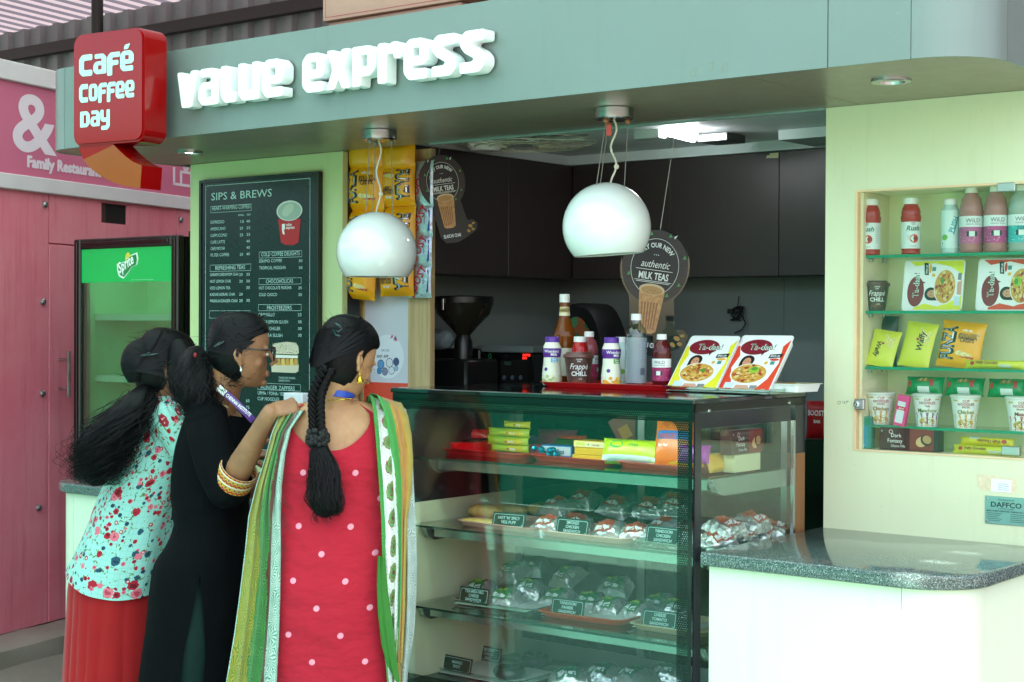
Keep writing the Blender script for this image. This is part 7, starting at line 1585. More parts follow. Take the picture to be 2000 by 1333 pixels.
def m_dotted():
    t = NT('red_dotted_cotton'); co = t.co(); s = t.n('ShaderNodeSeparateXYZ'); t.l(co, s.inputs[0])
    X = t.math('ADD', s.outputs[0], t.math('MULTIPLY', s.outputs[2], -.08)); Z = s.outputs[2]
    def lat(ox, oz):
        fx = t.math('MULTIPLY', t.math('SUBTRACT', t.math('FRACT', t.math('ADD', t.math('DIVIDE', X, .168), ox)), .5), .168)
        fz_ = t.math('MULTIPLY', t.math('SUBTRACT', t.math('FRACT', t.math('ADD', t.math('DIVIDE', Z, .172), oz)), .5), .172)
        return t.math('LESS_THAN', t.math('SQRT', t.math('ADD', t.math('POWER', fx, 2.), t.math('POWER', fz_, 2.))), .0098)
    m_ = t.math('MAXIMUM', lat(.1, .2), lat(.6, .7)); n = t.noise(co, 4, 4, .6); w_ = t.noise(co, 500, 2); wr = t.noise(t.co(scale=(3, 3, 5)), 2.0, 3, .55)
    c = t.mix(m_, t.mix(n, lin('#a00f26'), lin('#b3152e')), lin('#e08fa2'))
    t.bsdf(c, .75, 0, t.bump(t.math('ADD', t.math('MULTIPLY', w_, .04), wr), .5, .07), **{'Sheen Weight': .15, 'Specular IOR Level': .25}); return t.m
CL_DOT = m_dotted()
def m_floral():
    t = NT('floral_cotton'); uv = t.co('UV'); s = t.n('ShaderNodeSeparateXYZ'); t.l(uv, s.inputs[0])
    def gl(v): return t.math('LESS_THAN', t.math('FRACT', t.math('DIVIDE', v, .019)), .07)
    grid = t.math('MAXIMUM', gl(s.outputs[0]), gl(s.outputs[1])); n = t.noise(uv, 5, 3)
    c = t.mix(n, lin('#86bdb3'), lin('#9accc2')); c = t.mix(t.math('MULTIPLY', grid, .55), c, lin('#5fa8a4'))
    wob = t.noise(uv, 95, 2, .5); dist = t.math('MULTIPLY_ADD', wob, .2, -.1)
    # leaves and stems
    ml = t.n('ShaderNodeMapping'); t.l(uv, ml.inputs[0]); ml.inputs['Scale'].default_value = (1, .55, 1); ml.inputs['Rotation'].default_value = (0, 0, .7)
    v = t.voro(ml.outputs[0], 62); lf = t.math('LESS_THAN', t.math('ADD', v.outputs['Distance'], t.math('MULTIPLY', dist, .8)), .2); sc_ = t.n('ShaderNodeSeparateColor'); t.l(v.outputs['Color'], sc_.inputs[0]); lf = t.math('MULTIPLY', lf, t.math('GREATER_THAN', sc_.outputs[0], .28))
    c = t.mix(lf, c, t.mix(sc_.outputs[1], lin('#4a6a35'), lin('#7f8f3a')))
    v3 = t.voro(uv, 17, 'DISTANCE_TO_EDGE'); st = t.math('LESS_THAN', v3.outputs['Distance'], .022); c = t.mix(t.math('MULTIPLY', st, t.math('GREATER_THAN', wob, .52)), c, lin('#56703c'))
    for sc, rad, th in ((42, .31, .12), (26, .3, .22), (16, .28, .3)):
        v = t.voro(uv, sc); q = t.n('ShaderNodeSeparateColor'); t.l(v.outputs['Color'], q.inputs[0]); d = t.math('ADD', v.outputs['Distance'], dist)
        on = t.math('MULTIPLY', t.math('LESS_THAN', d, rad), t.math('GREATER_THAN', q.outputs[0], th))
        col = t.ramp(q.outputs[1], [(0, '#a3182c'), (.38, '#cf6a7a'), (.6, '#1f4a5c'), (.82, '#8f1a30')], 'CONSTANT'); inn = t.ramp(q.outputs[1], [(0, '#5f0d1c'), (.38, '#a83a4c'), (.6, '#12303f'), (.82, '#d8b0a8')], 'CONSTANT')
        c = t.mix(on, c, t.mix(t.math('LESS_THAN', t.math('ADD', d, t.math('MULTIPLY', dist, 1.2)), rad * .5), col, inn))
    wr = t.noise(t.co(scale=(4, 4, 3)), 2.5, 3, .55)
    t.bsdf(c, .75, 0, t.bump(wr, .3, .02), **{'Sheen Weight': .1, 'Specular IOR Level': .25}); return t.m
CL_FLOR = m_floral()
def m_scarf(name, stops, pais=None):
    """striped gauze; u across the cloth, v along it in metres"""
    t = NT(name); uv = t.co('UV'); s = t.n('ShaderNodeSeparateXYZ'); t.l(uv, s.inputs[0]); wob = t.noise(uv, 7, 3); u = t.math('ADD', s.outputs[0], t.math('ADD', t.math('MULTIPLY_ADD', wob, .16, -.08), t.math('MULTIPLY_ADD', t.noise(uv, 60, 3), .07, -.035)))
    base = t.ramp(u, [(p, a) for p, a, b in stops], 'CONSTANT'); acc = t.ramp(u, [(p, b) for p, a, b in stops], 'CONSTANT')
    mp_ = t.n('ShaderNodeMapping'); t.l(uv, mp_.inputs[0]); mp_.inputs['Scale'].default_value = (.24, 1, 1)
    v = t.voro(mp_.outputs[0], 36); mot = t.noise(mp_.outputs[0], 22, 4, .65)
    dv = t.n('ShaderNodeVectorMath', operation='SUBTRACT'); t.l(mp_.outputs[0], dv.inputs[0]); t.l(v.outputs['Position'], dv.inputs[1]); ds = t.n('ShaderNodeSeparateXYZ'); t.l(dv.outputs[0], ds.inputs[0]); an = t.math('ARCTAN2', ds.outputs[1], ds.outputs[0])
    f = t.ramp(t.math('ADD', t.math('MULTIPLY_ADD', t.math('SINE', t.math('MULTIPLY', an, 11.)), .25, .2), t.math('MULTIPLY', mot, .6)), [(.3, 0), (.7, 1)])
    c = t.mix(f, base, acc)
    if pais:
        u0, u1 = pais; ins = t.math('MULTIPLY', t.math('GREATER_THAN', u, u0), t.math('LESS_THAN', u, u1))
        uu = t.math('DIVIDE', t.math('SUBTRACT', u, (u0 + u1) / 2), u1 - u0); vv = t.math('SUBTRACT', t.math('FRACT', t.math('ADD', t.math('DIVIDE', s.outputs[1], .075), t.math('MULTIPLY', uu, .5))), .5)
        d = t.math('SQRT', t.math('ADD', t.math('POWER', t.math('MULTIPLY', uu, 1.5), 2.), t.math('POWER', t.math('MULTIPLY', vv, 1.15), 2.)))
        pc = t.ramp(d, [(0, '#7a2a30'), (.1, '#4f8f4a'), (.2, '#8f2f38'), (.25, '#5f9f56'), (.36, '#8f3a3f'), (.41, '#dbe4dc')], 'CONSTANT')
        sp_ = t.voro(uv, 120); pc = t.mix(t.math('MULTIPLY', t.math('LESS_THAN', sp_.outputs['Distance'], .3), t.math('GREATER_THAN', d, .42)), pc, lin('#9f4a48'))
        c = t.mix(ins, c, pc)
    cr = t.n('ShaderNodeTexWave', wave_type='BANDS'); t.l(mp_.outputs[0], cr.inputs[0]); cr.inputs['Scale'].default_value = 55; cr.inputs['Distortion'].default_value = 5
    t.bsdf(c, .7, 0, t.bump(t.math('ADD', cr.outputs[1], t.math('MULTIPLY', f, .5)), .35, .006), **{'Sheen Weight': .2, 'Specular IOR Level': .3}); return t.m
SCARF_L = m_scarf('green_gauze', [(0, '#2f8f86', '#c9dcd0'), (.06, '#5f7a26', '#a3983f'), (.42, '#256a30', '#4a8a44'), (.68, '#4a2420', '#6a3a2c'), (.76, '#4a9078', '#c3d3c8')])
SCARF_R = m_scarf('paisley_gauze', [(0, '#2f7a34', '#4a9a44'), (.16, '#d3ded6', '#d3ded6'), (.54, '#7d6a26', '#b59a4a'), (.8, '#71827d', '#b9c4be')], (.17, .54))
SCARF_T = m_scarf('ochre_gauze', [(0, '#2c8a3c', '#4a9a44'), (.4, '#96641f', '#c2924a'), (.8, '#7d6a26', '#b89f4a')])
RED_PIP = P('#9c1626', .7)
class Person:
    def __init__(s, label, px, d0, group=None):
        s.d0 = d0; p = atD(px, 632, d0); s.t = thing('person', label, 'person', (p.x, p.y, GZ), YAW, group); s.I = WM[s.t.name].inverted(); s.k = d0 / FPX
        s.body = MB(); s.skin = None
    def L(s, px, py, dy=0.): return s.I @ atD(px, py, s.d0 + dy)
    def part(s, q, name, par=None, **k): return q.build(name, par or s.t, world=False, **k)
    def limb(s, pts, rr, n=16): s.body.tube(pts, rr, s.skin, n); [s.body.ball(p, r, s.skin, None, 12, 8) for p, r in zip(pts, rr)]
    def finish(s, voxel=.005, sm=5):
        me = bpy.data.meshes.new('body'); me.from_pydata(s.body.v, [], s.body.f); o = bpy.data.objects.new('body', me); COL.objects.link(o)
        r = o.modifiers.new('r', 'REMESH'); r.mode = 'VOXEL'; r.voxel_size = voxel; r.use_smooth_shade = True
        m = o.modifiers.new('s', 'SMOOTH'); m.iterations = sm; m.factor = .5
        dg = bpy.context.evaluated_depsgraph_get(); m2 = bpy.data.meshes.new_from_object(o.evaluated_get(dg)); bpy.data.objects.remove(o); bpy.data.meshes.remove(me)
        m2.materials.clear(); m2.materials.append(s.skin); m2.polygons.foreach_set('use_smooth', [True] * len(m2.polygons)); m2.name = 'body'
        o = bpy.data.objects.new('body', m2); COL.objects.link(o); o.parent = s.t; WM[o.name] = WM[s.t.name]; return o
HEADS = [(.119, .0, -.01, .012), (.112, .035, -.045, .034), (.098, .062, -.07, .054), (.078, .079, -.085, .066), (.05, .0885, -.093, .0725), (.02, .0895, -.095, .0752), (-.008, .083, -.092, .0745), (-.03, .0845, -.084, .072), (-.052, .085, -.07, .067), (-.072, .083, -.052, .0605), (-.092, .079, -.03, .05), (-.108, .073, -.008, .037), (-.119, .058, .012, .02)]
def dense(S_, k=4):
    out = []; N_ = len(S_)
    for i in range(N_ - 1):
        p0, p1, p2, p3 = S_[max(0, i - 1)], S_[i], S_[i + 1], S_[min(N_ - 1, i + 2)]
        for j in range(k):
            t = j / k; out.append(tuple(.5 * (2 * b + (c - a) * t + (2 * a - 5 * b + 4 * c - d) * t * t + (3 * b - a - 3 * c + d) * t ** 3) for a, b, c, d in zip(p0, p1, p2, p3)))
    return out + [tuple(S_[-1])]
def sec_ring(z, yf, yb, hw, n=32, p=.92, g=0.):
    out = []
    for i in range(n):
        a = 2 * PI * i / n; c, s_ = math.cos(a), math.sin(a); y = (yf if c > 0 else -yb) * math.copysign(abs(c) ** p, c); out.append(((hw + g) * math.copysign(abs(s_) ** .9, s_), y, z))
    return out
def head_mesh(q, skin, M_, ear_in=0):
    q.loft([sec_ring(z, yf, yb, hw) for z, yf, yb, hw in dense(HEADS, 3)], skin, M_)
    q.tube([(0, .082, .014), (0, .095, -.008), (0, .109, -.026), (0, .115, -.037)], [.006, .0072, .0095, .0108], skin, 10, M_)
    for s_ in (-1, 1):
        q.ball((s_ * .0105, .101, -.041), (.0075, .009, .007), skin, M_, 10, 6); q.ball((s_ * .034, .08, .013), (.022, .009, .007), skin, M_, 10, 6); q.ball((s_ * .043, .052, -.036), (.021, .021, .022), skin, M_, 12, 8); q.ball((s_ * .031, .078, -.008), (.0135, .009, .0075), skin, M_, 12, 8)
        # ear: flap, rim and lobe
        q.ball((s_ * .0765, -.010, -.010), (.006, .0165, .028), skin, M_, 12, 8)
        rim = [(s_ * (.078 + .007 * math.sin(PI * i / 10)), -.006 - .019 * math.sin(PI * i / 10 * 1.05), .022 - .0065 * i) for i in range(11)]
        rim = [(s_ * .076, .006, .006), (s_ * .079, .004, .018)] + rim
        q.tube(rim, .0046, skin, 8, M_); q.ball((s_ * .0775, -.004, -.043), (.0055, .0085, .009), skin, M_, 10, 6)
    q.ball((0, .0875, -.0685), (.021, .0085, .0052), skin, M_, 12, 8); q.ball((0, .0865, -.0785), (.018, .0085, .006), skin, M_, 12, 8); q.ball((0, .077, -.104), (.019, .013, .012), skin, M_, 12, 8)
def hair_cap(q, M_, vol=1.0, back=0., front=0.):
    S_ = [(.131, .01, -.02, .02), (.124, .05 + front, -.058, .045), (.106, .075 + front, -.085, .065), (.082, .0895 + front, -.1, .077), (.066, .091 + front, -.105, .0805), (.05, .07 + front, -.108, .0825), (.03, .042 + front, -.11, .0835), (.012, .02 + front, -.11, .0835), (-.008, -.004, -.108 - back, .0815), (-.03, -.02, -.102 - back, .078), (-.055, -.03, -.09 - back, .07), (-.08, -.038, -.078 - back, .058), (-.1, -.046, -.066 - back, .04)]
    q.loft([sec_ring(z, yf, yb, hw * (1 + .02 * (vol - 1)), 40, .9) for z, yf, yb, hw in dense(S_)], HAIR, M_)
def head_frame(c, yaw, pitch, roll=0., sc=1.):
    """yaw: 0 looks away from the camera, + turns to the right of the picture; pitch + looks down"""
    return MX.Translation(c) @ MX.Rotation(-yaw, 4, 'Z') @ MX.Rotation(-pitch, 4, 'X') @ MX.Rotation(roll, 4, 'Y') @ MX.Scale(sc, 4)
def strands(q, path, rad, n, wave=.012, thick=.0016, seed=1, seg=14, spread=1., fly=.0):
    rs = random.Random(seed); L_ = len(path)
    def at(t): f = t * (L_ - 1); i = min(int(f), L_ - 2); k = f - i; return path[i].lerp(path[i + 1], k), rad[i] * (1 - k) + rad[i + 1] * k
    for j in range(n):
        a, r = rs.uniform(0, 2 * PI), math.sqrt(rs.random()); ph = rs.uniform(0, 6); fr = rs.uniform(2.2, 4.2); t0, t1 = rs.uniform(0, .25), rs.uniform(.75, 1.03); out = 1 + (fly * rs.random() if rs.random() < .3 else 0); pts = []
        for i in range(seg):
            t = t0 + (t1 - t0) * i / (seg - 1); p, R_ = at(min(1, t)); w_ = wave * (.4 + t)
            pts.append(p + V((math.cos(a) * R_ * r * out + w_ * math.sin(fr * t * 6 + ph), math.sin(a) * R_ * r * .8 * out + w_ * .6 * math.cos(fr * t * 6 + ph), (t - 1) * .05 if t > 1 else 0)))
        q.tube(pts, [thick * (1 - .6 * i / (seg - 1)) for i in range(seg)], HAIR, 3, None, False)
def flyaways(q, HM, n, seed, lo=-.09, L0=.03):
    rs_ = random.Random(seed)
    for i in range(n):
        z = rs_.uniform(lo, .125); an = rs_.uniform(.9, 5.4); r = .088 * math.sqrt(max(.05, 1 - (max(0, z - .02) / .113) ** 2)); b_ = V((r * math.sin(an), r * 1.22 * math.cos(an) - .008, z)); o = V((b_.x, b_.y, max(.0, b_.z))).normalized(); sd = V((rs_.uniform(-1, 1), rs_.uniform(-1, 1), rs_.uniform(-.8, .5))); l = rs_.uniform(.3, 1) * L0; pts = []
        for k in range(6): t = k / 5; pts.append(HM @ (b_ + o * (l * .55 * t) + sd * (l * t * t * .9) + V((0, -l * .4 * t, 0))))
        q.tube(pts, [.0009 * (1 - .7 * k / 5) for k in range(6)], HAIR, 3, None, False)
def blob_path(q, path, rad, n=22, seed=1, amp=.2, m=None, fl=.8):
    dd = dense([(*p, r) for p, r in zip(path, rad)], 4); path = [V(d[:3]) for d in dd]; rad = [d[3] for d in dd]; rings = []; L_ = len(path)
    for i, (p, r) in enumerate(zip(path, rad)):
        t = (path[min(i + 1, L_ - 1)] - path[max(i - 1, 0)]).normalized(); ex = V((1, 0, 0)); ex = (ex - t * ex.dot(t)).normalized(); ey = t.cross(ex)
        rings.append([p + (ex * math.cos(2 * PI * j / n) + ey * fl * math.sin(2 * PI * j / n)) * r * (1 + amp * NZ.noise(V((math.cos(2 * PI * j / n) * 1.6, math.sin(2 * PI * j / n) * 1.6, i * .11 + seed)))) for j in range(n)])
    q.loft(rings, m or HAIR)
def hand(P_, M_, curl, thumb=.6, flip=1):
    """palm along +y, back of the hand +z; flip mirrors the thumb side"""
    q, sk = P_.body, P_.skin
    q.loft([[(rx * math.cos(2 * PI * i / 16), y, rz * math.sin(2 * PI * i / 16)) for i in range(16)] for y, rx, rz in ((-.02, .026, .02), (.0, .03, .019), (.03, .038, .017), (.06, .042, .015), (.082, .04, .012))], sk, M_)
    for x, ln, y0 in ((-.031, .062, .074), (-.0105, .076, .082), (.0105, .082, .083), (.031, .072, .078)):
        p = V((x * flip, y0 - .01, 0)); a = 0.; pts = [p.copy()]; q.ball(tuple(p + V((0, .004, .004))), .0105, sk, M_, 10, 6)
        for l, c in ((ln * .45, curl), (ln * .32, curl * 1.15), (ln * .25, curl * .8)): a += c; p = p + V((0, math.cos(a) * l, -math.sin(a) * l)); pts.append(p.copy())
        q.tube(pts, [.0098, .0092, .0085, .0072], sk, 10, M_); [q.ball(tuple(v), r, sk, M_, 10, 6) for v, r in zip(pts, (.0098, .0092, .0085, .0072))]
    p0 = V((.03 * flip, .012, -.006)); pts = [p0, p0 + V((.022 * flip, .026, -.012)), p0 + V((.03 * flip, .052, -.024 - .02 * thumb)), p0 + V((.024 * flip, .074, -.034 - .03 * thumb))]
    q.tube(pts, [.0135, .0122, .0105, .0085], sk, 10, M_); [q.ball(tuple(v), r, sk, M_, 10, 6) for v, r in zip(pts, (.0135, .0122, .0105, .0085))]
def smooth_sec(S_):
    """sections [(z, cx, cy, hw, hd)] sorted by z -> smooth interpolation"""
    S_ = sorted(S_)
    def f(z):
        if z <= S_[0][0]: return S_[0][1:]
        if z >= S_[-1][0]: return S_[-1][1:]
        for i in range(len(S_) - 1):
            if S_[i][0] <= z <= S_[i + 1][0]:
                p0, p1, p2, p3 = S_[max(0, i - 1)], S_[i], S_[i + 1], S_[min(len(S_) - 1, i + 2)]; t = (z - p1[0]) / (p2[0] - p1[0]); o = []
                for c in range(1, 5):
                    m1 = (p2[c] - p0[c]) / max(1e-6, p2[0] - p0[0]) * (p2[0] - p1[0]); m2 = (p3[c] - p1[c]) / max(1e-6, p3[0] - p1[0]) * (p2[0] - p1[0]); h = t * t; k = h * t
                    o.append((2 * k - 3 * h + 1) * p1[c] + (k - 2 * h + t) * m1 + (-2 * k + 3 * h) * p2[c] + (k - h) * m2)
                return o
    return f
def garment(P_, sec, name, m, ztop, zbot, n=80, rows=60, off=0., fold=None, uv=None, se=1.0, par=None):
    """ztop/zbot: height as a function of the angle a (0 = picture right, -90deg = towards the camera)"""
    q = MB(); rings = []
    for i in range(rows + 1):
        t = i / rows; ring = []
        for j in range(n):
            a = 2 * PI * j / n; z1, z0 = ztop(a), zbot(a); z = z1 + (z0 - z1) * t; cx, cy, hw, hd = sec(z); c, s_ = math.cos(a), math.sin(a)
            k = 1 + (fold(a, z, t) if fold else 0); ring.append((cx + (hw + off) * k * math.copysign(abs(c) ** se, c), cy + (hd + off) * k * math.copysign(abs(s_) ** se, s_), z))
        rings.append(ring)
    q.loft(rings, m, caps=(False, False), uv=uv); return P_.part(q, name, par, smooth=70)
def ribbon(P_, rows, nu, m, name, uvw=None, fold=.006, nf=3.5, seed=0, par=None, sub=4):
    """rows: (left point, right point) in local space, top to bottom"""
    q = MB(); R_ = []; 
    for i in range(len(rows) - 1):
        for s_ in range(sub):
            t = s_ / sub; h = t * t * (3 - 2 * t) * .3 + t * .7
            R_.append((rows[i][0].lerp(rows[i + 1][0], h), rows[i][1].lerp(rows[i + 1][1], h)))
    R_.append(rows[-1]); rings = []
    for i, (a, b_) in enumerate(R_):
        r = []
        for j in range(nu + 1):
            u = j / nu; p = a.lerp(b_, u); w_ = math.sin(u * PI) ** .3; ph = .6 * NZ.noise(V((u * 2, i * .08, seed)))
            p = p + V((.3 * fold * math.sin(u * nf * 6.28 + i * .05), -fold * (1 + math.sin(u * nf * 2 * PI + ph * 5 + seed)) * w_ - .008 * abs(NZ.noise(V((u * 3, i * .12, seed + 3)))), 0)); r.append(p)
        rings.append(r)
    ln = sum(((R_[i + 1][0] + R_[i + 1][1]) / 2 - (R_[i][0] + R_[i][1]) / 2).length for i in range(len(R_) - 1))
    q.loft(rings, m, closed=False, uv=(1., ln)); return P_.part(q, name, par, smooth=80, fix='flat')
def legs(P_, cx, cy, zhip, dx, dy=0., lean_x=0.):
    for s_ in (-1, 1):
        P_.limb([V((cx + s_ * dx, cy, zhip)), V((cx + s_ * dx * .95, cy + .01, zhip - .38)), V((cx + s_ * dx * .9, cy - .01, GZ_L + .09))], [.085, .06, .042])
        P_.body.tube([(cx + s_ * dx * .9, cy - .05, .035), (cx + s_ * dx * .95, cy + .06, .04), (cx + s_ * dx, cy + .16, .025)], [.035, .04, .026], P_.skin, 12)
GZ_L = 0.
# ------------------------------------------------------------------ woman in red, nearest the display case
W = Person('woman in a red polka dot kurta with a long black braid and green scarf', 655, 5.2, 'three women leaning at the counter'); W.skin = SKIN_R; L = W.L
hc = L(676, 700, .02); HM = head_frame(hc, R(42), R(24), R(-4), 1.06)
def sec_px(P_, rows): return [(P_.L((a + b_) / 2, y, dy).z, P_.L((a + b_) / 2, y, dy).x, P_.L((a + b_) / 2, y, dy).y, (b_ - a) / 2 * P_.k, hd) for y, a, b_, dy, hd in rows]
tors = sec_px(W, [(790, 590, 712, .02, .05), (803, 560, 740, .02, .075), (820, 543, 757, .02, .09), (850, 534, 766, .02, .1), (900, 533, 765, .01, .105), (960, 540, 757, .01, .1), (1020, 542, 752, .0, .098), (1090, 530, 762, .0, .115), (1160, 518, 772, .0, .125), (1260, 512, 780, .0, .125), (1400, 505, 790, .0, .12), (1500, 500, 795, .0, .12)])
tsec = smooth_sec(tors)
zz_ = [L(655, y).z for y in (788, 800, 820, 850, 900, 960, 1020, 1090, 1160)]
W.body.loft([[(tsec(z)[0] + tsec(z)[2] * .97 * math.cos(2 * PI * j / 32), tsec(z)[1] + tsec(z)[3] * .97 * math.sin(2 * PI * j / 32), z) for j in range(32)] for z in zz_], W.skin)
head_mesh(W.body, W.skin, HM)
nb = L(655, 815, .015); W.limb([HM @ V((0, -.025, -.06)), (HM @ V((0, -.025, -.07))).lerp(nb, .5), nb], [.052, .05, .056])
for s_, px in ((-1, 562), (1, 745)):
    sh = L(px, 822, .02); W.limb([L(655 + s_ * 40, 806, .015), sh], [.04, .05])
    el = sh + V((s_ * .05, .12, -.24)); wr = el + V((-s_ * .06, .2, .06)); W.limb([sh, el, wr], [.05, .04, .028])
    hand(W, MX.Translation(wr) @ MX.Rotation(-s_ * -.2, 4, 'Z'), .25, .3, -s_)
legs(W, L(655, 1200).x, L(655, 1200).y, L(655, 1160).z, .095)
W.finish(.0045)
bx_ = L(655, 800).x
def ztop_w(a):
    x = math.cos(a); back = math.sin(a) < 0
    z_sh = L(655, 797).z
    u = abs(x)
    if back: zn = L(655, 876).z; k = min(1, max(0, (u - .05) / .78)); return zn + (L(740, 790).z - zn) * k ** 2.2
    return L(655, 850).z + (L(740, 790).z - L(655, 850).z) * min(1, u / .83) ** 2
def fold_w(a, z, t):
    zw = L(655, 1020).z; f = .006 * math.sin(9 * a + z * 8) * max(0, t - .2) + .042 * NZ.noise(V((math.cos(a) * 2.2, math.sin(a) * 2.2, z * 3.2)))
    f += .022 * NZ.noise(V((math.cos(a) * 5 + z * 3, math.sin(a) * 2, z * 9)))
    f += .07 * math.exp(-((z - zw) / .09) ** 2) * NZ.noise(V((math.cos(a) * 1.1 + 4, math.sin(a) * 1.2, z * 24 + math.cos(a) * 5)))
    return f
garment(W, tsec, 'kurta', CL_DOT, ztop_w, lambda a: L(655, 1480).z, 96, 80, .007, fold_w)
# hair: cap, swept back locks, braid, scrunchie, tail
q = MB(); hair_cap(q, HM, 1.2, .004)
def on_head(v): return HM @ V(v)
rs = random.Random(11)
for i in range(150):
    a0 = rs.uniform(-1.5, 1.5); zz0 = rs.uniform(.0, .128); pts = []
    for k_ in range(9):
        t = k_ / 8; an = a0 * (1 - t) + .0 * t + PI; z = zz0 * (1 - t) - .075 * t; rr = (.086 if z < .07 else .086 - (z - .07) * .75) * (1.035 + .02 * rs.random()) + .004; y = -.1 * (1 if z < .07 else 1 - (z - .07) * 9) 
        x = rr * math.sin(a0 * (1 - t * .85)); yy = -.113 * max(.3, (1 - max(0, z - .05) * 7)) * math.cos(a0 * (1 - t * .85) * .9) 
        pts.append(on_head((x, yy + .002, z)))
    q.tube(pts, .0017, HAIR, 3, None, False)
flyaways(q, HM, 130, 3); hairo = W.part(q, 'hair', smooth=60)
bp = [L(642, 722, -.1), L(628, 748, -.1), L(619, 772, -.1), L(618, 797, -.105), L(619, 822, -.11), L(620, 845, -.115)]
q = MB()
for i in range(26):
    t = i / 25 * (len(bp) - 1); k_ = min(int(t), len(bp) - 2); c = bp[k_].lerp(bp[k_ + 1], t - k_); s_ = 1 if i % 2 else -1; w_ = .021 - .003 * abs(i / 25 - .4)
    q.ball((c.x + s_ * .0125, c.y - .002, c.z), (w_ * .8, .02, .017), HAIR, None, 14, 8)
    for j in range(4): q.tube([(c.x + s_ * (.028 - .004 * j), c.y - .012 - .004 * j, c.z + .014), (c.x + s_ * (.012 - .002 * j), c.y - .0225 - .001 * j, c.z + .001), (c.x - s_ * .004, c.y - .018, c.z - .013)], .0016, HAIR, 3, None, False)
W.part(q, 'braid', hairo, smooth=60)
q = MB(); sc = L(620, 856, -.112); 
for i in range(80):
    a, b_ = rs.uniform(0, 2 * PI), rs.uniform(-1, 1); q.ball((sc.x + .034 * math.cos(a) * math.sqrt(1 - b_ * b_ * .5), sc.y + .028 * math.sin(a), sc.z + .026 * b_), .0085, mat('scrunchie_black', '#0d0e10', .75), None, 8, 5)
q.ball(tuple(sc), (.034, .028, .03), mat('scrunchie_black', '#0d0e10', .75), None, 14, 8); W.part(q, 'scrunchie', hairo, smooth=40)
tp = [L(622, 868, -.115), L(628, 895, -.125), L(634, 922, -.13), L(633, 950, -.132), L(634, 975, -.132), L(640, 995, -.13), L(645, 1008, -.128)]
q = MB(); blob_path(q, tp, [.024, .036, .045, .05, .054, .046, .02], 24, 3, .12, None, .55); strands(q, tp, [.026, .038, .049, .055, .061, .052, .03], 420, .006, .0013, 5, 16, 1, .12)
for i in range(26):      # curled ends
    c = L(rs.uniform(618, 662), rs.uniform(992, 1004), -.135); r_ = rs.uniform(.01, .02); q.tube([c + V((r_ * math.cos(k_ * .55), -.006, r_ * .8 * math.sin(k_ * .55) - .003 * k_)) for k_ in range(9)], [.0016 * (1 - k_ / 12) for k_ in range(9)], HAIR, 3, None, False)
W.part(q, 'tail', hairo, smooth=60)
CLIP = mat('clip_teal', '#1c3436', .2)
q = MB(); cc = [L(655, 632, -.10), L(664, 637, -.105), L(668, 644, -.105), L(660, 648, -.108), L(650, 644, -.108), L(656, 655, -.112), L(664, 657, -.11)]; q.tube(cc, .0032, CLIP, 6); W.part(q, 'hair_clip', hairo)
# face details, ear ring, lanyard, chain
GOLD = mat('gold', '#c9a23a', .25, metal=.9)
ep = HM @ V((.082, -.002, -.05)); q = MB(); q.tube([ep + V((0, -.004, .004)), ep + V((0, -.004, -.008))], .0016, GOLD, 6); q.ball(tuple(ep + V((0, -.004, -.01))), .0042, GOLD, None, 10, 6)
q.lathe([(.002, -.013), (.0085, -.02), (.011, -.03), (.0105, -.033), (0, -.032)], GOLD, MX.Translation(ep + V((0, -.004, 0))), 16)
for i in range(9): q.ball(tuple(ep + V((.009 * math.cos(i * .7), -.004 + .009 * math.sin(i * .7), -.036))), .0026, GOLD, None, 6, 4)
W.part(q, 'earring')
for s_ in (-1, 1):
    q = MB(); q.ball((s_ * .031, .0815, -.008), (.011, .009, .006), mat('eye_white', '#d9d6cf', .2), HM, 12, 8); q.ball((s_ * .031, .087, -.008), (.005, .004, .005), mat('iris', '#1c120d', .15), HM, 10, 6); W.part(q, 'eye')
def band_path(P_, pts, wd, m, name, up=V((0, 0, 1)), uvn=False, par=None, n_out=V((0, -1, 0))):
    q = MB(); rings = []
    for i, p in enumerate(pts):
        t = (pts[min(i + 1, len(pts) - 1)] - pts[max(0, i - 1)]).normalized(); b_ = t.cross(n_out).normalized(); b_ = b_ if b_.z >= 0 else -b_
        rings.append([p - b_ * wd / 2, p + b_ * wd / 2, p + b_ * wd / 2 - n_out * .0015, p - b_ * wd / 2 - n_out * .0015])
    q.loft(rings, m, closed=True, uv=(1, 1)); return P_.part(q, name, par, smooth=40)
LANY = mat('lanyard_blue', '#2447a8', .45, var=.1, vs=30); LANP = mat('lanyard_purple', '#5a2f86', .45)
pts = [L(x, y, dy) for x, y, dy in ((628, 772, .06), (630, 771, .0), (636, 769, -.035), (648, 768, -.055), (662, 769, -.06), (676, 771, -.05), (688, 775, -.02), (694, 780, .04))]
band_path(W, pts, .021, LANY, 'lanyard')
pts = [L(x, y, dy) for x, y, dy in ((632, 780, -.02), (640, 782, -.05), (655, 782, -.066), (672, 780, -.06), (688, 779, -.02))]
q = MB(); q.tube(pts, .0016, GOLD, 6); W.part(q, 'necklace')
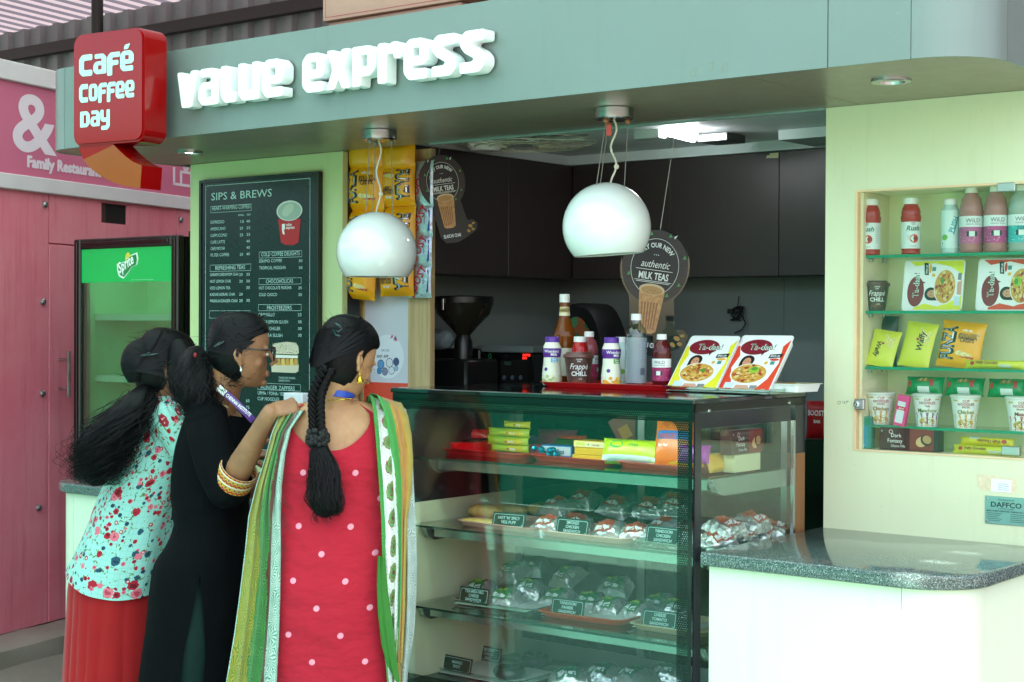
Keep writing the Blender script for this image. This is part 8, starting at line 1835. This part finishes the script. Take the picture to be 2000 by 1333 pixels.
# scarf: two hanging ends, each over a shoulder
def rows_px(P_, rows): return [(P_.L(a, ya, da), P_.L(b_, yb, db)) for a, ya, da, b_, yb, db in rows]
s1 = ribbon(W, rows_px(W, [(572, 830, .12, 610, 812, .1), (556, 806, .06, 606, 798, .04), (543, 812, -.03, 592, 802, -.05), (528, 850, -.07, 567, 838, -.085), (518, 890, -.085, 556, 885, -.1), (498, 950, -.09, 549, 950, -.105), (483, 1010, -.095, 547, 1010, -.105), (476, 1080, -.11, 548, 1080, -.118), (466, 1160, -.12, 547, 1160, -.128), (455, 1240, -.12, 545, 1240, -.13), (440, 1330, -.12, 541, 1330, -.13), (428, 1420, -.12, 540, 1420, -.13)]), 56, SCARF_L, 'scarf', None, .011, 4.2, 1)
s2 = ribbon(W, rows_px(W, [(712, 800, .11, 770, 815, .12), (716, 775, .05, 778, 790, .06), (722, 772, -.02, 792, 800, -.01), (728, 800, -.07, 799, 840, -.05), (733, 860, -.095, 804, 890, -.07), (738, 930, -.1, 807, 950, -.08), (743, 1010, -.105, 810, 1020, -.09), (745, 1090, -.118, 813, 1095, -.1), (742, 1160, -.128, 812, 1165, -.105), (742, 1230, -.13, 808, 1235, -.11), (752, 1300, -.13, 797, 1300, -.11), (760, 1400, -.13, 790, 1400, -.11)]), 56, SCARF_R, 'scarf_end', None, .009, 3.1, 4, s1)
ribbon(W, rows_px(W, [(716, 790, .06, 775, 800, .08), (722, 768, .0, 783, 787, .01), (735, 770, -.055, 796, 812, -.045), (748, 800, -.09, 803, 850, -.07), (760, 860, -.1, 806, 900, -.085), (770, 930, -.108, 803, 960, -.1), (776, 1010, -.118, 795, 1020, -.112), (778, 1100, -.128, 793, 1105, -.122), (776, 1200, -.138, 791, 1205, -.132), (770, 1290, -.138, 786, 1295, -.134)]), 24, SCARF_T, 'scarf_fold', None, .006, 2.2, 7, s1)
ribbon(W, rows_px(W, [(738, 1085, -.135, 752, 1090, -.14), (736, 1140, -.14, 757, 1150, -.145), (738, 1200, -.145, 768, 1230, -.15), (745, 1262, -.145, 776, 1300, -.15), (756, 1300, -.145, 782, 1345, -.15)]), 12, mat('scarf_green', '#2a6a1c', .75), 'scarf_corner', None, .003, 1.2, 9, s1)
# ------------------------------------------------------------------ woman in black, middle
B_ = Person('woman in black with glasses and ponytail, hand on her friend\'s shoulder', 400, 5.52, 'three women leaning at the counter'); B_.skin = SKIN_B; L = B_.L
hc = L(471, 686, -.06); HM = head_frame(hc, R(78), R(2), 0, 1.04)
tors = sec_px(B_, [(795, 385, 462, .0, .06), (812, 368, 478, .0, .1), (840, 357, 490, .0, .13), (880, 346, 492, .0, .15), (940, 339, 486, .0, .15), (1000, 341, 480, .0, .14), (1030, 344, 480, .0, .138), (1065, 330, 484, .0, .15), (1100, 308, 488, .0, .165), (1150, 298, 488, .0, .17), (1220, 290, 486, .0, .17), (1330, 274, 480, .0, .17), (1420, 266, 478, .0, .17), (1480, 262, 476, 0, .17)])
tsec = smooth_sec(tors); zz_ = [L(400, y).z for y in (795, 812, 840, 880, 940, 1000, 1065)]
B_.body.loft([[(tsec(z)[0] + tsec(z)[2] * .88 * math.cos(2 * PI * j / 32), tsec(z)[1] + tsec(z)[3] * .88 * math.sin(2 * PI * j / 32), z) for j in range(32)] for z in zz_], B_.skin)
head_mesh(B_.body, B_.skin, HM)
nb = L(424, 812, -.02); B_.limb([HM @ V((0, -.035, -.055)), (HM @ V((0, -.03, -.075))).lerp(nb, .45), nb], [.056, .054, .062])
shr, elr, wrr = L(402, 838, -.14), L(447, 952, -.2), L(527, 807, -.37)
B_.limb([L(425, 812, -.06), shr, elr], [.05, .058, .046]); B_.limb([elr, elr.lerp(wrr, .35), elr.lerp(wrr, .75), wrr], [.046, .044, .033, .028])
# right hand bent over the red kurta's shoulder: fingers away from the camera and down
hx = V((.88, .32, .16)).normalized(); hz = V((-.12, -.6, .78)); hz = (hz - hx * hz.dot(hx)).normalized(); hxx = hx.cross(hz)
hand(B_, basis(wrr + V((.008, .008, .008)), hxx, hx, hz), .95, .5, -1)
sl = L(402, 835, .14); el2 = sl + V((.14, .06, -.22)); wl2 = el2 + V((.2, .06, .1)); B_.limb([L(425, 812, .05), sl, el2, wl2], [.05, .056, .043, .028]); hand(B_, basis(wl2, (0, -1, 0), (1, .2, 0), None), .3, .4, 1)
legs(B_, L(392, 1200).x, L(392, 1200).y, L(400, 1170).z, .0001); 
for s_ in (-1, 1): B_.limb([V((L(385, 1170).x, s_ * .08, L(385, 1170).z)), V((L(380, 1330).x, s_ * .085, .46)), V((L(372, 1400).x, s_ * .08, .09))], [.08, .06, .044])
B_.finish(.0045)
def fold_b(a, z, t):
    zw = L(400, 1010).z; f = .02 * NZ.noise(V((math.cos(a) * 2, math.sin(a) * 2, z * 3))); f += .06 * math.exp(-((z - zw) / .07) ** 2) * NZ.noise(V((math.cos(a), math.sin(a) * 1.2 + 7, z * 30))); return f + .012 * math.sin(7 * a) * max(0, t - .5)
def ztop_b(a): return L(420, 797 + 14 * max(0, math.cos(a)) + 4, 0).z
def zbot_b(a): return L(400, 1470).z
# kurta body with a side slit towards the camera
slit = lambda z: max(0., (L(415, 1105).z - z)) * 1.5
q = MB(); rings = []; n = 90
for i in range(91):
    t = i / 90; ring = []
    for j in range(n + 1):
        w_ = j / n; z = ztop_b(-PI / 2 + .05 + 2 * PI * w_) * (1 - t) + zbot_b(0) * t
        h = min(.42, slit(z)); a = -PI / 2 + .14 + h * .5 + (2 * PI - h) * w_; cx, cy, hw, hd = tsec(z); k = 1 + fold_b(a, z, t); ring.append((cx + (hw + .007) * k * math.cos(a), cy + (hd + .007) * k * math.sin(a), z))
    rings.append(ring)
q.loft(rings, CL_BLACK, closed=False); B_.part(q, 'kurta', smooth=75)
q = MB()
for s_ in (-1, 1): q.tube([V((L(392, 1070).x, s_ * .07, L(388, 1060).z)), V((L(388, 1150).x, s_ * .078, L(388, 1150).z)), V((L(390, 1250).x, s_ * .09, L(388, 1240).z)), V((L(385, 1330).x, s_ * .095, .46)), V((L(372, 1400).x, s_ * .08, .12))], [.066, .09, .092, .08, .055], CL_LEG, 24)
B_.part(q, 'leggings', smooth=70)
# sleeve and embroidered cuff
q = MB(); up_ = [L(412, 806, -.05), L(402, 826, -.135), L(412, 870, -.175), L(428, 920, -.2), L(443, 952, -.205)]
q.tube(up_, [.062, .072, .073, .071, .07], CL_BLACK, 28); q.ball(tuple(up_[1]), .071, CL_BLACK, None, 24, 14); q.ball(tuple(up_[-1]), .071, CL_BLACK, None, 24, 14)
fd_ = (wrr - elr).normalized(); cu0 = elr + fd_ * .02; q.tube([up_[-1], cu0, elr + fd_ * .05], [.07, .068, .064], CL_BLACK, 28, None, False)
q.v = [tuple(V(p) + V((1, .3, 0)) * .004 * NZ.noise(V(p) * 14) + V((0, -1, 0)) * .004 * NZ.noise(V((p[0] * 9, p[1] * 9, p[2] * 34)))) for p in q.v]; B_.part(q, 'sleeve', smooth=70)
def m_cuff():
    t = NT('embroidered_cuff'); uv = t.co('UV'); s = t.n('ShaderNodeSeparateXYZ'); t.l(uv, s.inputs[0]); v = s.outputs[1]; u = s.outputs[0]
    tri = t.math('ABSOLUTE', t.math('SUBTRACT', t.math('FRACT', t.math('MULTIPLY', u, 26.)), .5)); vv = t.math('FRACT', t.math('MULTIPLY', v, 3.))
    zig = t.math('LESS_THAN', t.math('ABSOLUTE', t.math('SUBTRACT', vv, t.math('MULTIPLY_ADD', tri, .5, .1))), .12); c = t.mix(zig, lin('#c79a2a'), lin('#a8261e'))
    dot = t.math('LESS_THAN', t.math('ADD', t.math('POWER', t.math('MULTIPLY', tri, 1.2), 2.), t.math('POWER', t.math('SUBTRACT', vv, .58), 2.)), .028); c = t.mix(dot, c, lin('#33406f'))
    wh = t.math('GREATER_THAN', vv, .83); c = t.mix(wh, c, lin('#d8d8d0')); t.bsdf(c, .7, 0, t.bump(t.noise(uv, 300, 2), .4, .003)); return t.m
q = MB(); ex = fd_.orthogonal().normalized(); ey = fd_.cross(ex); rings = []
for k_ in (0, .35, .7, 1): c = elr + fd_ * (.03 + .062 * k_); r_ = .069 - .003 * k_; rings.append([c + (ex * math.cos(2 * PI * j / 40) + ey * math.sin(2 * PI * j / 40)) * r_ for j in range(40)])
rings.append([p + (elr + fd_ * .092 - p) * .06 for p in rings[-1]])
q.loft(rings, m_cuff(), caps=(False, False), uv=(1, 1)); B_.part(q, 'cuff', smooth=60)
# hair
q = MB(); hair_cap(q, HM, 1.1, .0, -.004)
for i in range(170):
    z0, y0 = rs.uniform(-.02, .125), rs.uniform(-.05, .08); y0 = min(y0, -.012 + max(0, z0 + .008) * 1.25); s_ = rs.choice((-1, 1, 1)); pts = []
    for k_ in range(8):
        t = k_ / 7; z = z0 * (1 - t) + .0 * t; y = min(y0, .09 - max(0, .06 - z) * .9) * (1 - t) - .108 * t; hw = .0845 * math.sqrt(max(.02, 1 - (max(0, z - .02) / .113) ** 2)) * math.sqrt(max(.02, 1 - (min(0, y) / .122) ** 2)) * math.sqrt(max(.3, 1 - (max(0, y) / .14) ** 2)); pts.append(HM @ V((s_ * (hw + .002), y, z)))
    q.tube(pts, .0016, HAIR, 3, None, False)
for i in range(30):
    c = HM @ V((rs.uniform(.03, .07), rs.uniform(-.05, .0), rs.uniform(-.1, -.06))); q.tube([c + V((rs.uniform(-.01, .01) * k_, -.004 * k_, -.007 * k_)) for k_ in range(5)], .0008, HAIR, 3, None, False)
flyaways(q, HM, 150, 4, -.09, .035); ho = B_.part(q, 'hair', smooth=60)
tp = [L(398, 690, -.03), L(380, 700, -.05), L(372, 725, -.08), L(378, 755, -.1), L(388, 785, -.11), L(396, 815, -.12), L(402, 840, -.12)]
q = MB(); blob_path(q, tp, [.03, .042, .055, .06, .052, .04, .015], 22, 8, .4, None, .8); strands(q, tp, [.034, .05, .066, .076, .072, .06, .034], 520, .02, .0011, 15, 18, 1, .6); B_.part(q, 'ponytail', ho, smooth=60)
q = MB(); c = L(381, 694, -.1); q.ball(tuple(c), (.006, .004, .009), mat('hair_tie_red', '#7c1620', .7), None, 12, 8); B_.part(q, 'hair_tie', ho)
q = MB(); q.tube([HM @ V((.083, -.06, .03)), HM @ V((.085, -.075, .02)), HM @ V((.08, -.09, .012)), HM @ V((.085, -.07, .028))], .0024, CLIP, 6); B_.part(q, 'hair_clip', ho)
# glasses
GF = mat('glasses_black', '#0a0a0b', .2); q = MB()
for s_ in (-1, 1):
    q.tube([HM @ V(p) for p in ((s_ * .081, -.012, .006), (s_ * .083, .02, .008), (s_ * .077, .07, .008), (s_ * .068, .101, .006))], .0026, GF, 6)
    rim = [HM @ V((s_ * (.036 + .029 * math.cos(2 * PI * i / 24)), .107 - .004 * math.cos(2 * PI * i / 24), -.006 + .0225 * math.sin(2 * PI * i / 24))) for i in range(25)]; q.tube(rim, .0028, GF, 6, None, False)
q.tube([HM @ V(p) for p in ((-.008, .11, .002), (0, .113, .004), (.008, .11, .002))], .0024, GF, 6); gl_o = B_.part(q, 'glasses', smooth=60)
q = MB()
for s_ in (-1, 1): q.poly([HM @ V((s_ * (.036 + .028 * math.cos(2 * PI * i / 20)), .107, -.006 + .0215 * math.sin(2 * PI * i / 20))) for i in range(20)], glass('lens', '#eef4f2', 1.5))
B_.part(q, 'lens', gl_o, smooth=0)
for s_ in (-1, 1):
    q = MB(); q.ball((s_ * .031, .0815, -.008), (.011, .009, .006), mat('eye_white', '#d9d6cf', .2), HM, 12, 8); q.ball((s_ * .031, .087, -.008), (.005, .004, .005), mat('iris', '#1c120d', .15), HM, 10, 6); B_.part(q, 'eye')
    q = MB(); q.tube([HM @ V((s_ * (.014 + .009 * k_), .0895 - .0012 * k_ * k_, .0145 + .002 * k_ - .0009 * k_ * k_)) for k_ in range(5)], [.002, .003, .003, .0026, .0012], HAIR, 5); B_.part(q, 'eyebrow')
q = MB(); q.ball((0, .0905, -.069), (.019, .007, .0045), m_skin('lips', '#74423a', '#83504a'), HM, 12, 6); q.ball((0, .0895, -.0785), (.0165, .007, .0052), bpy.data.materials['lips'], HM, 12, 6); B_.part(q, 'lips')
ep = HM @ V((.083, -.002, -.052)); q = MB(); SV = mat('silver_stud', '#cfd3d3', .15, metal=.9); q.ball(tuple(ep + V((.0, -.004, 0))), (.004, .004, .004), SV, None, 10, 6); q.ball(tuple(ep + V((.001, -.005, -.009))), (.0048, .004, .007), SV, None, 10, 6); B_.part(q, 'earring')
# lanyard
pts = [L(x, y, dy) for x, y, dy in ((402, 748, .02), (412, 752, -.055), (424, 757, -.093), (438, 767, -.112), (452, 779, -.118), (466, 792, -.118), (480, 806, -.115), (494, 822, -.105))]
band_path(B_, pts[:4], .0235, LANY, 'lanyard'); ly = band_path(B_, pts[3:], .0235, LANP, 'lanyard')
q = MB(); a, b_ = pts[3], pts[4]; t = (b_ - a).normalized(); n_ = V((0, -1, 0)); n_ = (n_ - t * n_.dot(t)).normalized(); up2 = n_.cross(t) * -1; up2 = up2 if up2.z > 0 else -up2
T = basis(a - t * .012 + n_ * .0022, t, up2, n_); q.rect(-.016, -.0112, .018, .0112, PRINTW, T); q.poly([(-.008, -.002, .0003), (.004, .006, .0003), (.01, -.001, .0003)], P('#3f8a5c'), T); q.text('CHENNAI INSTITUTE', .023, -.0062, .0165, PRINTW, T, z=.0003, bold=1, sx=.72)
B_.part(q, 'lanyard_print', ly, smooth=0, fix='flat')
q = MB(); q.tube([L(x, y, dy) for x, y, dy in ((424, 786, -.08), (434, 791, -.1), (446, 796, -.105))], .0028, mat('neck_trim', '#b9a878', .6), 6); B_.part(q, 'neck_trim')
# ------------------------------------------------------------------ woman in the floral top, left
F_ = Person('woman in a floral mint top and red skirt with long wavy hair', 235, 5.85, 'three women leaning at the counter'); F_.skin = SKIN_A; L = F_.L
hc = L(322, 716, -.02); HM = head_frame(hc, R(62), R(16), R(-6), 1.06)
tors = sec_px(F_, [(768, 285, 345, .02, .05), (785, 276, 362, .02, .085), (810, 268, 372, .02, .11), (860, 250, 376, .01, .13), (920, 224, 372, .0, .135), (980, 197, 358, .0, .135), (1030, 178, 345, .0, .14), (1080, 155, 335, .0, .155), (1130, 136, 328, .0, .165), (1200, 130, 322, .0, .165), (1333, 122, 318, .0, .17), (1480, 114, 316, .0, .175)])
tsec = smooth_sec(tors); zz_ = [L(235, y).z for y in (768, 785, 810, 860, 920, 980, 1030, 1080, 1150)]
F_.body.loft([[(tsec(z)[0] + tsec(z)[2] * .94 * math.cos(2 * PI * j / 32), tsec(z)[1] + tsec(z)[3] * .94 * math.sin(2 * PI * j / 32), z) for j in range(32)] for z in zz_], F_.skin)
head_mesh(F_.body, F_.skin, HM); nb = L(318, 790, .01); F_.limb([HM @ V((0, -.03, -.06)), (HM @ V((0, -.03, -.07))).lerp(nb, .5), nb], [.052, .05, .06])
for s_ in (-1, 1):
    sh = L(325, 815, .02 + s_ * .13); el = sh + V((.12, .04 * s_ + .04, -.2)); wr = el + V((.17, -.04 * s_, .06)); F_.limb([L(318, 792, .01), sh, el, wr], [.05, .052, .04, .027]); hand(F_, basis(wr, (0, s_, 0), (1, 0, 0), None), .3, .3, 1)
for s_ in (-1, 1): F_.limb([V((L(232, 1150).x, s_ * .085, L(232, 1140).z)), V((L(225, 1300).x, s_ * .085, .48)), V((L(218, 1400).x, s_ * .08, .09))], [.088, .06, .044]); F_.body.tube([(L(216, 1400).x - .04, s_ * .08, .035), (L(216, 1400).x + .14, s_ * .08, .025)], [.036, .026], F_.skin, 12)
F_.finish(.006)
def zb_f(a): return L(235, 1128 + 24 * max(0, -math.sin(a)) + 14 * math.cos(a) + 4 * math.sin(3 * a)).z
def fold_f(a, z, t): return .03 * NZ.noise(V((math.cos(a) * 2.4, math.sin(a) * 2.4, z * 4))) + .03 * t * math.sin(6 * a + 2 * z) + .025 * NZ.noise(V((math.cos(a) * 4 + z * 4, math.sin(a) * 3, z * 8))) + .03 * t * t
garment(F_, tsec, 'floral_top', CL_FLOR, lambda a: L(315, 772 + 8 * abs(math.sin(a))).z, zb_f, 96, 70, .01, fold_f, (1.02, .68))
q = MB()
for s_ in (-1, 1):
    sh = L(325, 815, .02 + s_ * .13); el = sh + V((.12, .04 * s_ + .04, -.2)); q.tube([L(320, 796, .015 + s_ * .04), sh, sh.lerp(el, .5), sh.lerp(el, .8)], [.06, .066, .062, .06], CL_FLOR, 24, None, False, (.4, .28))
F_.part(q, 'sleeve', smooth=70)
def fold_s(a, z, t): a2 = a + .16 * NZ.noise(V((math.cos(a) * 2.5, math.sin(a) * 2.5, z * .8))); return (.014 + .05 * t) * (abs(math.sin(8.5 * a2 + 1.1 * math.sin(3 * a2))) ** .7 - .5) + .015 * NZ.noise(V((math.cos(a) * 3, math.sin(a) * 3, z * 2)))
garment(F_, tsec, 'skirt', CL_SKIRT, lambda a: zb_f(a) + .05, lambda a: .09, 260, 40, -.004, fold_s)
q = MB(); hair_cap(q, HM, 1.2, .006)
blob_path(q, [HM @ V((.0, -.06, .06)), HM @ V((.0, -.085, .02)), HM @ V((-.0, -.09, -.03)), HM @ V((0, -.08, -.08))], [.045, .064, .064, .035], 20, 2, .15)
blob_path(q, [L(348, 668, -.1), L(356, 700, -.12), L(356, 735, -.12), L(348, 768, -.1)], [.03, .052, .05, .03], 20, 6, .2)
for i in range(150):
    z0, y0 = rs.uniform(-.05, .128), rs.uniform(-.06, .07); y0 = min(y0, -.02 + max(0, z0 + .008) * 1.25); s_ = rs.choice((-1, 1, 1)); pts = []
    for k_ in range(8):
        t = k_ / 7; z = z0 * (1 - t) - .05 * t; y = y0 * (1 - t) - .11 * t; hw = .086 * math.sqrt(max(.02, 1 - (max(0, z - .02) / .115) ** 2)) * math.sqrt(max(.02, 1 - (min(0, y) / .125) ** 2)); pts.append(HM @ V((s_ * (hw + .003), y, z)))
    q.tube(pts, .0016, HAIR, 3, None, False)
flyaways(q, HM, 170, 5, -.09, .04); ho = F_.part(q, 'hair', smooth=60)
tp = [L(283, 760, -.1), L(272, 782, -.13), L(252, 808, -.15), L(228, 838, -.16), L(207, 868, -.165), L(195, 898, -.165), L(190, 925, -.16), L(194, 948, -.155)]
q = MB(); blob_path(q, tp, [.03, .05, .066, .076, .08, .074, .056, .02], 24, 4, .35, None, .75); strands(q, tp, [.036, .058, .08, .094, .1, .094, .078, .05], 780, .03, .0011, 25, 24, 1, .6); F_.part(q, 'ponytail', ho, smooth=60)
q = MB(); q.tube([HM @ V((.09, -.06, .02)), HM @ V((.088, -.075, .014)), HM @ V((.07, -.11, .002)), HM @ V((.086, -.085, .018))], .003, CLIP, 6); F_.part(q, 'hair_clip', ho)
